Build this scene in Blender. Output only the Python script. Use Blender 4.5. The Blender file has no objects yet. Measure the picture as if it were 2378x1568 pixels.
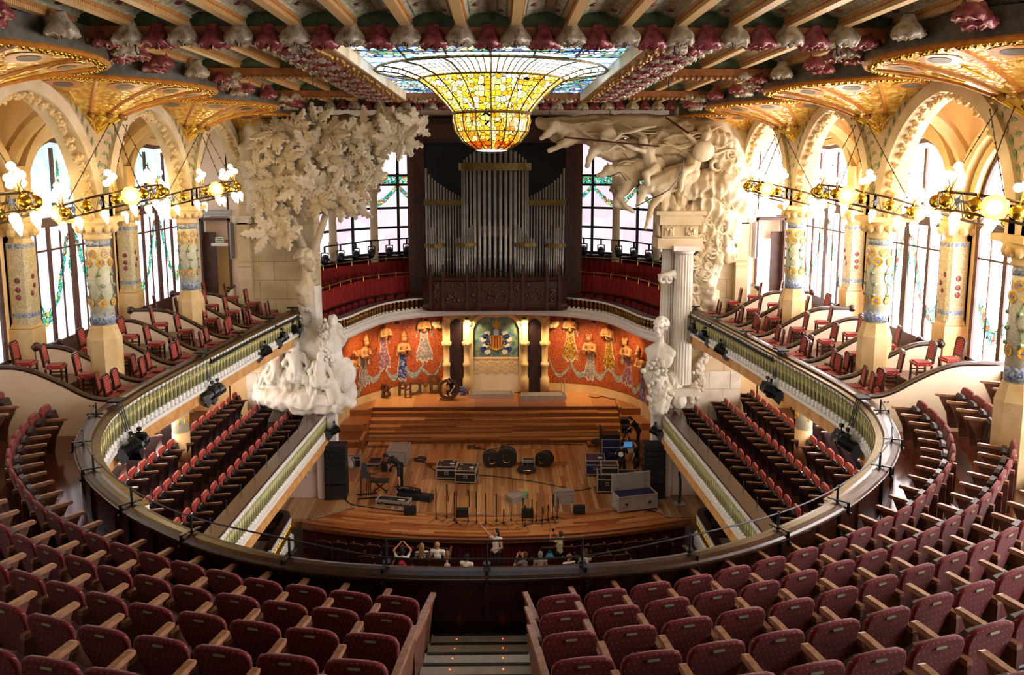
import bpy, math, random
from math import sin, cos, pi, radians, sqrt, atan2
from mathutils import Vector, Matrix, noise
R = random.Random(7)
S = bpy.context.scene
COL = S.collection
# ------------------------------------------------------------------ camera, world, exposure
cam = bpy.data.cameras.new('camera'); camo = bpy.data.objects.new('camera', cam); COL.objects.link(camo)
S.camera = camo
PITCH = radians(8.0); YAW = math.atan(31*cos(PITCH)/1900)
cam.sensor_width = 36; cam.lens = 1900/2378*36; cam.clip_end = 500
cam.shift_y = -(784-(388+1900*math.tan(PITCH)))/2378
camo.location = (0.18, 0, 13.2); camo.rotation_euler = (pi/2-PITCH, 0, -YAW)
W = bpy.data.worlds.new('world'); S.world = W; W.use_nodes = True
bg = W.node_tree.nodes['Background']; bg.inputs[0].default_value = (1, .95, .88, 1); bg.inputs[1].default_value = .065
S.view_settings.view_transform = 'Standard'; S.view_settings.look = 'None'
S.view_settings.exposure = 2.35; S.view_settings.gamma = 1
S.view_settings.use_curve_mapping = False
try:
    S.cycles.max_bounces = 5; S.cycles.diffuse_bounces = 3; S.cycles.glossy_bounces = 3; S.cycles.transmission_bounces = 3
    S.cycles.use_denoising = True; S.cycles.sample_clamp_indirect = 6; S.cycles.caustics_reflective = False
except Exception: pass
# ------------------------------------------------------------------ helpers
def lin(c):
    if isinstance(c, str):
        c = [int(c[i:i+2], 16)/255 for i in (0, 2, 4)]
    return tuple((v/12.92 if v <= .04045 else ((v+.055)/1.055)**2.4) for v in c[:3])+(1,)
class MB:
    def __init__(s): s.v = []; s.f = []; s.fm = []; s.m = 0; s.sm = []; s.smooth = False
    def add(s, V, F, M=None):
        b = len(s.v)
        s.v += [tuple(M @ Vector(p)) for p in V] if M is not None else [tuple(p) for p in V]
        for f in F:
            s.f.append(tuple(i+b for i in f)); s.fm.append(s.m); s.sm.append(s.smooth)
        return s
    def box(s, c, d, M=None, taper=1, tapery=None):
        x, y, z = d[0]/2, d[1]/2, d[2]/2; ty = taper if tapery is None else tapery
        V = [(c[0]+a*x*(taper if k > 0 else 1), c[1]+b*y*(ty if k > 0 else 1), c[2]+k*z) for k in (-1, 1) for b in (-1, 1) for a in (-1, 1)]
        return s.add(V, [(0, 2, 3, 1), (4, 5, 7, 6), (0, 1, 5, 4), (2, 6, 7, 3), (0, 4, 6, 2), (1, 3, 7, 5)], M)
    def bar(s, p, q, w, h=None, up=(0, 0, 1), n=4):
        p, q = Vector(p), Vector(q); h = h or w; t = (q-p)
        if t.length < 1e-6: return s
        t.normalize(); u = Vector(up)
        if abs(t.dot(u)) > .95: u = Vector((1, 0, 0))
        a = t.cross(u).normalized(); b = a.cross(t)
        V = [o+a*i*w/2+b*j*h/2 for o in (p, q) for i, j in ((-1, -1), (1, -1), (1, 1), (-1, 1))]
        return s.add(V, [(3, 2, 1, 0), (4, 5, 6, 7), (0, 1, 5, 4), (1, 2, 6, 5), (2, 3, 7, 6), (3, 0, 4, 7)])
    def tube(s, pts, rad, n=8, cap=True):
        pts = [Vector(p) for p in pts]; N = len(pts)
        rad = rad if isinstance(rad, (list, tuple)) else [rad]*N
        V = []; a = None
        for i, p in enumerate(pts):
            t = (pts[min(i+1, N-1)]-pts[max(i-1, 0)])
            t = t.normalized() if t.length > 1e-9 else Vector((0, 0, 1))
            if a is None:
                u = Vector((0, 0, 1)) if abs(t.z) < .9 else Vector((1, 0, 0)); a = t.cross(u).normalized()
            else:
                a = (a-t*a.dot(t)); a = a.normalized() if a.length > 1e-6 else t.orthogonal().normalized()
            b = t.cross(a)
            V += [p+(a*cos(2*pi*k/n)+b*sin(2*pi*k/n))*rad[i] for k in range(n)]
        F = [(i*n+k, i*n+(k+1) % n, (i+1)*n+(k+1) % n, (i+1)*n+k) for i in range(N-1) for k in range(n)]
        if cap: F += [tuple(range(n-1, -1, -1)), tuple((N-1)*n+k for k in range(n))]
        return s.add(V, F)
    def lathe(s, prof, n=12, c=(0, 0, 0), a0=0, a1=2*pi, M=None, sx=1, sy=1):
        full = abs(a1-a0-2*pi) < 1e-6; m = n if full else n+1
        V = [(c[0]+r*sx*cos(a0+(a1-a0)*k/n), c[1]+r*sy*sin(a0+(a1-a0)*k/n), c[2]+z) for r, z in prof for k in range(m)]
        F = [(i*m+k, i*m+(k+1) % m, (i+1)*m+(k+1) % m, (i+1)*m+k) for i in range(len(prof)-1) for k in range(n)]
        if full:
            if prof[0][0] > 1e-4: F.append(tuple(range(m-1, -1, -1)))
            if prof[-1][0] > 1e-4: F.append(tuple((len(prof)-1)*m+k for k in range(m)))
        return s.add(V, F, M)
    def ball(s, c, r, n=8, m=6, sc=(1, 1, 1), M=None):
        pr = [(r*sin(pi*i/m), -r*cos(pi*i/m)) for i in range(m+1)]
        pr[0] = (r*.02, -r); pr[-1] = (r*.02, r)
        T = Matrix.Translation(c) @ Matrix.Diagonal((*sc, 1))
        return s.lathe(pr, n, M=(M @ T if M is not None else T))
    def prism(s, poly, h0, h1, M=None):
        n = len(poly); V = [(x, y, h0) for x, y in poly]+[(x, y, h1) for x, y in poly]
        return s.add(V, [tuple(range(n-1, -1, -1)), tuple(range(n, 2*n))]+[(i, (i+1) % n, n+(i+1) % n, n+i) for i in range(n)], M)
    def sweep(s, path, sec, closed_sec=True, cap=True):
        # path: list of (x,y,z); sec: (outward, up) offsets, outward = right-hand side of travel
        N = len(path); m = len(sec); V = []
        for i in range(N):
            a = path[max(i-1, 0)]; b = path[min(i+1, N-1)]
            tx, ty = b[0]-a[0], b[1]-a[1]; l = sqrt(tx*tx+ty*ty) or 1; nx, ny = ty/l, -tx/l
            V += [(path[i][0]+nx*u, path[i][1]+ny*u, path[i][2]+w) for u, w in sec]
        mm = m if closed_sec else m-1
        F = [(i*m+k, (i+1)*m+k, (i+1)*m+(k+1) % m, i*m+(k+1) % m) for i in range(N-1) for k in range(mm)]
        if cap and closed_sec: F += [tuple(range(m)), tuple((N-1)*m+k for k in range(m-1, -1, -1))]
        return s.add(V, F)
    def grid(s, fn, nu, nv):
        V = [fn(i/nu, j/nv) for i in range(nu+1) for j in range(nv+1)]
        return s.add(V, [(i*(nv+1)+j, (i+1)*(nv+1)+j, (i+1)*(nv+1)+j+1, i*(nv+1)+j+1) for i in range(nu) for j in range(nv)])
    def mesh(s, name, mats):
        me = bpy.data.meshes.new(name); me.from_pydata(s.v, [], s.f)
        mats = mats if isinstance(mats, (list, tuple)) else [mats]
        for m in mats: me.materials.append(MAT[m] if isinstance(m, str) else m)
        me.polygons.foreach_set('material_index', s.fm); me.polygons.foreach_set('use_smooth', s.sm)
        me.update(); return me
    def build(s, name, mats, parent=None, loc=None, rz=0):
        return put(name, s.mesh(name, mats), parent, loc, rz)
def put(name, me, parent=None, loc=None, rz=0, M=None):
    o = bpy.data.objects.new(name, me); COL.objects.link(o); o.parent = parent
    if M is not None: o.matrix_local = M
    else:
        if loc: o.location = loc
        if rz: o.rotation_euler = (0, 0, rz)
    return o
def tag(o, label=None, cat=None, group=None, kind=None):
    if label: o['label'] = label
    if cat: o['category'] = cat
    if group: o['group'] = group
    if kind: o['kind'] = kind
    return o
def thing(name, label, cat, loc=(0, 0, 0), rz=0, group=None):
    return tag(put(name, None, None, loc, rz), label, cat, group)
def struct(name, mb, mats, label=None): return tag(mb.build(name, mats), label, None, None, 'structure')
def sroot(name, loc=(0, 0, 0)): return tag(put(name, None, None, loc), None, None, None, 'structure')
def copy_tree(o, parent=None):
    c = o.copy(); COL.objects.link(c); c.parent = parent
    for ch in list(o.children): copy_tree(ch, c)
    return c
def cat_rom(P, per=8):
    P = [Vector(p) for p in P]; out = []
    for i in range(len(P)-1):
        a = P[max(i-1, 0)]; b = P[i]; c = P[i+1]; d = P[min(i+2, len(P)-1)]
        for k in range(per):
            t = k/per
            out.append(.5*((2*b)+(c-a)*t+(2*a-5*b+4*c-d)*t*t+(3*b-a-3*c+d)*t**3))
    out.append(P[-1]); return out
def resample(P, step=None, n=None):
    L = [0]
    for i in range(1, len(P)): L.append(L[-1]+(P[i]-P[i-1]).length)
    n = n or max(2, int(round(L[-1]/step))+1); out = []; j = 0
    for k in range(n):
        d = L[-1]*k/(n-1)
        while j < len(L)-2 and L[j+1] < d: j += 1
        t = (d-L[j])/max(1e-9, L[j+1]-L[j]); out.append(P[j].lerp(P[j+1], min(1, max(0, t))))
    return out
def frames(P):
    out = []
    for i in range(len(P)):
        t = (P[min(i+1, len(P)-1)]-P[max(i-1, 0)]).normalized(); out.append((P[i], t))
    return out
def mirx(P): return [(-p[0],)+tuple(p[1:]) for p in P]
def on_screen(x, y, z, m=150):
    d = Vector((x, y, z))-Vector(camo.location)
    fw = Vector((sin(YAW)*cos(PITCH), cos(YAW)*cos(PITCH), -sin(PITCH))); rt = Vector((cos(YAW), -sin(YAW), 0)); up = rt.cross(fw)
    w = d.dot(fw)
    if w < .5: return False
    u = 1189+1900*d.dot(rt)/w; v = 388+1900*math.tan(PITCH)-1900*d.dot(up)/w
    return -m < u < 2378+m and -m < v < 1568+m
ORD = ['first', 'second', 'third', 'fourth', 'fifth', 'sixth', 'seventh', 'eighth', 'ninth', 'tenth', 'eleventh', 'twelfth', 'thirteenth', 'fourteenth', 'fifteenth', 'sixteenth', 'seventeenth', 'eighteenth', 'nineteenth', 'twentieth']
def nth(i):
    if i < 20: return ORD[i]
    return ['twenty', 'thirty', 'forty', 'fifty'][(i+1)//10-2]+('-'+ORD[(i+1) % 10-1] if (i+1) % 10 else 'th') if (i+1) % 10 else ['twentieth', 'thirtieth', 'fortieth', 'fiftieth'][(i+1)//10-2]
# ------------------------------------------------------------------ materials
MAT = {}
class NT:
    def __init__(s, name):
        m = bpy.data.materials.new(name); m.use_nodes = True; MAT[name] = m; s.mat = m
        s.t = m.node_tree; s.b = s.t.nodes['Principled BSDF']; s.out = s.t.nodes['Material Output']
    def n(s, typ, **kw):
        nd = s.t.nodes.new(typ)
        for k, v in kw.items(): setattr(nd, k, v)
        return nd
    def l(s, a, b): s.t.links.new(a, b)
    def val(s, sock, v):
        if hasattr(v, 'links') or hasattr(v, 'is_linked'): s.l(v, sock)
        else: sock.default_value = v
    def math(s, op, a, b=0.0, c=0.0):
        nd = s.n('ShaderNodeMath', operation=op); s.val(nd.inputs[0], a); s.val(nd.inputs[1], b); s.val(nd.inputs[2], c); return nd.outputs[0]
    def mix(s, f, a, b, blend='MIX'):
        nd = s.n('ShaderNodeMix', data_type='RGBA', blend_type=blend); s.val(nd.inputs[0], f); s.val(nd.inputs[6], a); s.val(nd.inputs[7], b); return nd.outputs[2]
    def coord(s, kind='Object', scale=(1, 1, 1), rot=(0, 0, 0)):
        tc = s.n('ShaderNodeTexCoord'); mp = s.n('ShaderNodeMapping'); mp.inputs['Scale'].default_value = scale; mp.inputs['Rotation'].default_value = rot
        s.l(tc.outputs[kind], mp.inputs[0]); return mp.outputs[0]
    def noise(s, co, scale, detail=3, rough=.5):
        nd = s.n('ShaderNodeTexNoise'); s.l(co, nd.inputs['Vector']); nd.inputs['Scale'].default_value = scale; nd.inputs['Detail'].default_value = detail; nd.inputs['Roughness'].default_value = rough; return nd.outputs['Fac']
    def vor(s, co, scale, feature='F1', rnd=1.0):
        nd = s.n('ShaderNodeTexVoronoi', feature=feature); s.l(co, nd.inputs['Vector']); nd.inputs['Scale'].default_value = scale; nd.inputs['Randomness'].default_value = rnd; return nd
    def ramp(s, f, stops, interp='LINEAR'):
        nd = s.n('ShaderNodeValToRGB'); nd.color_ramp.interpolation = interp; e = nd.color_ramp.elements
        while len(e) < len(stops): e.new(.5)
        for i, (p, c) in enumerate(stops): e[i].position = p; e[i].color = lin(c)
        s.val(nd.inputs[0], f); return nd.outputs[0]
    def bump(s, h, st=.3, dist=.02):
        nd = s.n('ShaderNodeBump'); nd.inputs['Strength'].default_value = st; nd.inputs['Distance'].default_value = dist; s.l(h, nd.inputs['Height']); s.l(nd.outputs[0], s.b.inputs['Normal'])
    def base(s, c, rough=.5, metal=0, spec=.5, coat=0):
        s.val(s.b.inputs['Base Color'], lin(c) if isinstance(c, (str, tuple, list)) else c)
        s.val(s.b.inputs['Roughness'], rough); s.val(s.b.inputs['Metallic'], metal); s.b.inputs['Specular IOR Level'].default_value = spec
        s.b.inputs['Coat Weight'].default_value = coat
    def emit(s, c, st):
        s.val(s.b.inputs['Emission Color'], lin(c) if isinstance(c, (str, tuple, list)) else c); s.val(s.b.inputs['Emission Strength'], st)
    def rnd(s): return s.math('FRACT', s.math('ADD', s.n('ShaderNodeObjectInfo').outputs['Random'], s.n('ShaderNodeNewGeometry').outputs['Random Per Island']))
def simple(name, c, rough=.5, metal=0, c2=None, sc=4, bump=0, bsc=None, spec=.5, coat=0):
    k = NT(name)
    if c2:
        f = k.noise(k.coord(), sc, 4); k.base(k.ramp(f, [(.35, c), (.65, c2)]), rough, metal, spec, coat)
    else: k.base(c, rough, metal, spec, coat)
    if bump: k.bump(k.noise(k.coord(), bsc or sc*4, 5), bump)
    return k
simple('stone', 'd9c8a4', .75, 0, 'c4ad84', 1.2, .5, 9)
simple('stone_white', 'e3dacb', .7, 0, 'cbbfa8', 1.5, .5, 12)
simple('stone_warm', 'e3c896', .7, 0, 'd0ad70', 1.5, .3, 10)
simple('plaster', 'f0cf9c', .8, 0, 'eac48c', .6)
simple('plaster_pink', 'f8e2d0', .8, 0, 'f2d6c0', .6)
simple('cream', 'f1dfc3', .6, 0, 'ead3b2', .8)
simple('white_paint', 'eee9df', .5)
simple('orange_fascia', 'd9a566', .6, 0, 'c48a48', 3)
simple('dark_wood', '2c120a', .32, 0, '3d1b0f', 5, .06, 30)
simple('rail_wood', '3e2517', .25, 0, '301b10', 4)
simple('parapet_wood', '2a130b', .3, 0, '371a0f', 4)
simple('arm_wood', 'a5785a', .35, 0, '8f6248', 12)
simple('side_wood', '6d4a3a', .35, 0, '5d3c2e', 6)
simple('panel_dark', '241312', .45, 0, '30191a', 6)
simple('black', '0b0b0c', .5)
simple('black_gloss', '0c0d10', .3)
simple('case_black', '171315', .55, 0, '211b1c', 8)
simple('speaker_black', '08090b', .65)
simple('steel', 'b9b9b6', .35, .9)
simple('alu', 'c9c6c0', .4, .7)
simple('grey_case', 'a39a95', .6, 0, '968c88', 8)
simple('blue_case', '1c1a48', .5)
simple('brass', 'c8a04a', .3, .9)
simple('gold', 'd8a93a', .25, .95)
simple('gold_dark', '75602a', .4, .7, '5c4a1e', 8)
simple('iron', '4a3a1e', .5, .6)
simple('white_glaze', 'ece9df', .25)
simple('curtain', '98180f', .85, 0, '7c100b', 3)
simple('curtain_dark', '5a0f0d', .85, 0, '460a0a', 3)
simple('red_cloth', '7c1412', .85)
simple('pipe', 'b4b0a8', .35, .35, '98948c', 2)
simple('carved_wood', '3a1d14', .45, 0, '5a3319', 7, .8, 14)
simple('organ_wood', '34150e', .4, 0, '4a2014', 4)
simple('skin', 'c98f6c', .6); simple('skin_b', 'b67c58', .6)
simple('tile_floor', 'd6a07a', .4, 0, 'b97048', 6)
simple('letter_brown', '4a2c14', .7, 0, '5c3a1c', 9)
simple('boss_white', 'b9ab93', .22, 0, '8f8069', 9, .5, 20)
simple('boss_pink', '93494a', .2, 0, '6e2c31', 9, .5, 20)
simple('boss_stem', '57503f', .45, 0, '3b382e', 6)
simple('beam_orange', '9a5a22', .4, 0, '7c4418', 5)
simple('beam_gold', '9c7430', .35, .3, '7a4a1c', 12, .5, 30)
simple('green_vault', '5d6a48', .35, 0, '3f4a35', 4)
simple('orange_rib', 'c98438', .3, 0, 'ad6824', 8)
simple('lattice_gold', 'd7ae3c', .3, .3)
simple('sign_grey', '9fa4ad', .5); simple('sign_text', 'e6e3cf', .5); simple('green_sign', '2f8f6a', .5)
simple('window_wood', '573a30', .5, 0, '463026', 5)
simple('black_iron', '151315', .5)
simple('carpet_grey', 'b6b1a6', .6, 0, 'a6a196', 8)
simple('rubber', '1d1d20', .8)
simple('backpack', 'b3a390', .8); simple('green_tape', '3fae5a', .6); simple('orange_box', 'c2643a', .6)
simple('leather', '2b2422', .6)
for nm, c in dict(hair_dark='17100c', hair_brown='4a3020', hair_blond='8d7048', hair_grey='8a8176', shirt_white='e9e6e0', shirt_black='0d0d0f', shirt_pink='e5c3c0', shirt_grey='6f6468', shirt_red='b5141a', trousers_dark='17171c', shorts_grey='2b2b33', bag_blue='3f8fb4', jeans='2b3850', blouse_beige='cbbd9c', stripes='d8d5d2', hair_bald='b98066').items():
    simple(nm, c, .8)
def pattern_cloth(nm, a, b, sc):
    k = NT(nm); v = k.vor(k.coord(), sc); k.base(k.ramp(v.outputs['Distance'], [(.3, a), (.45, b)]), .8)
pattern_cloth('blouse_print', '2c1a16', 'e9e3da', 30)
def stripes():
    k = NT('shirt_stripes'); co = k.coord(); sp = k.n('ShaderNodeSeparateXYZ'); k.l(co, sp.inputs[0]); k.base(k.ramp(k.math('FRACT', k.math('MULTIPLY', sp.outputs[2], 11.)), [(0, 'e6e2de'), (.6, '23263a')], 'CONSTANT'), .8)
stripes()
def dots(name, c, c2, dot, step=.065, r=.14, rough=.8):
    k = NT(name); co = k.coord(); sp = k.n('ShaderNodeSeparateXYZ'); k.l(co, sp.inputs[0])
    u = k.math('MULTIPLY', sp.outputs[0], 1/step); v = k.math('MULTIPLY', k.math('ADD', sp.outputs[1], sp.outputs[2]), 1/step)
    row = k.math('FLOOR', v); off = k.math('MULTIPLY', k.math('MODULO', k.math('ABSOLUTE', row), 2.), .5)
    a = k.math('SUBTRACT', k.math('FRACT', k.math('ADD', u, off)), .5); b = k.math('SUBTRACT', k.math('FRACT', v), .5)
    d = k.math('SQRT', k.math('ADD', k.math('MULTIPLY', a, a), k.math('MULTIPLY', b, b)))
    m = k.math('LESS_THAN', d, r)
    body = k.ramp(k.noise(k.coord(), 7), [(.3, c), (.7, c2)])
    k.base(k.mix(m, body, lin(dot)), rough, 0, .3)
    k.b.inputs['Sheen Weight'].default_value = .15
dots('fabric', '74191c', '5c1216', 'a8685e', .062, .11)
dots('fabric_chair', '9c1f1c', '861717', 'e0b48f', .055, .17)
def wood(name, cols, plank=None, rough=.3, grain=(1, 14, 1), rnd=True, coat=0):
    k = NT(name); f = k.noise(k.coord(scale=grain), 3.5, 5, .6)
    if rnd: f = k.math('ADD', k.math('MULTIPLY', f, .35), k.math('MULTIPLY', k.rnd(), .65))
    k.base(k.ramp(f, [(.2, cols[0]), (.5, cols[1]), (.8, cols[2])]), rough, 0, .5, coat)
wood('stage_plank', ('8c5a34', 'ae7a4b', 'c89c6a'), grain=(14, 1, 1), rough=.32)
wood('stage_front', ('8c4a22', 'ac6a36', 'c88e56'), grain=(1, 14, 1), rough=.28)
wood('step_wood', ('6e3a1e', 'a06234', 'cc9258'), grain=(1, 14, 1), rough=.3)
wood('floor_wood', ('4a2418', '5c3020', '6d3c28'), grain=(3, 3, 1), rough=.12, rnd=False)
def mosaic_fill(name, cols, sc, rough=.3, metal=0, line=None, bump=.3):
    k = NT(name); co = k.coord(); v = k.vor(co, sc)
    sp = k.n('ShaderNodeSeparateColor'); k.l(v.outputs['Color'], sp.inputs[0]); n = len(cols)
    c = k.ramp(sp.outputs[0], [(i/n, c) for i, c in enumerate(cols)], 'CONSTANT')
    if line:
        e = k.vor(co, sc, 'DISTANCE_TO_EDGE'); c = k.mix(k.math('LESS_THAN', e.outputs['Distance'], .06), c, lin(line))
    k.base(c, rough, metal); k.bump(v.outputs['Distance'], bump, .02)
mosaic_fill('orange_mosaic', ['8e2c0c', 'a43a12', '7c2208', 'b4501c', '963410'], 16, .45, 0, 'b8713c', .3)
mosaic_fill('skirt_grey', ['8e8a80', 'a39a8c', '7a7468', 'b4a898', '94707a'], 14, .45, 0, None)
mosaic_fill('skirt_blue', ['23356f', '2e4a86', 'a07a8c', '1c2a58', '8894b0'], 12, .45)
mosaic_fill('skirt_gold', ['a07a28', '8a5a1c', 'b8923c', '6e4c20'], 14, .45)
mosaic_fill('skirt_pink', ['9a6a70', '844a58', 'b08a88', '70586a'], 12, .45)
mosaic_fill('garland_mosaic', ['9aa09a', 'b4b0a4', '7e8a80', 'a8929a', '6e8a7a'], 16, .45)
mosaic_fill('vine_mosaic', ['c0a684', 'b8a07a', 'c9b08a', 'b49a78', 'bda080'], 22, .4, 0, None)
mosaic_fill('column_mosaic', ['cfcbb0', 'c6c4a6', 'd8d4bc', 'bcbd9c', 'd0c8a6'], 34, .35, 0, None)
mosaic_fill('pier_mosaic', ['d0c098', 'c4b488', 'd8caa4', 'bca87c', 'b8b088'], 30, .4, 0, None)
mosaic_fill('sunflower', ['d9a12c', 'c88a20', 'e8bc4a'], 16, .35)
mosaic_fill('mosaic_blue', ['5a709c', '8494b0', 'b8b4a0', '9aa4ac'], 24, .35)
mosaic_fill('mosaic_green', ['7f9468', '98a67a', '667a54'], 12, .35)
mosaic_fill('shield_field', ['5c7a72', '6f8a7c', '8a8a54', '4c6a70', '7a9484'], 6, .5, 0, None)
def vault_gold():
    k = NT('vault_gold'); co = k.coord(); v = k.vor(co, 9); sp = k.n('ShaderNodeSeparateColor'); k.l(v.outputs['Color'], sp.inputs[0])
    c = k.ramp(sp.outputs[0], [(0, 'd9a63c'), (.3, 'e6bc58'), (.6, 'c98f2e'), (.8, 'efd07a')], 'CONSTANT')
    k.base(c, k.ramp(sp.outputs[1], [(0, '404040'), (1, '909090')]), .25); k.bump(v.outputs['Distance'], .5, .03)
vault_gold()
def ceil_tile():
    k = NT('ceiling_tile'); f = k.rnd(); v = k.noise(k.coord(), 1.7, 2)
    g = k.math('FRACT', k.math('ADD', k.math('MULTIPLY', v, 6.), f))
    k.base(k.ramp(g, [(0, 'e4dfc2'), (.3, 'a9b49c'), (.55, 'dfd29c'), (.8, '94a492'), (1, 'd8d8c4')]), .2, .1)
ceil_tile()
def rib():
    k = NT('rib_cream'); co = k.coord(); b = k.n('ShaderNodeTexBrick'); k.l(co, b.inputs['Vector']); b.inputs['Scale'].default_value = 9
    b.inputs['Color1'].default_value = lin('d8bb84'); b.inputs['Color2'].default_value = lin('c9a668'); b.inputs['Mortar'].default_value = lin('a06c32'); b.inputs['Mortar Size'].default_value = .03
    k.base(b.outputs['Color'], .4)
rib()
simple('rib_orange', 'b8854a', .4, 0, '9c5f2a', 14)
# lit glass
def glass(name, cols, sc, st, lead=.05, stretch=(1, 1, 1), feature=None):
    k = NT(name); co = k.coord(scale=stretch); v = k.vor(co, sc); sp = k.n('ShaderNodeSeparateColor'); k.l(v.outputs['Color'], sp.inputs[0]); n = len(cols)
    c = k.ramp(sp.outputs[0], [(i/n, c) for i, c in enumerate(cols)], 'CONSTANT')
    s_ = st
    if lead:
        e = k.vor(co, sc, 'DISTANCE_TO_EDGE'); s_ = k.math('MULTIPLY', k.math('GREATER_THAN', e.outputs['Distance'], lead), st)
    k.base('202020', .2); k.emit(c, s_)
def lamp(name, c, st):
    k = NT(name); k.base(c, .3); k.emit(c, st)
def flower_glass(name, cols, centre, sc, st):
    k = NT(name); co = k.coord(); v = k.vor(co, sc, rnd=.55); sp = k.n('ShaderNodeSeparateColor'); k.l(v.outputs['Color'], sp.inputs[0]); n = len(cols)
    c = k.ramp(sp.outputs[0], [(i/n, c) for i, c in enumerate(cols)], 'CONSTANT')
    core = k.math('LESS_THAN', v.outputs['Distance'], .2); c = k.mix(core, c, lin(centre))
    e = k.vor(co, sc, 'DISTANCE_TO_EDGE', .55); k.base('1a1208', .2)
    k.emit(c, k.math('MULTIPLY', k.math('GREATER_THAN', e.outputs['Distance'], .05), st))
# lit glass and lamp materials (strengths = how brightly each gives off light)
GL, GR, GB = .3, 3.2, .23
glass('pane_left', ['f4dcee', 'fbeef6', 'f0d2e6', 'ffffff'], .9, GL, 0, (1, 1, .6))
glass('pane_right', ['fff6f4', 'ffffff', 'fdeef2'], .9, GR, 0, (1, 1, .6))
glass('pane_back', ['f6e6ee', 'f2dce8', 'fbf2f4'], .8, GB, 0, (1, 1, .6))
glass('pane_lower', ['fff4ee', 'ffffff', 'fdeef2'], .9, 3.4, 0)
glass('pane_blue', ['dff0ff', 'c4e6f4', 'ffffff', 'b8dcee'], 2.4, GL, 0)
glass('garland_glass', ['38c6a0', '7fe0c0', '2fa67c', 'd8f4ea', 'f0d45c', 'e0603a', '58b8d0', 'bfeedd'], 9, .24, .06)
glass('garland_glass_bright', ['8fe6cc', 'c6f6e6', '6fd6b4', 'ffffff', 'f6e08c', 'ee7a5a', '9fdcec'], 9, .4, .04)
glass('sky_blue', ['4f86d8', 'a8d0ff', '2e5cae', '62c4b8', 'e6f2ff', '7aa6e6', '3f9a6a', 'c8b48a', 'd6e8ff'], 5.5, .38, .085, (1, .55, 1))
def radial_glass(name, st):
    # leaded panes laid out in rays and rings round the dome axis: yellow inside, white, pale blue outside
    k = NT(name); sp = k.n('ShaderNodeSeparateXYZ'); k.l(k.coord(), sp.inputs[0]); x, y = sp.outputs[0], sp.outputs[1]
    r = k.math('SQRT', k.math('ADD', k.math('MULTIPLY', x, x), k.math('MULTIPLY', y, y))); a = k.math('MULTIPLY', k.math('ARCTAN2', y, x), 96/(2*pi)); q = k.math('MULTIPLY', r, 5.5)
    cb = k.n('ShaderNodeCombineXYZ'); k.l(k.math('FLOOR', a), cb.inputs[0]); k.l(k.math('FLOOR', q), cb.inputs[1]); wn_ = k.n('ShaderNodeTexWhiteNoise'); k.l(cb.outputs[0], wn_.inputs['Vector'])
    f = k.math('ADD', k.math('MULTIPLY', k.math('SUBTRACT', r, 1.7), .62), k.math('MULTIPLY', wn_.outputs['Value'], .35))
    c = k.ramp(f, [(0, 'ffd45c'), (.3, 'fff0b4'), (.5, 'ffffff'), (.75, 'd2e8ff'), (1, '8fbcf0')])
    ln = k.math('MULTIPLY', k.math('GREATER_THAN', k.math('FRACT', a), .22), k.math('GREATER_THAN', k.math('FRACT', q), .15))
    k.base('202020', .2); k.emit(c, k.math('MULTIPLY', k.math('ADD', k.math('MULTIPLY', ln, .995), .005), st))
radial_glass('sky_pale', 1.0)
flower_glass('bell_glass', ['ffd84a', 'fff2a0', 'ffffff', 'ffc22c', 'ffe98a', 'f29a1e'], 'ffb020', 7.5, .42)
flower_glass('bowl_glass', ['ffc83a', 'ffe27a', 'ffb21e', 'fff0b0', 'f0901c'], 'ff9a10', 8.5, .3)
flower_glass('bowl_glass_low', ['e8760c', 'ffb428', 'd85208', 'ffd050', 'c43c08'], '9a1c04', 8.5, .3)
lamp('bulb', 'ffdf9c', 2.8); lamp('rosette_glass', 'ffc860', .6); lamp('rosette_core', 'fff0c8', 2.8); lamp('bulb_small', 'ffe2a8', 2.8)
lamp('led_red', 'ff3a20', 3.0); lamp('spill_lamp', 'ffcf80', 5.0); lamp('screen_blue', '5aa0d8', .1)
# ------------------------------------------------------------------ key curves
ZB = 6.57                                   # upper floor level at the parapet
RH = [(0, 11.0), (1.36, 11.06), (2.67, 11.29), (3.89, 11.8), (5.06, 12.57), (6.17, 13.53), (7.34, 14.86), (8.22, 16.26), (8.7, 17.45), (9.03, 18.8), (9.12, 20.5), (8.95, 23), (8.72, 25.6), (8.45, 28.4), (8.15, 30.9), (7.84, 33.1)]
def full(H, z): return [(-x, y, z) for x, y in reversed(H)]+[(x, y, z) for x, y in H[1:]]
RAIL = cat_rom(full(RH, 0), 6)              # left stage end -> round the back -> right stage end
RAIL = resample(RAIL, .16)
YC = (15.6, 21.9, 28.2, 34.5)               # column lines
XC, XP, XW = 10.5, 12.55, 12.85
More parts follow.
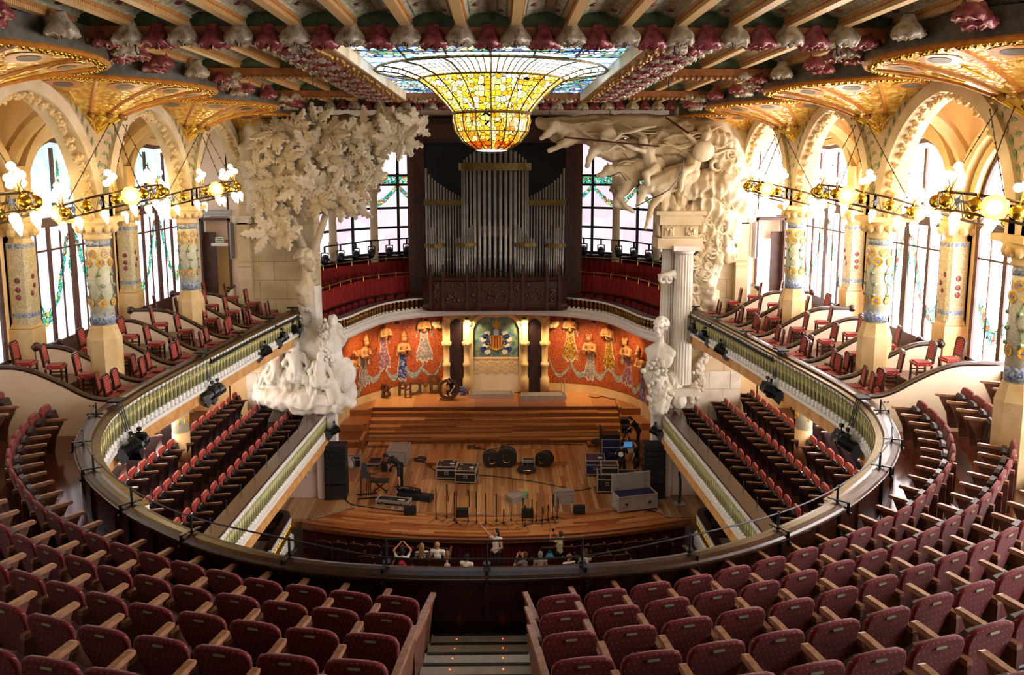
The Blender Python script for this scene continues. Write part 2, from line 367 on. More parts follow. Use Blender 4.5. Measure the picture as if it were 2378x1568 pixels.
# ------------------------------------------------------------------ floors
m = MB()
outer = []
for p in RAIL:
    if p.y > 19: outer.append(Vector((13.2 if p.x > 0 else -13.2, p.y, 0)))
    else:
        d = Vector((p.x, p.y-19, 0)); k = min(13.2/max(1e-6, abs(d.x)), 24/max(1e-6, abs(d.y))); outer.append(Vector((d.x*k, 19+d.y*k, 0)))
n = len(RAIL); V = [(p.x, p.y, ZB) for p in RAIL]+[(p.x, p.y, ZB) for p in outer]
m.add(V, [(i, i+1, n+i+1, n+i) for i in range(n-1)])
struct('floor', m, 'floor_wood', 'polished dark red wooden floor of the upper gallery')
m = MB(); m.sweep([(p.x, p.y, 0) for p in RAIL], [(.05, ZB-.02), (.05, ZB-.42), (-.1, ZB-.42), (-.1, ZB-.05)]); struct('trim_1', m, 'orange_fascia', 'ochre painted edge of the upper gallery under the balusters')
m = MB(); V = [(p.x, p.y, ZB-.42) for p in RAIL]+[(p.x, p.y, ZB-.42) for p in outer]; m.add(V, [(n+i, n+i+1, i+1, i) for i in range(n-1)])
struct('ceiling_2', m, 'plaster', 'cream underside of the upper gallery')
m = MB(); m.box((0, 14, -1.15), (30, 36, .1)); struct('floor_2', m, 'dark_wood', 'dark stalls floor in front of the stage')
# lower gallery floors (stepped up towards the walls)
for s in (-1, 1):
    m = MB()
    for k, (x0, x1) in enumerate([(7.45, 9.05), (9.05, 10.2), (10.2, 11.4), (11.4, 13.2)]):
        m.box((s*(x0+x1)/2, 23.5, 2.15+.125*k), (x1-x0, 20, .3+.25*k))
    struct('floor_3' if s < 0 else 'floor_4', m, 'dark_wood', 'stepped dark floor of the lower side gallery')
    for k, yc in enumerate((18.4, 21.2, 24.6, 27.4, 30.8)):
        w = sroot('window_%d' % (30+k+(10 if s > 0 else 0)), (s*12.8, yc, 3.9)); w['label'] = 'bright window behind the lower %s seats, %s from the stage' % ('left' if s < 0 else 'right', ORD[4-k])
        for q in (-1, 1): b = MB(); b.box((0, q*.52, .8), (.04, .98, 2.1)); b.build('pane', 'pane_lower', w)
        b = MB(); b.box((-s*.02, 0, .8), (.1, .1, 2.2)); b.box((-s*.02, 0, 1.9), (.1, 2.2, .12)); b.box((-s*.02, 0, -.3), (.1, 2.2, .12)); b.box((-s*.02, 1.06, .8), (.1, .1, 2.2)); b.box((-s*.02, -1.06, .8), (.1, .1, 2.2)); b.build('frame', 'window_wood', w)
    m = MB(); m.box((s*12.9, 24, 3.6), (.1, 22, 5.2)); struct('wall_left_lower' if s < 0 else 'wall_right_lower', m, 'plaster', 'warm plaster wall behind the lower side seats')
# ------------------------------------------------------------------ side walls with windows
def arch_pts(a, rise, n=10):
    rho = (rise*rise+a*a)/(2*a); out = []
    e = math.acos((rho-a)/rho) if rho >= a else pi/2
    for i in range(n+1):
        t = e*i/n; out.append((a-rho+rho*cos(t), rho*sin(t)))
    return [(-x, z) for x, z in out][:-1]+[(0, rise)]+[(x, z) for x, z in reversed(out[:-1])]
def arch_wall(mb, x, yc, half, ap, z0, z1, thick, inward):
    # wall between yc-half..yc+half, from springing z0 up to z1 with an arch opening (points ap)
    P = [(yc-half, z0)]+[(yc+u, z0+w) for u, w in ap]+[(yc+half, z0)]
    N = len(P); T = [(P[i][0] if 0 < i < N-1 else P[i][0], z1) for i in range(N)]
    V = []
    for dx in (0, thick*inward):
        V += [(x+dx, p[0], p[1]) for p in P]+[(x+dx, t[0], t[1]) for t in T]
    F = []
    for i in range(N-1):
        F.append((i, i+1, N+i+1, N+i)); F.append((2*N+i, 3*N+i, 3*N+i+1, 2*N+i+1)); F.append((i, 2*N+i, 2*N+i+1, i+1))
    mb.add(V, F)
def arch_sweep(mb, x, yc, z0, ap, w, d, legs=0.):
    # moulding of section w (in plane) x d (along x) that follows the arch
    P = ([(ap[0][0], -legs)] if legs else [])+list(ap)+([(ap[-1][0], -legs)] if legs else [])
    N = len(P); V = []
    for i in range(N):
        a = P[max(i-1, 0)]; b = P[min(i+1, N-1)]; t = Vector((b[0]-a[0], b[1]-a[1])).normalized(); nn = Vector((-t.y, t.x))
        for u, e in ((0, -d/2), (0, d/2), (w, d/2), (w, -d/2)): V.append((x+e, yc+P[i][0]+nn.x*u, z0+P[i][1]+nn.y*u))
    F = [(i*4+k, i*4+(k+1) % 4, (i+1)*4+(k+1) % 4, (i+1)*4+k) for i in range(N-1) for k in range(4)]
    mb.add(V, F)
BAYS = [(18.75, 2.6), (25.05, 2.6), (31.35, 2.6)]
wn = 0
for s in (-1, 1):
    side = 'left' if s < 0 else 'right'
    m = MB(); xw = s*XW
    for yc, hw in [(6.1, 2.35), (12.45, 2.35)]+BAYS:
        m.box((xw+s*.15, yc, 7.1), (.3, 6.3, 2.0))
        for q in (-1, 1): m.box((xw+s*.15, yc+q*(hw+.4), 10.1), (.3, .8, 4.2))
        arch_wall(m, xw, yc, 3.15, arch_pts(hw, 1.95), 12.05, 15.6, .3, s)
        for q in (-1, 1): m.box((xw+s*.15, yc+q*(hw+.4), 12.1), (.3, .8, .1))
    struct('wall_'+side, m, 'plaster', 'apricot plaster outer wall with arched windows')
    for bi, (yc, hw) in enumerate([(6.1, 2.35), (12.45, 2.35)]+BAYS):
        wn += 1
        w = sroot('window_%d' % wn, (xw, yc, 8.1)); near = bi < 2
        if not near: w['label'] = 'tall arched stained glass window, %s from the stage on the %s wall' % (nth(4-bi), side)
        pm = 'pane_left' if s < 0 else 'pane_right'
        ap = arch_pts(hw, 1.95); f = MB()
        arch_sweep(f, 0, 0, 3.95, ap, -.14, .16, 3.95)
        f.box((0, 0, -.12), (.16, 2*hw, .3)); f.box((0, 0, 3.52), (.18, 2*hw, .26)); f.box((0, 0, -.45), (.1, 2*hw, .5))
        f.build('frame', 'window_wood', w)
        lights = 4; lw = 2*hw/lights
        for i in range(1, lights):
            b = MB(); wd = .3 if i == 2 else .15; b.box((0, -hw+lw*i, 1.75), (.13, wd, 3.5)); b.build('mullion', 'window_wood', w)
        for i in range(lights):
            y0 = -hw+lw*i; b = MB(); b.box((0, y0+lw/2, 1.72), (.03, lw, 3.5)); b.build('pane', pm, w)
            if not near:
                b = MB(); b.box((-s*.03, y0+lw/2, 2.72), (.05, lw, .05)); b.box((-s*.03, y0+lw/2, 1.6), (.045, .035, 3.4)); b.build('glazing_bar', 'window_wood', w)
        b = MB(); P = [(p[0], 3.95+p[1]) for p in ap]; P = [(-hw, 3.6)]+P+[(hw, 3.6)]
        b.add([(0, p[0], p[1]) for p in P], [tuple(range(len(P)))]); b.build('pane', pm if near else ('pane_blue' if s < 0 else pm), w)
        for i, y0 in enumerate((-hw/3.2, hw/3.2)):
            b = MB(); b.box((0, y0, 4.6), (.13, .13, 2.1)); b.build('mullion', 'window_wood', w)
        if near: continue
        gm = 'garland_glass' if s < 0 else 'garland_glass_bright'
        # hanging flower garlands in the lights: a drop at the centre and a swag on each side
        def strip(path, wid, nm='garland'):
            b = MB(); P = [Vector(p) for p in path]; V = []
            for i, p in enumerate(P):
                t = (P[min(i+1, len(P)-1)]-P[max(i-1, 0)]).normalized(); nn = Vector((0, -t.z, t.y)); k = wid*(.55+.45*sin(pi*i/(len(P)-1)))*(1+.25*((i % 2)-.5))
                V += [p+nn*k, p-nn*k]
            b.add([(-s*.022, v.y, v.z) for v in V], [(2*i, 2*i+1, 2*i+3, 2*i+2) for i in range(len(P)-1)]); b.build(nm, gm, w)
        strip([(0, .1*sin(k*.9), 3.35-k*.23) for k in range(10)], .17)
        for q in (-1, 1):
            strip([(0, q*(.15+1.05*k/9), 3.1-2.0*sin(pi*.5*k/9)**1.6) for k in range(10)], .13)
            strip([(0, q*(1.2+1.1*k/7), 1.05+.0*k-.55*sin(pi*k/7)+.55*k/7) for k in range(8)], .2)
        if s < 0: strip([(0, -.5, 4.1), (0, -.5, 4.4), (0, -.5, 4.7), (0, -.5, 5.0), (0, -.5, 5.3)], .1)
        # red lantern motif in the head of the window
        b = MB(); b.box((-s*.03, .35, 4.55), (.02, .34, .5)); b.box((-s*.03, .35, 4.9), (.02, .5, .06)); b.build('lantern_motif', 'garland_glass', w)
        # stone archivolt
    m = MB()
    for yc, hw in BAYS:
        arch_sweep(m, xw-s*.12, yc, 12.05, arch_pts(hw, 1.95), .22, .25)
        arch_sweep(m, xw-s*.3, yc, 12.05, arch_pts(hw+.3, 2.2), .28, .3)
    struct('trim_%d' % (2 if s < 0 else 3), m, 'stone_warm', 'carved stone arches round the %s windows' % side)
    # aisle vault above the windows
    m = MB(); m.box((s*11.7, 17, 15.5), (2.6, 37, .1)); struct('ceiling_%d' % (3 if s < 0 else 4), m, 'plaster', 'apricot ceiling of the side aisle')
    m = MB()
    for y in YC[:3]:
        P = [(xw-s*2.35*(1-cos(pi*.5*i/8)), y, 12.3+2.6*sin(pi*.5*i/8)) for i in range(9)]
        m.tube(P, .2, 6)
    struct('trim_%d' % (4 if s < 0 else 5), m, 'stone_warm', 'curved stone ribs from pier to column over the %s aisle' % side)
    # wall piers
    for i, y in enumerate(YC[:3]):
        t = thing('wall_pier', 'square wall pier with flower mosaic between the %s windows, %s from the stage' % (side, nth(2-i)), 'pier', (s*XP, y, ZB+.5), 0, 'wall piers')
        b = MB(); b.box((0, 0, .9), (.62, .66, 1.9)); b.box((0, 0, 1.93), (.55, .58, .14), taper=.9); b.build('pedestal', 'stone_warm', t)
        b = MB(); b.prism([(.28, -.2), (.28, .2), (.2, .28), (-.2, .28), (-.28, .2), (-.28, -.2), (-.2, -.28), (.2, -.28)], 1.98, 4.15); sh = b.build('shaft', 'pier_mosaic', t)
        b = MB(); [b.prism([(.285, -.205), (.285, .205), (.205, .285), (-.205, .285), (-.285, .205), (-.285, -.205), (-.205, -.285), (.205, -.285)], z, z+.12) for z in (2.15, 4.0)]; b.build('mosaic_band', 'mosaic_blue', t)
        for zz in (2.8, 3.0, 3.25):
            b = MB(); b.ball((-s*.28, R.uniform(-.12, .12), zz), .08, 8, 4, (.25, 1, 1)); b.ball((0, -.28, zz-.1), .08, 8, 4, (1, .25, 1)); b.build('mosaic_flower', 'boss_pink', t)
        b = MB(); b.lathe([(.3, 4.15), (.27, 4.25), (.42, 4.5), (.46, 4.6), (.46, 4.68)], 8); [b.ball((.38*cos(q*pi/4), .38*sin(q*pi/4), 4.42), .12, 6, 4) for q in range(8)]; b.build('capital', 'stone_warm', t)
        b = MB(); b.box((0, 0, 5.4), (.5, .6, 1.5)); b.build('springer', 'stone_warm', t)
# ------------------------------------------------------------------ arcade: columns, arches, spandrels
AP = arch_pts(2.72, 2.95, 12)
for s in (-1, 1):
    side = 'left' if s < 0 else 'right'
    m = MB(); m2 = MB(); m3 = MB()
    for yc in (12.45, 18.75, 25.05, 31.35):
        arch_wall(m, s*XC-s*-.22, yc, 3.15, arch_pts(3.02, 3.25, 12), 11.95, 15.75, .44, -s)
        arch_sweep(m2, s*XC, yc, 11.95, AP, .33, .62, .15)
        m3.smooth = True
    struct('wall_%s_arcade' % side, m, 'vine_mosaic', 'green vine mosaic spandrels above the column arches')
    struct('trim_%d' % (6 if s < 0 else 7), m2, 'stone', 'pointed stone arches between the columns on the %s' % side)
    cg = thing('carved_garland', 'carved stone flower edging inside the pointed arches on the %s' % side, 'carving')
    m3.ball((0, 0, 0), .085, 6, 4); [m3.ball((.06*cos(q), .05*sin(q*2), .06*sin(q)), .055, 5, 3) for q in range(6)]; cgm = m3.mesh('carved_flower', 'stone_warm')
    for yc in (18.75, 25.05, 31.35):
        for (u, w) in arch_pts(2.72*.965, 2.95*.965, 16): put('carved_flower', cgm, cg, M=Matrix.Translation((s*(XC-.1+R.uniform(-.06, .06)), yc+u, 11.95+w)) @ Matrix.Rotation(R.uniform(0, 6), 4, 'X') @ Matrix.Diagonal((R.uniform(.8, 1.4),)*3+(1,)))
    # vine leaves applied to the mosaic band, one per leaf
    vine = tag(put('mosaic_vine', None, None, (0, 0, 0)), 'green leaf mosaic following the pointed arches on the %s' % side, 'mosaic')
    lm = MB(); lm.prism([(0, -.11), (.05, -.04), (.045, .05), (0, .13), (-.045, .05), (-.05, -.04)], 0, .012)
    lme = lm.mesh('leaf', 'mosaic_green')
    for yc in (18.75, 25.05, 31.35):
        A2 = arch_pts(3.2, 3.4, 16)
        for i, (u, w) in enumerate(A2):
            a = atan2(w, u)
            for q in (-1, 1):
                put('leaf', lme, vine, M=Matrix.Translation((s*(XC-.23), yc+u*(1+.035*q), 11.95+w*(1+.035*q))) @ Matrix.Rotation(-s*pi/2, 4, 'Y') @ Matrix.Rotation(a+q*.7, 4, 'Z'))
    for i, y in enumerate(YC):
        if i == 3: continue
        t = thing('mosaic_column', 'round mosaic column with sunflowers under the %s arches, %s from the stage' % (side, nth(2-i)), 'column', (s*XC, y, ZB), 0, 'arcade columns')
        b = MB(); b.lathe([(.44, 0), (.44, 1.2), (.44, 2.05), (.36, 2.3), (.33, 2.42)], 8, a0=pi/8, a1=2*pi+pi/8); b.build('pedestal', 'stone_warm', t)
        b = MB(); b.smooth = True; b.lathe([(.3, 2.42), (.3, 4.75)], 20); b.build('shaft', 'column_mosaic', t)
        b = MB(); b.smooth = True; b.lathe([(.306, 2.45), (.306, 2.75)], 20); b.lathe([(.306, 4.55), (.306, 4.7)], 20); b.build('mosaic_band', 'mosaic_blue', t)
        for zz, nn in ((3.05, 6), (4.12, 6), (4.36, 6)):
            for q in range(nn):
                a = 2*pi*q/nn+(.5 if zz > 4.3 else 0)
                M = Matrix.Translation((.305*cos(a), .305*sin(a), zz)) @ Matrix.Rotation(a, 4, 'Z') @ Matrix.Rotation(pi/2, 4, 'Y')
                b = MB(); b.lathe([(.055, 0), (.12, .0), (.12, .012), (.055, .012)], 10, M=M); fl = b.build('sunflower', 'sunflower', t)
                b = MB(); b.lathe([(.05, 0), (.05, .016)], 8, M=M); b.build('flower_heart', 'mosaic_blue', fl)
        for q in range(5):
            a = 2*pi*q/5; b = MB()
            b.tube([(.305*cos(a+.2*sin(k*.8)), .305*sin(a+.2*sin(k*.8)), 3.1+k*.1) for k in range(11)], .012, 4); b.build('mosaic_stem', 'mosaic_green', t)
            lf = MB(); [lf.ball((.3*cos(a+.2*sin(k*.8)+.18), .3*sin(a+.2*sin(k*.8)+.18), 3.2+k*.1), .075, 6, 4, (1, 1, .7)) for k in (0, 3, 6)]; lf.build('mosaic_leaf', 'mosaic_green', t)
        b = MB(); b.smooth = True; b.lathe([(.32, 4.72), (.36, 4.76), (.33, 4.82), (.4, 5.0), (.55, 5.2)], 16)
        for q in range(12): b.ball((.44*cos(q*pi/6), .44*sin(q*pi/6), 5.02), .1, 6, 4, (1, 1, 1.3))
        b.smooth = False; b.box((0, 0, 5.26), (1.05, 1.05, .14)); b.build('capital', 'stone_warm', t)
        b = MB(); b.box((0, 0, 5.6), (.62, .62, .6)); b.build('springer', 'stone', t)
    # end wall of the aisle
    m = MB()
    m.box((s*12.6, 34.3, 11), (.9, .3, 9)); m.box((s*10.6, 34.3, 11), (.9, .3, 9)); m.box((s*11.6, 34.3, 13.4), (1.2, .3, 4.3)); m.box((s*11.6, 34.3, 6.6), (1.2, .3, 1.0))
    struct('wall_%s_end' % side, m, 'plaster_pink', 'pink plaster end wall beside the stage on the %s' % side)
# ------------------------------------------------------------------ ceiling
ZR = 15.8
ceil = sroot('ceiling'); ceil['label'] = 'tiled barrel vault ceiling with cream ribs and glazed ceramic roses'
SKY = (2.95, 16.3, 28.5)
def strips(x):
    a = abs(x)
    if a <= 3: return [(2, 15.45), (28.9, 33.4)]
    if a <= 8: return [(2, 15.35), (15.9, 21.6), (22.2, 27.9), (28.5, 33.4)]
    return [(2, 33.4)]
def vault_z(u): return ZR+.02+.19*cos(u*pi)       # u in -.5..6.5 across a strip
for x in range(-10, 11):
    m = MB(); m.smooth = True
    for (y0, y1) in strips(x):
        m.grid(lambda a, b: (x-.5+a, y0+(y1-y0)*b, vault_z(a-.5)), 8, 2)
    m.build('vault_strip', 'ceiling_tile', ceil)
# tiles of the nearest strips: thin plates laid on the barrel, the rest joined
spots = []
for x in range(-8, 9):
    for i in range(6):
        for j in range(9):
            spots.append((x, i, j))
spots.sort(key=lambda q: (abs(q[0])*1.0+abs(q[2]-4.5)*.9, q[1]))
tl = MB(); tl.box((0, 0, 0), (.15, .46, .016)); tme = tl.mesh('tile', 'ceiling_tile')
rest = MB(); cnt = 0
for (x, i, j) in spots:
    u = -.5+(i+.5)/6; xx = x+u; zz = vault_z(u)-.014; sl = math.atan(-.19*pi*sin(u*pi)); yy = 11.4+j*.47+(.235 if i % 2 else 0)
    if yy > 15.2: continue
    M = Matrix.Translation((xx, yy, zz)) @ Matrix.Rotation(-sl+R.uniform(-.07, .07), 4, 'Y') @ Matrix.Rotation(R.uniform(-.035, .035), 4, 'X')
    if cnt < 298: put('tile', tme, ceil, M=M); cnt += 1
    else: rest.add([tuple(v.co) for v in tme.vertices], [tuple(p.vertices) for p in tme.polygons], M)
tag(rest.build('tile_field', 'ceiling_tile', ceil), kind='stuff')
# small red rosettes on the vaults
rb = MB(); rb.smooth = True; rb.ball((0, 0, 0), .075, 8, 4, (1, 1, .45)); rme = rb.mesh('rosette', 'boss_pink')
for x in range(-8, 9):
    for y in (12.2, 13.3, 14.4):
        for q in (-1, 1): put('rosette', rme, ceil, (x+q*.22, y+(.5 if q > 0 else 0), vault_z(q*.22)-.03))
for x in (-7, -6, -5, -4, 4, 5, 6, 7):
    for y in (17.5, 19.3, 24, 26): put('rosette', rme, ceil, (x, y, vault_z(0)-.03))
# ribs
for i in range(-8, 8):
    x = i+.5
    for (y0, y1) in (strips(3 if abs(x) < 3.4 else 4) if abs(x) < 7.6 else [(2, 15.35)]):
        b = MB(); b.box((x, (y0+y1)/2, ZR), (.17, y1-y0, .16)); r = b.build('rib', 'rib_cream', ceil)
        b = MB(); b.box((x-.1, (y0+y1)/2, ZR+.06), (.035, y1-y0, .12)); b.box((x+.1, (y0+y1)/2, ZR+.06), (.035, y1-y0, .12)); b.build('rib_edge', 'rib_orange', r)
# cross beams
for y, segs in ((15.6, [(-7.6, 7.6)]), (21.9, [(-7.6, -3.6), (3.6, 7.6)]), (28.2, [(-7.6, -3.6), (3.6, 7.6)]), (28.7, [(-3.6, 3.6)])):
    for x0, x1 in segs:
        b = MB(); b.box(((x0+x1)/2, y, 15.62), (x1-x0, .34, .22)); bb = b.build('beam', 'beam_orange', ceil)
        b = MB(); b.smooth = True; [b.ball((x0+k*.16, y-.15, 15.5), .07, 5, 3) for k in range(int((x1-x0)/.16))]; tag(b.build('beam_carving', 'beam_gold', bb), kind='stuff')
        b = MB(); b.box(((x0+x1)/2, y+.0, 15.9), (x1-x0, .1, .4)); b.build('beam_back', 'green_vault', bb)
# skylight frame
for s in (-1, 1):
    b = MB(); b.box((s*3.22, 22.4, 15.55), (.36, 12.9, .22)); bb = b.build('beam', 'beam_gold', ceil)
    b = MB(); b.box((s*3.0, 22.4, 15.6), (.06, 12.6, .3)); b.build('beam_edge', 'stone', bb)
    b = MB(); b.smooth = True; [b.ball((s*3.22+R.uniform(-.1, .1), 16.1+k*.17, 15.43), .08, 5, 3) for k in range(74)]; tag(b.build('beam_carving', 'beam_gold', bb), kind='stuff')
    b = MB(); b.box((s*3.42, 22.4, 15.9), (.1, 12.9, .6)); b.build('beam_back', 'green_vault', bb)
# ceramic roses hanging at the rib ends, along the skylight and round the fan vaults
def boss_mesh(nm, mat, sc):
    b = MB(); b.smooth = True; rr = random.Random(int(nm[1:])+3)
    b.m = 1; b.lathe([(.07, .34), (.1, .25), (.17, .12)], 8)
    b.m = 0; V = []; NN = 28          # flaring bell of petals with a ruffled rim
    for ri, (r0, z0) in enumerate(((.1, .32), (.15, .2), (.22, .1), (.28, .02), (.29, -.05), (.24, -.09), (.14, -.06), (.05, -.1))):
        for q in range(NN):
            a = 2*pi*q/NN; wv = (1+.09*sin(a*5+ri)+.05*sin(a*9+2*ri)) if 1 < ri < 7 else 1
            V.append((r0*wv*cos(a), r0*wv*sin(a), z0+(.035*sin(a*7+ri*1.3)+rr.uniform(-.012, .012) if ri > 1 else 0)))
    b.add(V, [(ri*NN+q, (ri+1)*NN+q, (ri+1)*NN+(q+1) % NN, ri*NN+(q+1) % NN) for ri in range(7) for q in range(NN)])
    return b.mesh('ceramic_rose', [mat, 'boss_stem'])
BW = [boss_mesh('w%d' % i, 'boss_white', 1) for i in range(2)]; BP = [boss_mesh('p%d' % i, 'boss_pink', 1) for i in range(2)]
def boss(x, y, z, white, sc=1):
    o = put('ceramic_rose', R.choice(BW if white else BP), ceil, (x, y, z)); o.rotation_euler = (0, 0, R.uniform(0, 6)); o.scale = (sc, sc, sc)
for i in range(-7, 7):
    boss(i+.5, 15.38, 15.5, True, 1.0)
    if i < 6: boss(i+1., 15.46, 15.46, False, .98)
for i in range(-3, 4):
    for y in (28.95,):
        boss(i, y, 15.5, False, .9)
        if i < 3: boss(i+.5, y-.1, 15.5, True, .95)
for i in range(-7, 7):
    boss(i+.5, 33.1, 15.55, True, .95); boss(i+1, 33.15, 15.55, False, .85)
for s in (-1, 1):
    for k in range(19):
        y = 16.4+k*.66
        boss(s*3.62, y, 15.48, k % 2 == 0, .9); boss(s*4.0, y+.33, 15.5, k % 2 == 1, .9); boss(s*4.35, y+.1, 15.58, True, .75)
    for y in (15.6, 21.9, 28.2, 34.5):
        for k in range(9):
            a = radians(-80+20*k); rr = 3.5
            yy = y+rr*sin(a)
            if 10 < yy < 33: boss(s*(XC-rr*cos(a)), yy, 15.48, (k+int(y)) % 2 == 0, .95)
            if k % 2 == 0 and 10 < yy < 33: boss(s*(XC-(rr+.4)*cos(a)), y+(rr+.42)*sin(a), 15.55, k % 4 == 0, .85)
    # hooks under the beams
for x, y in ((-3.4, 15.35), (3.4, 15.35), (-6.4, 15.4), (6.4, 15.4), (-4.6, 21.7), (4.6, 21.7), (-2.9, 33.0), (2.2, 33.0), (4.6, 33.0)):
    b = MB(); b.tube([(x, y, 15.5), (x, y, 15.28), (x+.03, y, 15.22), (x+.08, y, 15.24), (x+.09, y, 15.3)], .016, 5); b.build('hook', 'black_iron', ceil)
# ------------------------------------------------------------------ golden fan vaults
PROF = [(.06, 13.95), (.22, 14.15), (.45, 14.33), (.83, 14.57), (1.4, 14.82), (2.0, 15.0), (2.6, 15.13), (3.15, 15.22)]
for s in (-1, 1):
    side = 'left' if s < 0 else 'right'
    for i, y in enumerate(YC):
        t = thing('fan_vault', 'golden mosaic fan vault with orange ribs on the %s, %s from the stage' % (side, nth(3-i)), 'vault', (s*XC, y, 0), 0 if s < 0 else pi, 'fan vaults')
        b = MB(); b.smooth = True; a0, a1 = -pi/2, (pi/2 if i < 3 else .1)
        if i == 3 and s > 0: a0, a1 = -.1, pi/2
        b.lathe(PROF, 32, a0=a0, a1=a1); b.build('shell', 'vault_gold', t)
        rim = [(3.17*cos(a0+(a1-a0)*k/32), 3.17*sin(a0+(a1-a0)*k/32), 15.24) for k in range(33)]
        b = MB(); b.tube(rim, .06, 5); b.build('rim', 'orange_rib', t)
        b = MB(); b.smooth = True
        for k in range(90):
            a = a0+(a1-a0)*k/89; b.ball((R.uniform(2.98, 3.12)*cos(a), 3.05*sin(a), 15.19), .06, 5, 3)
        tag(b.build('rim_carving', 'gold', t), kind='stuff')
        b = MB(); b.lathe([(3.2, 15.22), (3.2, 15.75)], 32, a0=a0, a1=a1); b.build('rim_wall', 'boss_stem', t)  # dark colour stands in for the shaded gap above the fan rim
        nr = 7
        for k in range(nr):
            a = a0+(a1-a0)*(k+.0)/(nr-1)
            b = MB(); b.tube([(r*cos(a), r*sin(a), z-.01) for r, z in PROF[3:]], [.05]*5, 5); b.build('rib', 'orange_rib', t)
            if k < nr-1:
                am = a+(a1-a0)/(nr-1)/2
                def eye(r0, rad, mat, nm, lift, par):
                    bb = MB(); V = []
                    for q in range(14):
                        c, d = cos(2*pi*q/14), sin(2*pi*q/14); r = r0+rad*.8*c; an = am+rad*d/r0
                        j = [jj for jj in range(len(PROF)-1) if PROF[jj][0] <= r][-1]; j = min(j, len(PROF)-2)
                        f = (r-PROF[j][0])/(PROF[j+1][0]-PROF[j][0]); z = PROF[j][1]+f*(PROF[j+1][1]-PROF[j][1])
                        V.append((r*cos(an), r*sin(an), z-lift))
                    bb.add(V, [tuple(range(13, -1, -1))]); return bb.build(nm, mat, par)
                e = eye(2.5, .42, 'orange_rib', 'peacock_eye', .012, t); eye(2.5, .22, 'boss_stem', 'eye_heart', .02, e)
                b = MB(); b.tube([(r*cos(am), r*sin(am), z-.008) for r, z in PROF[4:6]], .025, 4); b.build('eye_stem', 'lattice_gold', t)
        # gilt lattice at the foot of the fan
        b = MB()
        for k in range(9):
            for d in (-1, 1):
                P = []
                for q in range(4):
                    r, z = PROF[q]; a = a0+(a1-a0)*min(1, max(0, (k/8+d*q*.085))); P.append(((r+.05)*cos(a), (r+.05)*sin(a), z-.03))
                b.tube(P, .022, 4)
        b.build('lattice', 'lattice_gold', t)
        for k in range(7): b = MB(); b.smooth = True; b.ball((.85*cos(a0+(a1-a0)*k/6), .85*sin(a0+(a1-a0)*k/6), 14.5), .09, 6, 4); b.build('fruit_carving', 'beam_gold', t)
# ------------------------------------------------------------------ skylight and inverted glass dome
sky = thing('stained_glass_skylight', 'blue and yellow stained glass skylight with an inverted golden dome in the ceiling', 'skylight', (0, 21.6, 0))
CY = 21.6
ny = 12; nx = 6
for i in range(nx):
    for j in range(ny):
        x0, x1 = -SKY[0]+5.9*i/nx, -SKY[0]+5.9*(i+1)/nx; y0, y1 = SKY[1]-CY+12.2*j/ny, SKY[1]-CY+12.2*(j+1)/ny
        cx, cy = (x0+x1)/2, (y0+y1)/2; r = sqrt(cx*cx+cy*cy)
        if r < 1.7: continue
        mat = 'sky_blue' if r > 3.05 else 'sky_pale'
        z = 15.7
        b = MB(); b.add([(x0, y0, z), (x1, y0, z), (x1, y1, z), (x0, y1, z)], [(0, 3, 2, 1)]); b.build('glass_panel', mat, sky)
b = MB()
for i in range(1, nx): b.box((-SKY[0]+5.9*i/nx, .8, 15.705), (.05, 12.2, .03))
for j in range(1, ny): b.box((0, SKY[1]-CY+12.2*j/ny, 15.705), (5.9, .05, .03))
b.build('frame_grid', 'black_iron', sky)
BELL = [(2.95, 15.66), (2.4, 15.6), (1.86, 15.42), (1.55, 15.2), (1.2, 14.85), (.98, 14.58), (1.0, 14.4), (.93, 14.12), (.74, 13.85), (.45, 13.68), (.12, 13.6)]
mats = ['sky_pale', 'sky_pale', 'bell_glass', 'bell_glass', 'bell_glass', 'bowl_glass', 'bowl_glass', 'bowl_glass', 'bowl_glass_low', 'bowl_glass_low']
NS = 16
for k in range(NS):
    for (i0, i1) in ((0, 2), (2, 5), (5, 8), (8, 10)):
        b = MB(); b.smooth = True; b.lathe(BELL[i0:i1+1], 3, a0=2*pi*k/NS, a1=2*pi*(k+1)/NS); b.build('glass_segment', mats[i0], sky)
    a = 2*pi*k/NS; b = MB(); b.tube([((r+.012)*cos(a), (r+.012)*sin(a), z-.012) for r, z in BELL], .018, 4); b.build('dome_rib', 'gold_dark', sky)
for r, z, w in ((2.95, 15.64, .035), (1.87, 15.41, .035), (.99, 14.57, .045), (.93, 14.1, .015), (.1, 13.6, .03)):
    b = MB(); b.tube([(r*cos(2*pi*k/48), r*sin(2*pi*k/48), z) for k in range(49)], w, 5); b.build('dome_ring', 'gold_dark', sky)
b = MB(); b.lathe([(.02, 13.58), (.3, 13.6), (.42, 13.64)], 16); b.build('dome_base', 'pane_blue', sky)
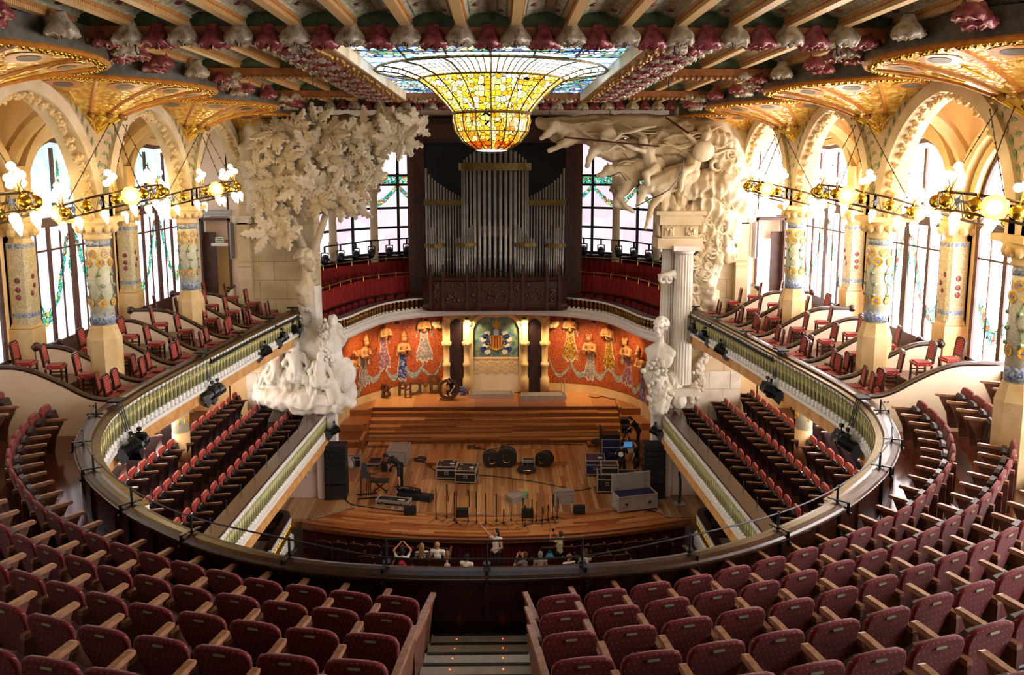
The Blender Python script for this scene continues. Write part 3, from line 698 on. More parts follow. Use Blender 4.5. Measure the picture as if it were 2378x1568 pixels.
# ------------------------------------------------------------------ ring chandeliers round the columns
def make_ring():
    t = thing('ring_chandelier', 'x', 'chandelier', (0, 0, 0)); RR = 1.32
    def ring(z, r, w=.028):
        b = MB(); b.tube([(r*cos(2*pi*k/40), r*sin(2*pi*k/40), z) for k in range(41)], w, 5); b.build('band', 'iron', t)
    for z in (-.16, .2): ring(z, RR); ring(z, RR-.12, .018)
    b = MB()
    for k in range(48):
        a, c = 2*pi*k/48, 2*pi*(k+1)/48; z0, z1 = (-.15, .19) if k % 2 else (.19, -.15)
        b.bar((RR*cos(a), RR*sin(a), z0), (RR*cos(c), RR*sin(c), z1), .014)
    b.build('lattice', 'gold_dark', t)
    gb = MB(); gb.smooth = True; gb.ball((0, 0, 0), .135, 12, 8); gb.tube([(0, 0, .12), (0, 0, .2)], .02, 5); gme = gb.mesh('gold_ball', 'gold')
    dm = MB(); dm.prism([(0, -.1), (.06, 0), (0, .1), (-.06, 0)], -.01, .01); dme = dm.mesh('blue_diamond', 'mosaic_blue')
    fb = MB(); fb.smooth = True; fb.lathe([(.02, -.34), (.055, -.24), (.1, -.12), (.085, -.03), (.04, .0)], 8); fme = fb.mesh('drop_bulb', 'bulb')
    cl = MB(); cl.smooth = True
    for (x, y, z) in ((.13, 0, .3), (-.13, 0, .3), (0, .1, .38), (0, -.1, .25), (0, 0, .5)): cl.ball((x, y, z), .088, 8, 6)
    cme = cl.mesh('globe_cluster', 'bulb_small')
    st = MB()
    for (x, y, z) in ((.13, 0, .26), (-.13, 0, .26), (0, .1, .34), (0, 0, .45)): st.tube([(0, 0, 0), (x*.3, y*.3, .1), (x, y, z)], .012, 4)
    sme = st.mesh('cluster_stem', 'brass')
    rs = MB(); rs.smooth = True; rs.m = 1; rs.ball((.04, 0, 0), .11, 12, 8); rs.m = 0
    for k in range(10): rs.ball((.0, .17*cos(k*pi/5), .17*sin(k*pi/5)), .085, 6, 4, (.6, 1, 1))
    rsm = rs.mesh('rosette_lamp', ['rosette_glass', 'rosette_core'])
    for k in range(12):
        a = 2*pi*k/12; u = Matrix.Translation((RR*cos(a), RR*sin(a), 0)) @ Matrix.Rotation(a, 4, 'Z')
        put('gold_ball', gme, t, M=u @ Matrix.Translation((.03, 0, .02)))
        if k % 2 == 0: put('globe_cluster', cme, t, M=u @ Matrix.Translation((0, 0, .2))); put('cluster_stem', sme, t, M=u @ Matrix.Translation((0, 0, .2)))
        u2 = Matrix.Translation((RR*cos(a+.26), RR*sin(a+.26), 0)) @ Matrix.Rotation(a+.26, 4, 'Z')
        put('blue_diamond', dme, t, M=u2 @ Matrix.Translation((.04, 0, .02)) @ Matrix.Rotation(pi/2, 4, 'Y') @ Matrix.Rotation(pi/2, 4, 'Z'))
        put('drop_bulb', fme, t, M=u2 @ Matrix.Translation((0, 0, -.18)))
    for a in (radians(45), radians(135), radians(225), radians(315)):
        put('rosette_lamp', rsm, t, M=Matrix.Rotation(a, 4, 'Z') @ Matrix.Translation((RR+.06, 0, .02)))
    return t
proto = None; clean = []
for s in (-1, 1):
    side = 'left' if s < 0 else 'right'
    for i, y in enumerate(YC[:3]):
        o = make_ring() if proto is None else copy_tree(proto)
        if proto is not None:
            for ch in [c for c in o.children if c.name.startswith('chain')]: bpy.data.objects.remove(ch)
        proto = proto or o
        o.location = (s*(XC-.45), y, 12.22); o.rotation_euler = (0, -radians(14)*(1 if s < 0 else -1), 0 if s < 0 else 0)
        o['label'] = 'tilted ring of glowing globes round the %s column from the stage, %s side' % (nth(2-i), side); o['group'] = 'ring chandeliers'
        # chains hang from the arches
        for k, (dx, dy) in enumerate(((.9, .6), (.9, -.6), (-.5, 1.1), (-.5, -1.1))):
            x1 = s*(XC-.45)-s*dx*1.1; z1 = 12.22+.2+.3*(dx > 0)
            b = MB(); b.tube([(x1, y+dy, z1), (s*(XC-.75), y+dy*.45, 14.3)], .011, 4)
            for q in range(7): b.ball((x1+(s*(XC-.75)-x1)*q/6, y+dy+(dy*.45-dy)*q/6, z1+(14.3-z1)*q/6), .025, 5, 4)
            c = b.build('chain', 'iron', o); c.matrix_parent_inverse = o.matrix_basis.inverted()
# ------------------------------------------------------------------ parapet of the upper gallery
ZT = 7.53
par = sroot('wall_parapet'); par['label'] = 'curved dark wooden parapet with a polished handrail round the upper gallery'
b = MB(); b.smooth = False
b.sweep([(p.x, p.y, 0) for p in RAIL], [(-.06, ZT-.03), (-.03, ZT+.01), (.05, ZT+.03), (.15, ZT+.032), (.24, ZT+.01), (.27, ZT-.03), (.25, ZT-.09), (-.05, ZT-.09)])
b.build('handrail', 'rail_wood', par)
b = MB(); b.sweep([(p.x, p.y, 0) for p in RAIL], [(.05, ZT-.08), (.09, ZT-.08), (.09, ZB), (.05, ZB)]); b.build('core', 'parapet_wood', par)
b = MB(); b.sweep([(p.x, p.y, 0) for p in RAIL], [(.25, ZT-.02), (.285, ZT-.025), (.285, ZT-.05), (.25, ZT-.055)]); b.build('rail_edge', 'brass' if False else 'rail_wood', par)
near = [p for p in RAIL if p.y < 18.9]
seg = 9
for i in range(0, len(near)-1, seg):
    P = near[i:i+seg+1]
    if len(P) < 3: continue
    b = MB(); b.sweep([(p.x, p.y, 0) for p in P], [(.09, ZT-.1), (.13, ZT-.12), (.13, ZB+.1), (.09, ZB+.06)]); b.build('panel', 'parapet_wood', par)
    b = MB(); q = P[0]; b.box((q.x, q.y, (ZT+ZB)/2), (.08, .08, ZT-ZB-.16)); st = b.build('stile', 'dark_wood', par); t = (P[1]-P[0]).normalized(); st.location = (t.y*.12, -t.x*.12, 0)
b = MB(); b.sweep([(p.x, p.y, 0) for p in near], [(.1, ZB+.0), (.18, ZB+.0), (.18, ZB+.09), (.1, ZB+.09)]); b.build('skirting', 'parapet_wood', par)
# balusters of glass and glazed pottery on the hall side
def baluster_mesh(h, mats, r=1.0):
    b = MB(); b.smooth = True
    c = min(1, h/.85)**1.4
    b.m = 0; b.lathe([(.085*r, 0), (.085*r, .05*c), (.075*r, .07*c), (.095*r, .11*c), (.075*r, .16*c), (.05*r, .19*c)], 8)
    b.lathe([(.055*r, h-.17*c), (.08*r, h-.12*c), (.088*r, h-.07*c), (.062*r, h-.04*c), (.082*r, h)], 8)
    b.m = 1; b.lathe([(.058*r, .18*c), (.058*r, h-.19*c)], 8)
    b.m = 2
    for k in range(3):
        a = k*2*pi/3+.5; b.tube([(.065*r*cos(a), .065*r*sin(a), .17*c), (.065*r*cos(a), .065*r*sin(a), h-.15*c)], .009, 4)
    return b.mesh('baluster', mats)
simple('bal_green', 'b6b88c', .2, .05, '9aa06a', 9); simple('bal_amber', '7a4a12', .15, .2, '5a3008', 9)
bal_me = baluster_mesh(.85, ['white_glaze', 'bal_green', 'brass'])
def balustrade(path, z0, me, step, parent, base_w=.2, mat='white_glaze', h=.85, off=0.):
    for p, t in frames(resample(path, step)):
        put('baluster', me, parent, (p.x+t.y*off, p.y-t.x*off, z0))
for s in (-1, 1):
    P = [p for p in RAIL if p.y > 13.2 and p.x*s > 0]
    bs = thing('balustrade', 'green glass and white balusters along the %s edge of the upper gallery' % ('left' if s < 0 else 'right'), 'balustrade', (0, 0, 0))
    balustrade(P, ZB+.06, bal_me, .235, bs, off=-.1)
    b = MB(); b.sweep([(p.x, p.y, 0) for p in P], [(-.2, ZB+.06), (.0, ZB+.06), (.0, ZB-.04), (-.2, ZB-.04)]); b.build('base_moulding', 'white_glaze', bs)
    b = MB(); b.sweep([(p.x, p.y, 0) for p in P], [(-.2, ZT-.04), (.0, ZT-.04), (.0, ZT-.1), (-.2, ZT-.1)]); b.build('top_moulding', 'gold_dark', bs)
# black safety bars clamped to the rail
post_px = [(-8.95, 18.3), (-8.3, 16.4), (-7.35, 14.9), (-5.95, 13.33), (-4.55, 12.22), (-2.85, 11.42), (-1.42, 11.15), (0.0, 11.08), (1.35, 11.14), (2.95, 11.45), (4.5, 12.2), (5.85, 13.23), (7.3, 14.8), (8.25, 16.3), (8.95, 18.3)]
sb = thing('safety_rail', 'thin black metal safety bars clamped to the curved handrail', 'safety rail', (0, 0, 0))
tops = []
for i, (x, y) in enumerate(post_px):
    hgt = .33 if abs(i-7) > 1 else .42
    d = Vector((x, y-19, 0)).normalized() if y < 18 else Vector((1 if x > 0 else -1, 0, 0))
    c = Vector((x, y, ZT))+d*.1
    b = MB(); b.tube([c+Vector((0, 0, -.0)), c+Vector((0, 0, hgt))], .02, 6); b.build('post', 'black', sb)
    b = MB(); b.box((c.x, c.y, ZT+.07), (.1, .1, .03)); b.bar(c+Vector((0, 0, .07))-d*.16, c+Vector((0, 0, .07))+d*.2, .05, .02); b.bar(c+d*.19+Vector((0, 0, .08)), c+d*.19+Vector((0, 0, -.12)), .05, .03); b.ball(c+d*.22+Vector((0, 0, -.12)), .04, 6, 4); b.build('clamp', 'black_gloss', sb)
    b = MB(); b.bar(c+d*.06+Vector((0, 0, -.1)), c+d*.06+Vector((0, 0, ZB-ZT)), .05, .03); b.build('brace', 'black', sb)
    tops.append((c, hgt))
b = MB(); PP = cat_rom([c+Vector((0, 0, .3 if abs(i-7) > 1 else .15)) for i, (c, h) in enumerate(tops)], 5); b.tube(PP, .014, 5); b.build('bar', 'black', sb)
b = MB(); b.tube([c+Vector((0, 0, .42)) for c, h in tops[6:9]], .016, 5); b.build('bar', 'black', sb)
# ------------------------------------------------------------------ tip-up seats
def seat_meshes(backmat, armmat, sidemat, under):
    D = {}
    b = MB(); out = [(-.1, .3), (.1, .3), (.16, .45), (.2, .6), (.265, .74), (.295, .86), (.3, .95), (.27, 1.02), (.2, 1.05), (0, 1.06), (-.2, 1.05), (-.27, 1.02), (-.3, .95), (-.295, .86), (-.265, .74), (-.2, .6), (-.16, .45)]
    n = len(out); V = []
    for k, (off, sc) in enumerate(((-.035, .94), (-.028, 1.0), (.02, 1.0), (.035, .93))):
        for (x, z) in out: V.append((x*sc, off-(z-.4)*.17, .68+(z-.68)*sc))
    b.smooth = True
    b.add(V, [tuple(range(n))]+[(k*n+(i+1) % n, k*n+i, (k+1)*n+i, (k+1)*n+(i+1) % n) for k in range(3) for i in range(n)]+[tuple(3*n+i for i in range(n-1, -1, -1))])
    b.sm[0] = False; b.sm[-1] = False
    D['backrest'] = b.mesh('backrest', backmat)
    b = MB(); b.prism([(-.055, -.012), (.055, -.012), (.065, 0), (.055, .012), (-.055, .012), (-.065, 0)], 0, .008, Matrix.Translation((0, -.145, .99)) @ Matrix.Rotation(radians(80), 4, 'X')); D['plate'] = b.mesh('number_plate', 'plate_mat')
    b = MB(); b.smooth = False
    sq = [(-.22, -.02), (-.2, -.05), (.2, -.05), (.22, -.02), (.22, .03), (-.22, .03)]
    Mup = Matrix.Translation((0, .08, .68)) @ Matrix.Rotation(radians(12), 4, 'X')
    b.m = 0; b.prism([(-.21, -.2), (.21, -.2), (.22, -.1), (.2, .2), (.12, .25), (-.12, .25), (-.2, .2), (-.22, -.1)], -.04, .035, Mup @ Matrix.Rotation(radians(90), 4, 'X'))
    b.m = 1; b.prism([(-.16, -.15), (.16, -.15), (.15, .17), (-.15, .17)], -.055, -.04, Mup @ Matrix.Rotation(radians(90), 4, 'X'))
    D['up'] = b.mesh('seat', [under, under])
    b = MB(); b.smooth = True; P = [(-.22, -.22), (.22, -.22), (.24, .1), (.22, .24), (.12, .28), (-.12, .28), (-.22, .24), (-.24, .1)]
    b.prism(P, .4, .47, Matrix.Translation((0, .18, 0))); b.prism([(x*.93, y*.93) for x, y in P], .47, .5, Matrix.Translation((0, .18, 0))); b.sm = [False]*len(b.f)
    D['down'] = b.mesh('seat', backmat)
    b = MB(); L = [(-.17, .07), (.46, .1), (.49, .112), (.5, .13), (.49, .15), (.46, .16), (-.17, .13)]
    M = Matrix.Translation((.325+.035, 0, .68)) @ Matrix.Rotation(radians(90), 4, 'X') @ Matrix.Rotation(radians(90), 4, 'Y')
    b.prism(L, -.0, .07, Matrix.Translation((.29, 0, .68)) @ Matrix(((0, 0, 1, 0), (1, 0, 0, 0), (0, 1, 0, 0), (0, 0, 0, 1))))
    D['arm'] = b.mesh('armrest', armmat)
    b = MB(); b.prism([(-.15, 0), (.16, 0), (.22, .36), (.42, .78), (-.17, .76), (-.17, .36)], .3, .345, Matrix(((0, 0, 1, 0), (1, 0, 0, 0), (0, 1, 0, 0), (0, 0, 0, 1)))); D['panel'] = b.mesh('side_panel', sidemat)
    b = MB(); b.tube([(-.27, -.02, .42), (.3, -.02, .42)], .03, 6); b.box((0, -.02, .36), (.2, .08, .12)); D['hinge'] = b.mesh('hinge_bar', 'black_gloss')
    return D
simple('plate_mat', 'b9c49a', .35, .6)
SA = seat_meshes('fabric', 'arm_wood', 'side_wood', 'panel_dark')
SL = seat_meshes('fabric_chair', 'side_wood', 'panel_dark', 'black_gloss'); SD = seat_meshes('dark_wood', 'side_wood', 'panel_dark', 'panel_dark')
def seat(D, loc, rz, label, group, down=False, plate=True, end=False, name='tip_up_seat', z=None):
    t = thing(name, label, 'seat', loc, rz, group)
    bk = put('backrest', D['backrest'], t)
    if plate: put('number_plate', D['plate'], bk)
    put('seat', D['down' if down else 'up'], t); put('armrest', D['arm'], t); put('side_panel', D['panel'], t); put('hinge_bar', D['hinge'], t)
    if end: put('armrest', D['arm'], t, (-.65, 0, 0)); put('side_panel', D['panel'], t, (-.65, 0, 0))
    return t
ROW1 = [(.6, 10.12), (1.07, 10.17), (1.8, 10.33), (2.53, 10.53), (3.1, 10.7), (3.75, 10.98), (4.36, 11.24), (5.0, 11.56), (5.6, 11.9), (6.15, 12.27), (6.7, 12.68), (7.2, 13.1), (7.65, 13.56), (8.1, 14.08), (8.5, 14.55), (8.9, 15.05), (9.25, 15.6), (9.57, 16.25), (9.87, 16.95), (10.1, 17.65), (10.24, 18.3), (10.32, 18.85)]
ROW1 = cat_rom([(x, y, 0) for x, y in ROW1], 4)
def offset(P, d):
    out = []
    for p, t in frames(P): out.append(p+Vector((t.y, -t.x, 0))*d)
    return out
DOWN = {(-1, 1, 6), (-1, 1, 7), (-1, 3, 4), (-1, 3, 6), (1, 3, 2), (1, 2, 6), (1, 0, 9), (1, 0, 10), (1, 3, 0), (-1, 2, 3)}
AX = -.1; nseat = 0
ROWS = {}
for s in (-1, 1):
    for k in range(7):
        P = offset(ROW1, 1.0*k)
        x0 = .72 if s < 0 else .70
        P = [p for p in P if p.x > -2]; P = resample(P, .05)
        # start at the aisle
        j = min(range(len(P)), key=lambda q: abs(P[q].x-(x0+.33)))
        P = P[j:]; pts = resample(P, n=max(2, int(sum((P[i+1]-P[i]).length for i in range(len(P)-1))/.645)+1))
        ROWS[(s, k)] = P
        z = ZB+.35*k
        for i, (p, t) in enumerate(frames(pts)):
            x = s*p.x+AX; nx, ny = t.y, -t.x                      # outward normal (right side)
            if not on_screen(x, p.y, z+.9, 90): continue
            if min(abs(p.y-yc_)+abs(abs(x)-XC) for yc_ in YC) < .95: continue        # no seat inside a column
            rz = atan2(-s*(-nx), 1) if False else atan2(s*(nx), -ny)   # local +y looks towards the hall
            label = 'seat, %s from the stairs, %s row behind the parapet, %s side' % (nth(i), nth(k), 'left' if s < 0 else 'right')
            o = seat(SA, (x, p.y, z), rz, 'red dotted '+label, 'tip-up seats of the upper gallery', down=(s, k, i) in DOWN, end=(s > 0 and i == 0))
            nseat += 1
# stepped floor under the rows
for k in range(1, 8):
    m = MB()
    for s in (-1, 1):
        A = offset(ROW1, 1.0*k-.42); B = offset(ROW1, 1.0*(k+1)-.40)
        A = [Vector((AX+s*.55, A[0].y, 0))]+[Vector((s*p.x+AX, p.y, 0)) for p in A]; B = [Vector((AX+s*.55, B[0].y, 0))]+[Vector((s*p.x+AX, p.y, 0)) for p in B]
        z = ZB+.35*k; n = len(A); V = [(p.x, p.y, z) for p in A]+[(p.x, p.y, z) for p in B]+[(p.x, p.y, z-.35) for p in A]
        F = [(i, i+1, n+i+1, n+i) for i in range(n-1)]+[(2*n+i, 2*n+i+1, i+1, i) for i in range(n-1)]
        m.add(V, F)
    struct('floor_%d' % (9+k), m, 'floor_wood', 'polished wooden seating step of the upper gallery, number %s from the parapet' % nth(k-1))
# central stairs with pale treads
stc = sroot('floor_stairs'); stc['label'] = 'central stairs with pale grey treads between the red seats'
for k in range(1, 12):
    y = 10.75-(k-1)*.5; z = ZB+.175*(k-1)+.02
    b = MB(); b.box((AX, y-.28, z+.0), (1.36, .56, .16)); tr = b.build('tread', 'carpet_grey', stc)
    b = MB(); b.box((AX, y-.02, z+.083), (1.3, .05, .01)); b.build('nosing', 'rubber', tr)
    for q in (-.32, .32):
        b = MB(); b.ball((AX+q, y-.12, z+.08), .009, 6, 4); b.build('step_light', 'led_red', tr)
b = MB(); b.box((AX+.08, 11.02, ZB+.012), (.42, .35, .012)); tag(b.build('floor_mat', 'rubber'), 'dark square mat on the floor at the foot of the central stairs', 'mat')
for s, x, y in ((-1, -8.9, 15.6), (1, 8.95, 15.2), (1, 8.8, 14.6)):
    b = MB(); b.box((x, y, ZB+.006), (.4, .55, .01)); tag(b.build('floor_hatch', 'steel'), 'shiny metal hatch in the gallery floor by the parapet, %s' % ('left side' if s < 0 else 'right side, far one' if y > 15 else 'right side, near one'), 'hatch')
# ------------------------------------------------------------------ side boxes of the upper gallery
def chair_meshes():
    D = {}
    b = MB(); b.smooth = False
    b.prism([(-.22, -.2), (.22, -.2), (.24, .22), (.2, .25), (-.2, .25), (-.24, .22)], .44, .5); b.prism([(-.2, -.18), (.2, -.18), (.21, .2), (-.21, .2)], .5, .535); D['seat'] = b.mesh('seat', 'fabric_chair')
    T = Matrix.Translation((0, -.2, .5)) @ Matrix.Rotation(radians(98), 4, 'X')
    b = MB(); b.prism([(-.18, .12), (.18, .12), (.18, .52), (.12, .57), (-.12, .57), (-.18, .52)], -.025, .025, T); D['backrest'] = b.mesh('backrest', 'fabric_chair')
    b = MB()
    P = [(-.22, .0), (-.18, .0), (-.18, .52), (-.12, .57), (.12, .57), (.18, .52), (.18, 0), (.22, 0), (.22, .54), (.14, .61), (-.14, .61), (-.22, .54)]
    b.prism(P, -.03, .03, T); b.prism([(-.18, .08), (.18, .08), (.18, .12), (-.18, .12)], -.02, .02, T); D['back_frame'] = b.mesh('back_frame', 'dark_wood')
    for i, (x, y) in enumerate(((-.2, -.18), (.2, -.18), (-.21, .2), (.21, .2))):
        b = MB(); b.box((0, 0, .22), (.045, .045, .44)); D['leg%d' % i] = (b.mesh('leg', 'dark_wood') if i == 0 else D['leg0'], (x, y, 0))
    D['leg0'] = (D['leg0'][0], (-.2, -.18, 0))
    for i in (1, 2, 3): D['leg%d' % i] = (D['leg0'][0], D['leg%d' % i][1])
    b = MB(); b.box((0, .2, .18), (.4, .025, .03)); b.box((0, -.18, .2), (.4, .025, .03))
    for s in (-1, 1): b.box((s*.205, .01, .14), (.025, .38, .03)); b.box((s*.205, .01, .27), (.025, .38, .03))
    D['stretcher'] = b.mesh('stretcher', 'dark_wood')
    return D
CH = chair_meshes()
def chair(loc, rz, label, group):
    t = thing('box_chair', label, 'chair', loc, rz, group); t.scale = (.95, .95, .95)
    put('seat', CH['seat'], t); put('backrest', CH['backrest'], t); put('back_frame', CH['back_frame'], t); put('stretcher', CH['stretcher'], t)
    for i in range(4): put('leg', CH['leg%d' % i][0], t, CH['leg%d' % i][1])
    return t
YP = [19.85, 21.65, 23.6, 25.4, 27.3, 29.1, 30.9]
def rail_x(y): return min((p for p in RAIL if p.x > 0 and p.y > 17), key=lambda p: abs(p.y-y)).x
for s in (-1, 1):
    side = 'left' if s < 0 else 'right'
    # stepped floors
    m = MB(); ys = [19.9+.45*k for k in range(30)]
    for d0, d1, dz, dp in ((.1, .95, .38, 0), (.95, 1.7, .88, .38), (1.7, 9, 1.13, .88)):
        V = []
        for y in ys: xa = rail_x(y)+d0; xb = min(12.84, rail_x(y)+d1); V += [(s*xa, y, ZB+dp), (s*xa, y, ZB+dz), (s*xb, y, ZB+dz)]
        m.add(V, [(3*k+q, 3*k+3+q, 3*k+4+q, 3*k+1+q) for k in range(29) for q in range(2)]); m.add([V[0], V[1], V[2], (V[2][0], V[2][1], ZB)], [(0, 1, 2, 3)])
    struct('floor_%d' % (20 if s < 0 else 21), m, 'floor_wood', 'stepped floor of the %s side boxes' % side)
    for i, y in enumerate(YP):
        xr = rail_x(y)+.2; x1 = 10.95 if i in (2, 5) else (12.2 if i else 13.1); zl = 7.47; zh = (8.28 if i == 0 else 8.4)
        xe = 12.2 if i else 12.6
        t = thing('box_partition', 'cream box partition with an S-curved dark handrail, %s from the seats on the %s' % (nth(i), side), 'partition', (0, 0, 0), 0, 'box partitions')
        P = []
        for k in range(25):
            x = xr+(x1-xr)*k/24; u = min(1, max(0, (x-xr-.1)/2.45)); u = u*u*(3-2*u); P.append((x, zl+(zh-zl)*u-.05*sin(min(1, (x-xr)/1.2)*pi)))
        V = [(s*x, y-.05, z) for x, z in P]+[(s*x, y+.05, z) for x, z in P]+[(s*x, y-.05, ZB) for x, z in P]+[(s*x, y+.05, ZB) for x, z in P]; n = 25
        b = MB(); b.add(V, [(k, k+1, 2*n+k+1, 2*n+k) for k in range(n-1)]+[(n+k+1, n+k, 3*n+k, 3*n+k+1) for k in range(n-1)]+[(k+1, k, n+k, n+k+1) for k in range(n-1)]+[(n-1, 2*n-1, 4*n-1, 3*n-1), (0, 2*n, 3*n, n)])
        b.build('panel', 'cream', t)
        b = MB(); b.smooth = True; b.tube([(s*x, y, z+.03) for x, z in P], .075, 7); 
        if i not in (2, 5): b.ball((s*x1, y, P[-1][1]+.03), .13, 10, 8)
        b.build('handrail', 'rail_wood', t)
        b = MB(); b.smooth = True; [b.ball((s*(xr+.55+.09*q), y-.06, 7.35), .02, 6, 4) for q in range(2)]; b.build('stud', 'dark_wood', t)
        if i not in (2, 5) and i < 6:       # short rear return wall between boxes
            b = MB(); b.box((s*x1, y+.6, (ZB+8.3)/2), (.1, 1.1, 8.3-ZB)); b.build('rear_panel', 'cream', t)
            b = MB(); b.smooth = True; b.tube([(s*x1, y+.05, 8.36), (s*x1, y+1.1, 8.3)], .07, 7); b.ball((s*x1, y+1.12, 8.3), .11, 8, 6); b.build('rear_rail', 'rail_wood', t)
    # chairs: (distance out from the rail, along the box, floor rise)
    pat = [[(.42, .5, .38), (.5, 1.15, .38), (.78, .8, .38), (1.3, .85, .88), (2.05, .75, 1.13), (3.0, 1.1, 1.13)],
           [(.42, .6, .38), (.55, 1.25, .38), (.8, .9, .38), (1.32, 1.0, .88), (2.2, .9, 1.13), (3.1, 1.3, 1.13)],
           [(.42, .5, .38), (.5, 1.1, .38), (.8, 1.35, .38), (1.3, .8, .88), (2.0, .65, 1.13), (2.9, .9, 1.13)]]
    for i, y in enumerate(YP+[32.2]):
        if i == 7: continue
        y1 = YP[i+1] if i < 6 else 32.6; n = 0
        for (dx, dy, dz) in (pat[i % 3] if i % 2 == 0 else pat[i % 3][:5]):
            x = rail_x(y)+dx; yy = y+dy*(y1-y)/1.8
            lab = ['nearest the balustrade', 'second from the balustrade', 'third from the balustrade', 'on the middle step', 'on the top step', 'nearest the windows'][n]
            rz = radians(-90 if s < 0 else 90)+(radians(14) if s < 0 else -radians(14))*R.uniform(-.3, 1.3)
            chair((s*x, yy, ZB+dz), rz, 'red chair %s in the %s box from the seats, %s' % (lab, nth(i), side), 'chairs in the upper side boxes'); n += 1
    b = MB(); b.box((s*10.6, 33.0, ZB+.55), (.12, 1.0, 1.1)); b.build
    t = thing('landing_wall', 'short cream wall with dark knobbed rail by the %s emergency door' % side, 'low wall', (s*10.75, 33.2, ZB))
    b = MB(); b.box((0, 0, .85), (.12, .9, 1.7)); b.build('panel', 'cream', t); b = MB(); b.smooth = True; b.tube([(0, -.45, 1.74), (0, .45, 1.74)], .08, 7); b.ball((0, -.47, 1.74), .12, 8, 6); b.build('handrail', 'rail_wood', t)
# ------------------------------------------------------------------ lower side galleries
for s in (-1, 1):
    side = 'left' if s < 0 else 'right'
    P = [Vector((s*7.42, 19.5, 0)), Vector((s*7.37, 21, 0)), Vector((s*7.18, 25.7, 0)), Vector((s*6.92, 31.2, 0)), Vector((s*6.88, 32.3, 0))]
    P = resample(cat_rom(P, 6), .4)
    if s > 0: P = P
    t = thing('lower_balustrade', 'white and green glass balustrade with dark handrail of the lower gallery, %s side' % side, 'balustrade', (0, 0, 0))
    sg = 1 if s < 0 else -1
    for p, tt in frames(resample(P, .2)): put('baluster', bal_me, t, (p.x, p.y, 2.46))
    def sw(sec): return [(u*-sg, w) for u, w in sec] if s < 0 else [(u, w) for u, w in reversed([(q[0], q[1]) for q in sec])]
    pa = [(p.x, p.y, 0) for p in P]
    b = MB(); b.sweep(pa, [(-.09, 3.3), (.09, 3.3), (.09, 3.36), (-.09, 3.36)]); b.build('top_moulding', 'white_glaze', t)
    b = MB(); b.sweep([(p[0]+s*.18, p[1], 0) for p in pa], [(-.25, 3.36), (.25, 3.36), (.25, 3.43), (-.25, 3.43)]); b.build('handrail', 'rail_wood', t)
    b = MB(); b.sweep(pa, [(-.11, 2.36), (.11, 2.36), (.11, 2.47), (-.11, 2.47)]); b.build('base_moulding', 'white_glaze', t)
    b = MB(); b.sweep([(p[0]-s*.04, p[1], 0) for p in pa], [(-.14, 2.1), (.14, 2.1), (.14, 2.36), (-.14, 2.36)]); b.build('fascia', 'orange_fascia', t)
    for k in range(12):
        q = P[min(len(P)-1, 2+k*3)] if 2+k*3 < len(P) else None
        if q is None: continue
        b = MB(); b.tube([(q.x+s*.42, q.y, 3.4), (q.x+s*.42, q.y, 3.62)], .012, 4); b.box((q.x+s*.42, q.y, 3.62), (.03, .08, .02)); b.build('rail_pin', 'black', t)
    for r, (xa, ya, xb, yb, zf, nn) in enumerate([(8.95, 20.0, 8.28, 32.9, 2.3, 20), (10.2, 20.4, 9.56, 33.0, 2.55, 20), (11.36, 21.4, 10.78, 33.4, 2.8, 19), (12.2, 24, 12.1, 31, 3.05, 6)]):
        for i in range(nn):
            f = i/(nn-1); x, y = s*(xa+(xb-xa)*f), ya+(yb-ya)*f
            seat(SL, (x, y, zf), radians(-90+3 if s < 0 else 90-3), 'red theatre seat, %s from the stage, %s, lower %s gallery' % (nth(nn-1-i), ['balustrade row', 'second row', 'third row', 'rear row'][r], side), 'seats of the lower side galleries', plate=False, end=(s > 0), name='theatre_seat')
    for k, y in enumerate((22.0, 27.9)):
        t = thing('lower_column', 'short flower mosaic column under the %s gallery, %s' % (side, ['near one', 'far one'][k]), 'column', (s*11.75 if k == 0 else s*11.0, y, 2.8))
        b = MB(); b.smooth = True; b.lathe([(.3, 0), (.3, 1.2)], 14); b.build('base', 'stone_warm', t); b = MB(); b.smooth = True; b.lathe([(.29, 1.2), (.29, 3.3)], 14); b.build('shaft', 'column_mosaic', t)
        b = MB(); b.smooth = True; [b.ball((.29*cos(q*.7), .29*sin(q*.7), 1.6+.13*(q % 4)), .09, 6, 4, (.5, .5, 1)) for q in range(18)]; b.build('mosaic_flower', 'sunflower', t)
# ------------------------------------------------------------------ stage floor
def interp(T, x):
    for a, b in zip(T, T[1:]):
        if a[0] <= x <= b[0]: return a[1]+(b[1]-a[1])*(x-a[0])/(b[0]-a[0])
    return T[0][1] if x < T[0][0] else T[-1][1]
def front(x): return 27.98+.0253*x*x
TAPE = [(-9.3, 29.6), (-6.98, 29.47), (-5.4, 30.75), (-3.3, 30.15), (0, 29.76), (3.3, 30.05), (5.7, 30.65), (6.85, 29.42), (9.3, 29.5)]
stage = sroot('floor_stage'); stage['label'] = 'wooden stage floor of narrow boards'
b = MB(); P = [(x*.25, front(x*.25)+.03) for x in range(-30, 31)]+[(9.3, 29.4), (9.3, 44.5), (-9.3, 44.5), (-9.3, 29.4)]
b.prism(P, -.3, -.035); b.build('sub_floor', 'step_wood', stage)
pl = MB(); pl.box((0, 0, 0), (.152, 1, .03)); plm = pl.mesh('plank', 'stage_plank'); cnt = 0; rest = MB()
cols = sorted(range(-58, 59), key=lambda i: abs(i))
for i in cols:
    x = i*.16; y = interp(TAPE, x)+.05; y1 = 38.4
    while y < y1-.05:
        L = min(R.uniform(1.6, 3.4), y1-y); M = Matrix.Translation((x, y+L/2, -.015)) @ Matrix.Diagonal((1, L-.012, 1, 1))
        if cnt < 296: put('plank', plm, stage, M=M); cnt += 1
        else: rest.add([tuple(v.co) for v in plm.vertices], [tuple(p.vertices) for p in plm.polygons], M)
        y += L
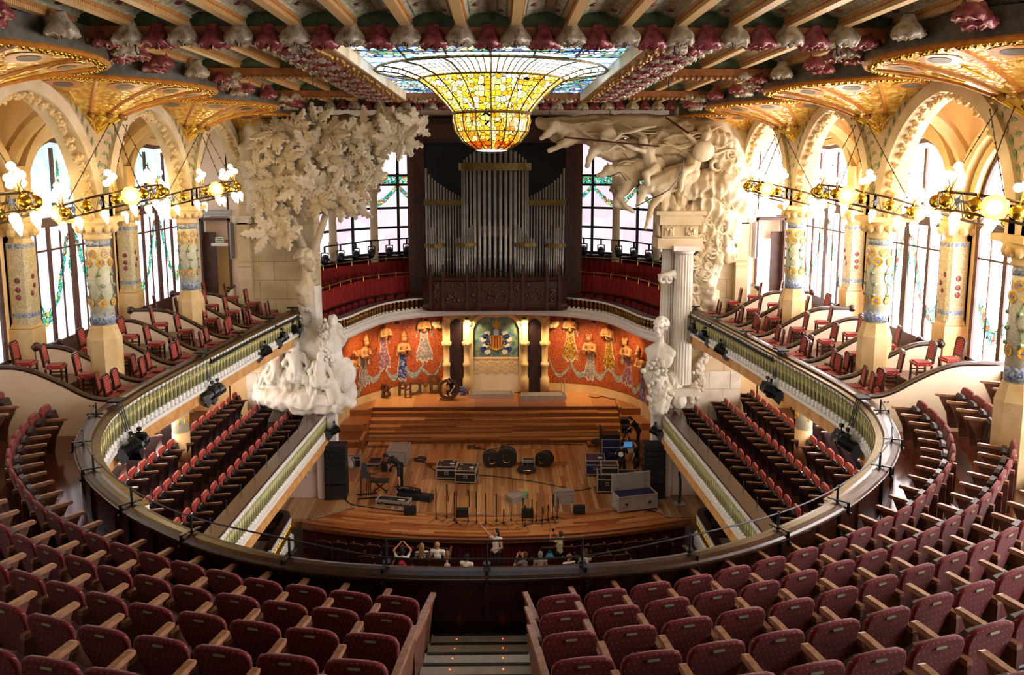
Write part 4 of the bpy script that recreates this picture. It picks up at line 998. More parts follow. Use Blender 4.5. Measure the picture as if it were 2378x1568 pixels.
tag(rest.build('plank_field', 'stage_plank', stage), kind='stuff')
fr = sroot('floor_apron'); fr['label'] = 'darker red curved apron at the front of the stage'
for k in range(18):
    x = -7.3
    while x < 7.3:
        L = R.uniform(1.2, 2.6); x1 = min(7.3, x+L)
        seg = []
        for q in range(5):
            xx = x+(x1-x)*q/4; lim = interp(TAPE, xx); y0 = min(front(xx)+k*.15, lim); y1_ = min(y0+.143, lim)
            seg.append((xx, y0, y1_))
        if max(c-b_ for a, b_, c in seg) > .05:
            b = MB(); V = [(a, b_, .0) for a, b_, c in seg]+[(a, c, .0) for a, b_, c in seg]+[(a, b_, -.05) for a, b_, c in seg]
            b.add(V, [(i, i+1, 6+i, 5+i) for i in range(4)]+[(10+i, 11+i, i+1, i) for i in range(4)]); b.build('plank', 'stage_front', fr)
        x = x1+.01
b = MB(); b.sweep([(x*.25, front(x*.25), 0) for x in range(-29, 30)], [(0, -.28), (.06, -.26), (.09, -.12), (.04, -.06), (.05, .005), (0, .01)]); b.build('edge', 'stage_front', fr)
b = MB(); b.sweep([(x, y, 0) for x, y in TAPE[1:-1]], [(-.02, .0), (.02, .0), (.02, .012), (-.02, .012)]); b.build('tape_line', 'grey_case', fr)
# pleated red skirt under the stage front
def drape(pts, z0, z1, mat, name, parent=None, amp=.05, per=.16, lab=None, cat='curtain'):
    P = resample([Vector(p) for p in pts], .04); b = MB(); b.smooth = True; V = []; d = 0
    for i, (p, t) in enumerate(frames(P)):
        o = amp*sin(2*pi*i*.04/per)+amp*.5*sin(2*pi*i*.04/per*.37+1)
        for q, z in enumerate((z0, z1)): V.append((p.x+t.y*o*(1 if q == 0 else .6), p.y-t.x*o*(1 if q == 0 else .6), z))
    b.add(V, [(2*i, 2*i+2, 2*i+3, 2*i+1) for i in range(len(P)-1)]); o = b.build(name, mat, parent)
    if lab: tag(o, lab, cat)
    return o
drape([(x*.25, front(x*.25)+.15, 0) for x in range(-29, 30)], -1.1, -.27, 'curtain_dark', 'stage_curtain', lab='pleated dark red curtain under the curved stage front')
# steps at the back of the stage
st = sroot('floor_steps'); st['label'] = 'broad wooden choir steps rising at the back of the stage'
for k in range(6):
    z = .2*(k+1); y0 = 37.95+.43*k; y1 = y0+.47 if k < 5 else 44.5
    x = -6.2
    b = MB(); b.box((0, (y0+y1)/2+.03, z/2-.02), (12.35, y1-y0-.04, z-.03)); b.build('riser', 'step_wood', st)
    while x < 6.15:
        L = R.uniform(1.2, 3.4); x1 = min(6.17, x+L)
        nrow = 3 if k < 5 else 1
        for q in range(nrow):
            dy = (y1-y0)/nrow if k < 5 else 4.1
            b = MB(); b.box(((x+x1)/2, y0+dy*(q+.5), z-.02), (x1-x-.01, dy-.008, .04)); b.build('board', 'step_wood', st)
        x = x1
for s in (-1, 1):
    for k, (y0, y1, z, xo) in enumerate([(35.2, 36.6, .3, 8.2), (36.6, 38.1, .6, 8.2), (38.1, 39.6, .9, 8.2), (39.6, 44, 1.2, 8.2)]):
        b = MB(); b.box((s*(6.2+xo)/2, (y0+y1)/2, z/2), (xo-6.2, y1-y0, z)); b.build('side_step', 'step_wood', st)
        b = MB(); b.box((s*(6.2+xo)/2, y0+.06, z+.012), (xo-6.2, .14, .025)); b.box((s*6.26, (y0+y1)/2, z+.012), (.14, y1-y0, .025)); b.build('nosing', 'stage_front', st)
for (x0, x1, y0, y1, z) in ((-3.1, -.84, 35.05, 36.7, .15), (-.45, 3.22, 35.05, 36.75, .15), (-6.1, -4.2, 37.5, 37.95, .13), (4.4, 5.9, 37.4, 37.95, .13)):
    n = max(1, round((x1-x0)/1.85)); w = (x1-x0)/n
    for i in range(n):
        t = thing('stage_riser', 'low wooden platform on the stage at %s' % ('the left of the two drum cases' if x1 < -.5 and y0 < 36 else 'the foot of the steps on the left' if x0 < -5 else 'the foot of the steps on the right' if x0 > 4 else ['behind the two drum cases', 'behind the small drum case'][min(i, 1)]), 'platform', (x0+w*(i+.5), (y0+y1)/2, 0))
        b = MB(); b.box((0, 0, z/2), (w-.02, y1-y0-.02, z-.03)); b.build('body', 'step_wood', t)
        nb = 12
        for q in range(nb): bb = MB(); bb.box((-w/2+w*(q+.5)/nb, 0, z-.01), (w/nb-.006, y1-y0, .03)); bb.build('board', 'stage_front', t)
# ------------------------------------------------------------------ apse wall
WH = [(0, 43.3), (2.8, 43.2), (5.1, 42.6), (6.67, 41), (7.4, 39.4), (7.62, 37), (7.4, 34.6), (7.2, 33.6)]
WALL = resample(cat_rom([Vector((-x, y, 0)) for x, y in reversed(WH)]+[Vector((x, y, 0)) for x, y in WH[1:]], 6), .25)
def wstrip(z0, z1, off=0, f=None):
    P = [p+Vector((t.y, -t.x, 0))*off for p, t in frames(WALL)]
    if f: P = [p for p in P if f(p)]
    n = len(P); b = MB(); b.add([(p.x, p.y, z0) for p in P]+[(p.x, p.y, z1) for p in P], [(i, i+1, n+i+1, n+i) for i in range(n-1)]); return b
struct('wall_back', wstrip(1.6, 6.4), 'orange_mosaic', 'curved orange mosaic wall at the back of the stage')
b = wstrip(0, 1.62, .08); struct('baseboard_back', b, 'stone_warm', 'pale stone plinth under the orange mosaic')
for s in (-1, 1):
    for k in range(7):
        pass
def wall_frame(x, z):
    j = min(range(1, len(WALL)-1), key=lambda i: abs(WALL[i].x-x) if WALL[i].y > 38 else 99)
    p = WALL[j]; t = (WALL[j+1]-WALL[j-1]).normalized(); nn = Vector((t.y, -t.x, 0))   # towards the stage
    p = Vector((x, p.y+(x-p.x)*t.y/max(.2, t.x), 0))
    return Matrix(((t.x, 0, -0+nn.x, p.x), (t.y, 0, nn.y, p.y), (0, 1, 0, z), (0, 0, 0, 1)))   # local x along wall, y up, z out of wall
def poly_on(M, pts, h, mat, name, parent): b = MB(); b.prism(pts, 0, h, M); return b.build(name, mat, parent)
def ribbon(M, path, w, h, mat, name, parent):
    P = [Vector((x, y)) for x, y in path]; L = []; Rr = []
    for i in range(len(P)):
        t = (P[min(i+1, len(P)-1)]-P[max(i-1, 0)]).normalized(); nn = Vector((-t.y, t.x)); ww = w[i] if isinstance(w, list) else w
        L.append(tuple(P[i]+nn*ww)); Rr.append(tuple(P[i]-nn*ww))
    b = MB(); n = len(P); V = [(x, y, 0) for x, y in L]+[(x, y, 0) for x, y in Rr]+[(x, y, h) for x, y in L]+[(x, y, h) for x, y in Rr]
    F = [(2*n+i, 2*n+i+1, 3*n+i+1, 3*n+i) for i in range(n-1)]+[(i, i+1, 2*n+i+1, 2*n+i) for i in range(n-1)]+[(n+i+1, n+i, 3*n+i, 3*n+i+1) for i in range(n-1)]
    b.add(V, F, M); return b.build(name, mat, parent)
# cream pilasters, doors and niche in the middle
niche = sroot('wall_niche'); niche['label'] = 'pale stone niche with columns in the middle of the back wall'
def gb(name, mat, fn, par=niche): b = MB(); fn(b); return b.build(name, mat, par)
gb('frame', 'stone_warm', lambda b: (b.box((0, 42.95, 3.5), (5.4, .3, 5.2)),))
gb('niche_panel', 'cream', lambda b: b.box((.03, 42.75, 2.2), (2.5, .14, 1.9)))
ap = arch_pts(1.2, .75, 8)
b = MB(); b.prism([(-1.2, 3.05)]+[(u, 4.55+w) for u, w in ap]+[(1.2, 3.05)], 0, .1, Matrix(((1, 0, 0, .03), (0, 0, -1, 42.8), (0, 1, 0, 0), (0, 0, 0, 1)))); b.build('shield_panel', 'shield_field', niche)
b = MB(); arch_sweep(b, 0, 0, 4.55, arch_pts(1.22, .77, 8), .2, .25, 3.2); o = b.build('arch_moulding', 'stone_warm', niche); o.rotation_euler = (0, 0, -pi/2); o.location = (.03, 42.65, 0)
for k in range(6):
    for j in range(9):
        b = MB(); b.prism([(0, -.11), (.13, 0), (0, .11), (-.13, 0)], 0, .03, Matrix(((1, 0, 0, .03-1.06+j*.265), (0, 0, -1, 42.68), (0, 1, 0, 2.35+k*.115), (0, 0, 0, 1)))); 
        if (k+j) % 2 == 0: b.build('relief_diamond', 'stone_warm', niche)
gb('shield_border', 'orange_fascia', lambda b: b.box((.03, 42.68, 3.05), (2.44, .05, .06)))
for s in (-1, 1):
    xd = s*2.08
    P = arch_pts(.36, .5, 6)
    b = MB(); b.prism([(-.36, 1.25)]+[(u, 4.75+w) for u, w in P]+[(.36, 1.25)], 0, .06, Matrix(((1, 0, 0, xd), (0, 0, -1, 42.78), (0, 1, 0, 0), (0, 0, 0, 1)))); d = b.build('door_%d' % (1 if s < 0 else 2), 'panel_dark'); tag(d, 'narrow dark arched door in the back wall, %s of the shield' % ('left' if s < 0 else 'right'), None, None, 'structure')
    for x, r in ((s*1.53, .16), (s*2.62, .17)):
        b = MB(); b.smooth = True; b.lathe([(.24, 1.25), (.24, 2.0), (.19, 2.08), (.17, 2.2), (.17, 2.65), (.22, 2.7), (.22, 2.85), (.16, 2.9), (.16, 3.75), (.26, 3.85), (.28, 4.0), (.2, 4.02), (.2, 5.3)], 10, (x, 42.62, 0)); b.build('column', 'stone_warm', niche)
        b = MB(); b.smooth = True; [b.ball((x+.2*cos(q), 42.6+.2*sin(q), 3.9), .08, 6, 4) for q in range(7)]; [b.ball((x+R.uniform(-.2, .2), 42.5, 5.0+.1*q), .13, 6, 4) for q in range(4)]; b.build('capital_carving', 'stone_warm', niche)
    b = MB(); b.smooth = True; [b.ball((s*(2.95+.1*q), 42.75, 4.85+.1*(q % 2)), .16, 6, 5) for q in range(4)]; b.build('corbel_carving', 'stone_warm', niche)
# heraldic shield in mosaic
sh = thing('mosaic_shield', 'red and gold striped shield with blue and white plumes on the niche wall', 'shield', (.03, 42.69, 4.0))
Ms = Matrix(((1, 0, 0, 0), (0, 0, -1, 0), (0, 1, 0, 0), (0, 0, 0, 1)))
simple('heraldic_gold', 'c99a34', .5); simple('heraldic_red', '9a2a1c', .5); simple('heraldic_blue', '32407e', .5); simple('heraldic_white', 'd8d2c8', .5)
def hb(pts, h, mat, nm, par=sh): b = MB(); b.prism(pts, 0, h, Ms); return b.build(nm, mat, par)
body = hb([(-.32, .32), (.32, .32), (.32, -.1), (.22, -.3), (0, -.45), (-.22, -.3), (-.32, -.1)], .03, 'heraldic_gold', 'shield_body')
for q in range(4): hb([(-.26+q*.145, .31), (-.2+q*.145, .31), (-.2+q*.145, -.2-.12*(q in (1, 2))), (-.26+q*.145, -.2-.12*(q in (1, 2)))], .04, 'heraldic_red', 'stripe', body)
for s in (-1, 1):
    for q in range(7):
        a = 1.9-.55*q; x, y = s*(.45+.12*(q % 3)), .45-.17*q
        hb([(x+.16*cos(2*pi*k/7)*(1+.3*(k % 2)), y+.12*sin(2*pi*k/7)*(1+.3*(k % 2))) for k in range(7)], .02, 'heraldic_blue' if q % 2 else 'heraldic_white', 'plume')
hb([(-.12, .34), (.12, .34), (.15, .6), (0, .75), (-.15, .6)], .04, 'heraldic_white', 'helmet'); hb([(-.16, .74), (.16, .74), (.22, 1.15), (.1, .95), (0, 1.25), (-.1, .95), (-.22, 1.15)], .03, 'heraldic_gold', 'crown')
b = MB(); b.smooth = True; [b.ball((.45*cos(-.3-k*.21), -.02, .05+.5*sin(-.3-k*.21)), .05, 6, 4) for k in range(13)]; b.build('collar', 'heraldic_gold', sh)
# ------------------------------------------------------------------ choir balcony above the stage
FH = [(0, 40.6), (1.5, 40.5), (3.6, 39.95), (5.14, 38.6), (5.87, 36.8), (6.4, 34.8), (6.95, 33.7)]
FR = resample(cat_rom([Vector((-x, y, 0)) for x, y in reversed(FH)]+[Vector((x, y, 0)) for x, y in FH[1:]], 6), .2)
def foff(d): return [p+Vector((-t.y, t.x, 0))*d for p, t in frames(FR)]
def fstrip(d0, d1, z0, z1):
    A, B = foff(d0), foff(d1); n = len(A); b = MB(); b.add([(p.x, p.y, z0) for p in A]+[(p.x, p.y, z1) for p in B], [(i, i+1, n+i+1, n+i) for i in range(n-1)]); return b
bal = sroot('floor_choir'); bal['label'] = 'stepped choir balcony behind the stage'
fstrip(-.02, 4.6, 5.86, 5.86).build('underside', 'plaster', bal)
for k, (d0, d1, z) in enumerate(((0, 1.25, 6.0), (1.25, 2.9, 6.95), (2.9, 5.2, 7.45))):
    fstrip(d0, d1, z, z).build('tier', 'dark_wood', bal); fstrip(d0, d0+.01, z-.95 if k else 5.9, z).build('tier_face', 'organ_wood', bal)
b = MB(); b.sweep([(p.x, p.y, 0) for p in FR], [(-.02, 5.82), (.05, 5.84), (.1, 5.95), (.05, 6.08), (.12, 6.2), (.12, 6.3), (-.02, 6.3)]); struct('trim_9', b, 'white_paint', 'curved white cornice under the choir balcony')
cb = thing('choir_balustrade', 'white capped gold glass balustrade along the curved choir balcony', 'balustrade', (0, 0, 0))
amb = baluster_mesh(.48, ['white_glaze', 'bal_amber', 'gold'], .9)
for p, t in frames(resample(FR, .26)):
    if abs(p.x) > 3.5: put('baluster', amb, cb, (p.x, p.y, 6.3))
b = MB()
for s in (-1, 1):
    P = [(p.x, p.y, 0) for p in FR if p.x*s > 3.4]; b.sweep(P, [(-.1, 6.76), (.1, 6.76), (.1, 6.84), (-.1, 6.84)])
b.build('top_moulding', 'white_glaze', cb)
b = MB()
for s in (-1, 1): b.sweep([(p.x, p.y, 0) for p in FR if p.x*s > 3.4], [(-.25, 6.84), (.1, 6.84), (.1, 6.88), (-.25, 6.88)])
b.build('handrail', 'dark_wood', cb)
for s in (-1, 1):
    side = 'left' if s < 0 else 'right'
    for d, z0, z1, zr, nm in ((1.3, 6.95, 7.8, 7.95, 'front'), (2.95, 7.45, 8.35, 8.5, 'rear')):
        P = [p for p in foff(d) if p.x*s > (3.9 if d < 2 else 3.7)]
        drape(P, z0, z1, 'curtain', 'balcony_curtain', amp=.035, per=.3, lab='red cloth hung on the %s brass rail of the choir balcony, %s side' % (nm, side))
        t = thing('brass_rail', 'brass %s rail above the red cloth of the choir balcony, %s side' % (nm, side), 'rail', (0, 0, 0))
        b = MB(); b.tube([p+Vector((0, 0, zr)) for p in P], .025, 6); b.build('bar', 'brass', t)
        for p in resample(P, 1.0):
            b = MB(); b.tube([p+Vector((0, 0, z1-.06)), p+Vector((0, 0, zr))], .02, 6); b.ball(p+Vector((0, 0, zr+.02)), .045, 6, 5); b.build('post', 'brass', t)
    # red tip-up benches of the choir
    b = MB(); b.prism([(-.26, 0), (.26, 0), (.24, .5), (.15, .56), (-.15, .56), (-.24, .5)], -.03, .03, Matrix.Translation((0, .2, .35)) @ Matrix.Rotation(pi/2-.15, 4, 'X')); CHM = [('backrest', b.mesh('backrest', 'red_cloth'))]
    b = MB(); b.box((0, 0, .32), (.5, .4, .08)); CHM.append(('seat', b.mesh('seat', 'red_cloth'))); b = MB(); b.box((0, 0, .14), (.4, .3, .28)); CHM.append(('base', b.mesh('base', 'dark_wood')))
    for r, d in enumerate((.75, 2.2)):
        P = [p for p in foff(d) if p.x*s > 3.9 and p.y > 34.9]; z = (6.0, 6.95)[r]
        for i, (p, tt) in enumerate(frames(resample(P, .6))):
            o = put('choir_chair', None, None, (p.x, p.y, z), atan2(tt.y, tt.x)); [put(nm_, me_, o) for nm_, me_ in CHM]; tag(o, 'dark red choir seat, %s from the %s end, %s balcony row, %s side' % (nth(i), 'stage' if s < 0 else 'organ', ['front', 'rear'][r], side), 'seat', 'choir balcony seats')
# ------------------------------------------------------------------ organ
org = thing('pipe_organ', 'large organ with rows of grey metal pipes and brass bands in a dark case', 'organ', (0, 40.4, 0))
def pz(py): return 13.2-(py-388)*.02105
b = MB(); b.box((0, 2.2, 10.8), (8.6, .2, 10)); b.build('back_board', 'black', org)
b = MB(); [b.box((s*3.75, .9, 10.8), (.5, .9, 9)) for s in (-1, 1)]; b.box((0, 1.2, 15.0), (8, .8, 1.2)); b.build('case', 'organ_wood', org)
def pipe(x, y, z0, z1, r, foot=.9):
    b = MB(); b.smooth = True
    b.lathe([(r*.35, z0), (r, z0+foot), (r, z1)], 10, (x, y, 0)); b.m = 1; b.smooth = False
    b.box((x, y-r*.9, z0+foot+.12), (r*1.1, r*.5, .14)); b.m = 0; b.lathe([(r*.98, z1-.02), (r*.9, z1-.05)], 10, (x, y, 0)); b.build('pipe', ['pipe', 'alu'], org)
for i in range(17):
    f = (i-8)/8; x = 1.58*sin(f*1.25)/sin(1.25); y = -.25-.6*(cos(f*1.25)); pipe(x, y, 7.7, 14.15-.75*abs(f)**1.7, .08 if abs(f) < .6 else .05, 1.1)
for s in (-1, 1):
    for i in range(15):
        f = i/14; pipe(s*(3.36-2.0*f), -.15+.12*f, 7.75, 13.15-1.55*f**.62, .056-.012*f, .8)
    for i in range(8):
        f = i/7; pipe(s*(3.3-.75*f), -.5-.25*sin(pi*f), 7.75, 10.15+.2*sin(pi*min(1, f*1.6))-.45*f*f, .034, .5)
        pipe(s*(1.85-.85*f), -.75-.2*sin(pi*f), 7.75, 9.75+.9*f**1.5, .038, .5)
def band(P, z, h): b = MB(); b.sweep(P, [(-.02, z-h/2), (.05, z-h/2), (.05, z+h/2), (-.02, z+h/2)]); b.build('band', 'gold_dark', org)
band([(1.72*sin((k/8-1)*1.25)/sin(1.25), -.4-.6*cos((k/8-1)*1.25), 0) for k in range(17)], pz(387), .36)
for s in (-1, 1):
    a, c = sorted((s*3.48, s*1.3)); band([(a, -.25, 0), (c, -.25, 0)], pz(470), .26)
    a, c = sorted((s*3.42, s*2.45)); band([(a+(c-a)*k/6, -.6-.28*sin(pi*k/6), 0) for k in range(7)], pz(568), .19)
    a, c = sorted((s*1.95, s*.95)); band([(a+(c-a)*k/6, -.85-.22*sin(pi*k/6), 0) for k in range(7)], pz(565), .19)
b = MB(); b.box((0, -.75, pz(534)), (1.55, .12, .5)); b.build('carved_panel', 'carved_wood', org)
og = thing('organ_gallery', 'dark carved wooden front of the organ gallery with iron cresting', 'gallery front', (0, 39.0, 0))
G = [(-3.55, .9), (-3.5, .3), (-3.2, .05), (-2.6, 0), (2.6, 0), (3.2, .05), (3.5, .3), (3.55, .9)]
b = MB(); b.sweep([(x, y, 0) for x, y in G], [(-.3, 6.3), (.0, 6.3), (.05, 6.5), (-.02, 6.62), (-.02, 7.72), (.06, 7.8), (.08, 7.92), (-.3, 7.92)]); b.build('body', 'organ_wood', og)
edges = [-3.1, -2.5, -1.35, -.78, .78, 1.35, 2.5, 3.1]
for i, x in enumerate(edges):
    b = MB(); b.box((x, -.05, 7.2), (.12, .12, 1.7)); b.box((x, -.08, 6.62), (.17, .16, .3)); b.box((x, 0, 8.2), (.12, .12, .7)); b.build('pilaster', 'organ_wood', og)
    if i < 7:
        x1 = edges[i+1]; w = x1-x-.16; b = MB(); b.smooth = True
        for q in range(int(16*w)+6): b.ball((x+.08+R.uniform(.06, w-.06), -.03, 6.78+R.uniform(0, .85)), R.uniform(.05, .11), 6, 4, (1, .5, 1))
        tag(b.build('carved_panel', 'carved_wood', og), kind='stuff')
        b = MB(); n = max(3, int(w/.09))
        for q in range(n): xx = x+.08+w*(q+.5)/n; hh = .18+.22*sin(pi*(q+.5)/n)*(w > 1); b.tube([(xx, 0, 7.92), (xx+.03, 0, 7.92+hh*.5), (xx, 0, 7.92+hh)], .012, 4)
        b.tube([(x+.06+w*q/8, 0, 7.92+.18+.22*sin(pi*q/8)*(w > 1)) for q in range(9)], .02, 5); b.tube([(x+.06, 0, 8.02), (x1-.06, 0, 8.02)], .012, 4); b.build('cresting', 'iron', og)
# ------------------------------------------------------------------ back windows, columns and stage lights
BW_ = [(9.6, 36.5), (9.3, 39.5), (8.2, 42.2), (6.3, 44.3), (4.0, 45.3), (2.6, 45.5)]
nb = 0
for s in (-1, 1):
    side = 'left' if s < 0 else 'right'
    P = resample(cat_rom([Vector((s*x, y, 0)) for x, y in BW_], 6), n=10)
    w = sroot('window_%d' % (21 if s < 0 else 22)); w['label'] = 'curved stained glass window with black bars behind the choir, %s side' % side
    for i in range(9):
        a, c = P[i], P[i+1]; M0 = [a, c]
        for z0, z1 in ((8.5, 9.95), (9.95, 11.0), (11.0, 12.5), (12.5, 15.2)):
            b = MB(); b.add([(a.x, a.y, z0), (c.x, c.y, z0), (c.x, c.y, z1), (a.x, a.y, z1)], [(0, 1, 2, 3)]); b.build('pane', 'pane_back', w)
        d = (Vector((0, 38, 0))-(a+c)/2).normalized()*.06
        b = MB(); b.box((a.x+d.x, a.y+d.y, 11.8), (.14, .14, 6.8)); b.build('mullion', 'black_iron', w)
        b = MB(); [b.bar((a.x+d.x, a.y+d.y, z), (c.x+d.x, c.y+d.y, z), .08, .12) for z in (8.55, 9.95, 11.0, 12.25, 12.75)]; b.build('glazing_bar', 'black_iron', w)
        b = MB(); b.add([(a.x+d.x*.5, a.y+d.y*.5, 12.3), (c.x+d.x*.5, c.y+d.y*.5, 12.3), (c.x+d.x*.5, c.y+d.y*.5, 12.7), (a.x+d.x*.5, a.y+d.y*.5, 12.7)], [(0, 1, 2, 3)]); b.build('flower_panel', 'garland_glass', w)
        V = []
        for k in range(9):
            f = k/8; q = a.lerp(c, f)+d*.5; zz = 12.2-1.0*(sin(pi*(f/2 if i % 2 else .5+f/2))); V += [(q.x, q.y, zz+.16), (q.x, q.y, zz-.16)]
        b = MB(); b.add(V, [(2*k, 2*k+1, 2*k+3, 2*k+2) for k in range(8)]); b.build('garland', 'garland_glass', w)
    b = MB(); [b.box(((P[i].x+P[i+1].x)/2, (P[i].y+P[i+1].y)/2, 7.2), (1.5, 1.5, 2.6)) for i in range(9)]; struct('wall_choir_%s' % side, b, 'dark_wood', 'dark wall under the choir windows, %s side' % side)
    # arch stone beside the organ
    for i, (x, y) in enumerate(((-8.2, 41.4), (-6.3, 42.6), (-4.1, 43.2))):
        t = thing('choir_column', 'slim grey stone column before the choir window, %s from the organ, %s' % (nth(2-i), side), 'column', (-s*x, y, 7.4), 0, 'choir columns')
        b = MB(); b.smooth = True; b.lathe([(.27, 0), (.27, .25), (.2, .35), (.2, 1.4), (.24, 1.45), (.24, 2.0), (.2, 2.05), (.185, 4.3)], 12); b.build('shaft', 'stone', t)
        b = MB(); b.smooth = True; b.lathe([(.185, 4.3), (.24, 4.45), (.36, 4.75), (.36, 4.85)], 12); [b.ball((.3*cos(q*pi/4), .3*sin(q*pi/4), 4.62), .11, 6, 4) for q in range(8)]; b.build('capital', 'stone', t)
        b = MB(); b.box((0, 0, 6.4), (.45, .45, 3.1)); b.build('springer', 'stone', t)
    t = thing('light_truss', 'black pipe with hanging stage lamps across the choir window, %s side' % side, 'lighting bar', (0, 0, 0))
    Q = [Vector((s*8.3, 39.8, 9.35)), Vector((s*6.6, 41.8, 9.45)), Vector((s*4.6, 42.9, 9.5)), Vector((s*3.7, 43.0, 9.5))]
    b = MB(); b.tube(Q, .035, 6); b.build('bar', 'black', t)
    for p in resample(Q, n=7)[0:6]:
        b = MB(); b.tube([p, p-Vector((0, 0, .3))], .05, 6); b.tube([p-Vector((.17, 0, .3)), p-Vector((.17, 0, .62))], .03, 5); b.tube([p-Vector((-.17, 0, .3)), p-Vector((-.17, 0, .62))], .03, 5); b.bar(p-Vector((.17, 0, .3)), p-Vector((-.17, 0, .3)), .05)
        b.smooth = True; b.tube([p-Vector((0, -.15, .5)), p-Vector((0, .02, .62)), p-Vector((0, .2, .78))], [.14, .2, .15], 8); b.build('moving_head', 'black', t)
# arch framing the organ
b = MB()
for s in (-1, 1): b.box((s*4.05, 41.0, 10.5), (.55, .7, 6.0))
arch_sweep(b, 0, 0, 12.2, arch_pts(3.8, 2.4), .6, .8); o = b
m = MB(); [m.box((s*4.1, 41.2, 10.8), (.5, .6, 8.0)) for s in (-1, 1)]; m.box((0, 41.3, 14.95), (8.6, .6, .7)); struct('trim_10', m, 'carved_wood', 'dark stone frame round the organ')
m = MB(); m.box((0, 33.42, 16.2), (27, .1, 1.2)); struct('wall_ceiling_end', m, 'boss_stem', 'filler strip added above the stage arch to stop a light leak')  # added to close the gap where world light leaked in
for s in (-1, 1): m = MB(); m.box((s*10.4, 34.25, 3.0), (6, .2, 7)); struct('wall_%s_end_lower' % ('left' if s < 0 else 'right'), m, 'plaster', 'plaster wall at the stage end of the lower gallery')
m = MB(); m.box((0, 20, 17), (29, 56, .2)); struct('blocker', m, 'stone', 'roof above the ceiling, added unseen to block sky light')  # unseen slab, added only to keep world light out from above
m = MB(); m.box((0, 46.2, 9), (22, .2, 20)); struct('wall_rear', m, 'black', 'dark wall far behind the organ')
m = MB(); m.grid(lambda a, c: (-10+20*a, 33.4+12.6*c, 15.75), 2, 2); struct('ceiling_5', m, 'stone', 'stone vault over the choir')
# ------------------------------------------------------------------ sculpture helpers
import numpy as np
_F = Vector((sin(YAW)*cos(PITCH), cos(YAW)*cos(PITCH), -sin(PITCH))); _Rt = Vector((cos(YAW), -sin(YAW), 0)); _U = _Rt.cross(_F)
def A(u, v, Y):
    r = _F+_Rt*((u-1189)/1900)-_U*((v-(388+1900*math.tan(PITCH)))/1900); return Vector(camo.location)+r*(Y/r.y)
def capsule(mb, p, r0, q, r1, n=8):
    p, q = Vector(p), Vector(q); d = q-p
    if d.length < 1e-5: mb.ball(p, max(r0, r1), n, 6); return
    t = d.normalized(); pts = []; rr = []
    for k in (80, 50, 20): pts.append(p-t*r0*sin(radians(k))); rr.append(r0*cos(radians(k)))
    for k in (-20, -50, -80): pts.append(q+t*r1*sin(radians(-k))); rr.append(r1*cos(radians(k)))
    mb.tube(pts, rr, n)
SCR = {}
def fuse(mb, voxel, smooth=3, noise_amp=0, noise_sc=3, ridge=False):
    me = bpy.data.meshes.new('tmp'); me.from_pydata(mb.v, [], mb.f)     # the remesh runs alone in a scratch scene
    if 'o' not in SCR:
        SCR['s'] = bpy.data.scenes.new('scratch'); SCR['o'] = bpy.data.objects.new('tmp', me); SCR['s'].collection.objects.link(SCR['o'])
        SCR['r'] = SCR['o'].modifiers.new('r', 'REMESH'); SCR['r'].mode = 'VOXEL'; SCR['m'] = SCR['o'].modifiers.new('s', 'SMOOTH'); SCR['m'].factor = .5
    o = SCR['o']; o.data = me; SCR['r'].voxel_size = voxel; SCR['m'].iterations = smooth
    dg = SCR['s'].view_layers[0].depsgraph
    if dg is None:
        with bpy.context.temp_override(scene=SCR['s'], view_layer=SCR['s'].view_layers[0]): dg = bpy.context.evaluated_depsgraph_get()
    SCR['s'].view_layers[0].update(); out = bpy.data.meshes.new_from_object(o.evaluated_get(dg))
    if noise_amp:
        n = len(out.vertices); co = np.empty(n*3); no = np.empty(n*3); out.vertices.foreach_get('co', co); out.vertices.foreach_get('normal', no); co = co.reshape(-1, 3); no = no.reshape(-1, 3)
        for i in range(n):
            c = Vector(co[i]); k = noise.noise(c*noise_sc)
            if ridge:                                    # long hanging folds
                w = noise.noise(c*.9)*1.2; k = .9-2.2*abs(noise.noise(Vector((c.x*noise_sc*1.6+w, c.y*noise_sc*1.6, c.z*noise_sc*.35+w))))
            co[i] += no[i]*(noise_amp*(k+.4*noise.noise(c*noise_sc*2.7)))
        out.vertices.foreach_set('co', co.ravel())
    out.polygons.foreach_set('use_smooth', [True]*len(out.polygons)); out.update(); return out
def sculpt(name, parent, mat, chains, balls=(), voxel=.05, smooth=3, amp=0, sc=3, ridge=False):
    # chains: polylines of (px, py, depth, radius) ; balls: (px, py, depth, rx, ry, rz)
    mb = MB()
    for ch in chains:
        P = [(A(*c[:3]), c[3]) for c in ch]
        for (p, r), (q, s_) in zip(P, P[1:]): capsule(mb, p, r, q, s_)
    for bl in balls: mb.ball(A(*bl[:3]), 1, 12, 8, bl[3:6])
    me = fuse(mb, voxel, smooth, amp, sc, ridge); me.materials.clear(); me.materials.append(MAT[mat]); return put(name, me, parent)
simple('marble', 'd8c9ac', .7, 0, 'bda982', 1.3, .6, 10)
simple('marble_white', 'e6e0d4', .65, 0, 'd0c6b4', 1.3, .5, 12)
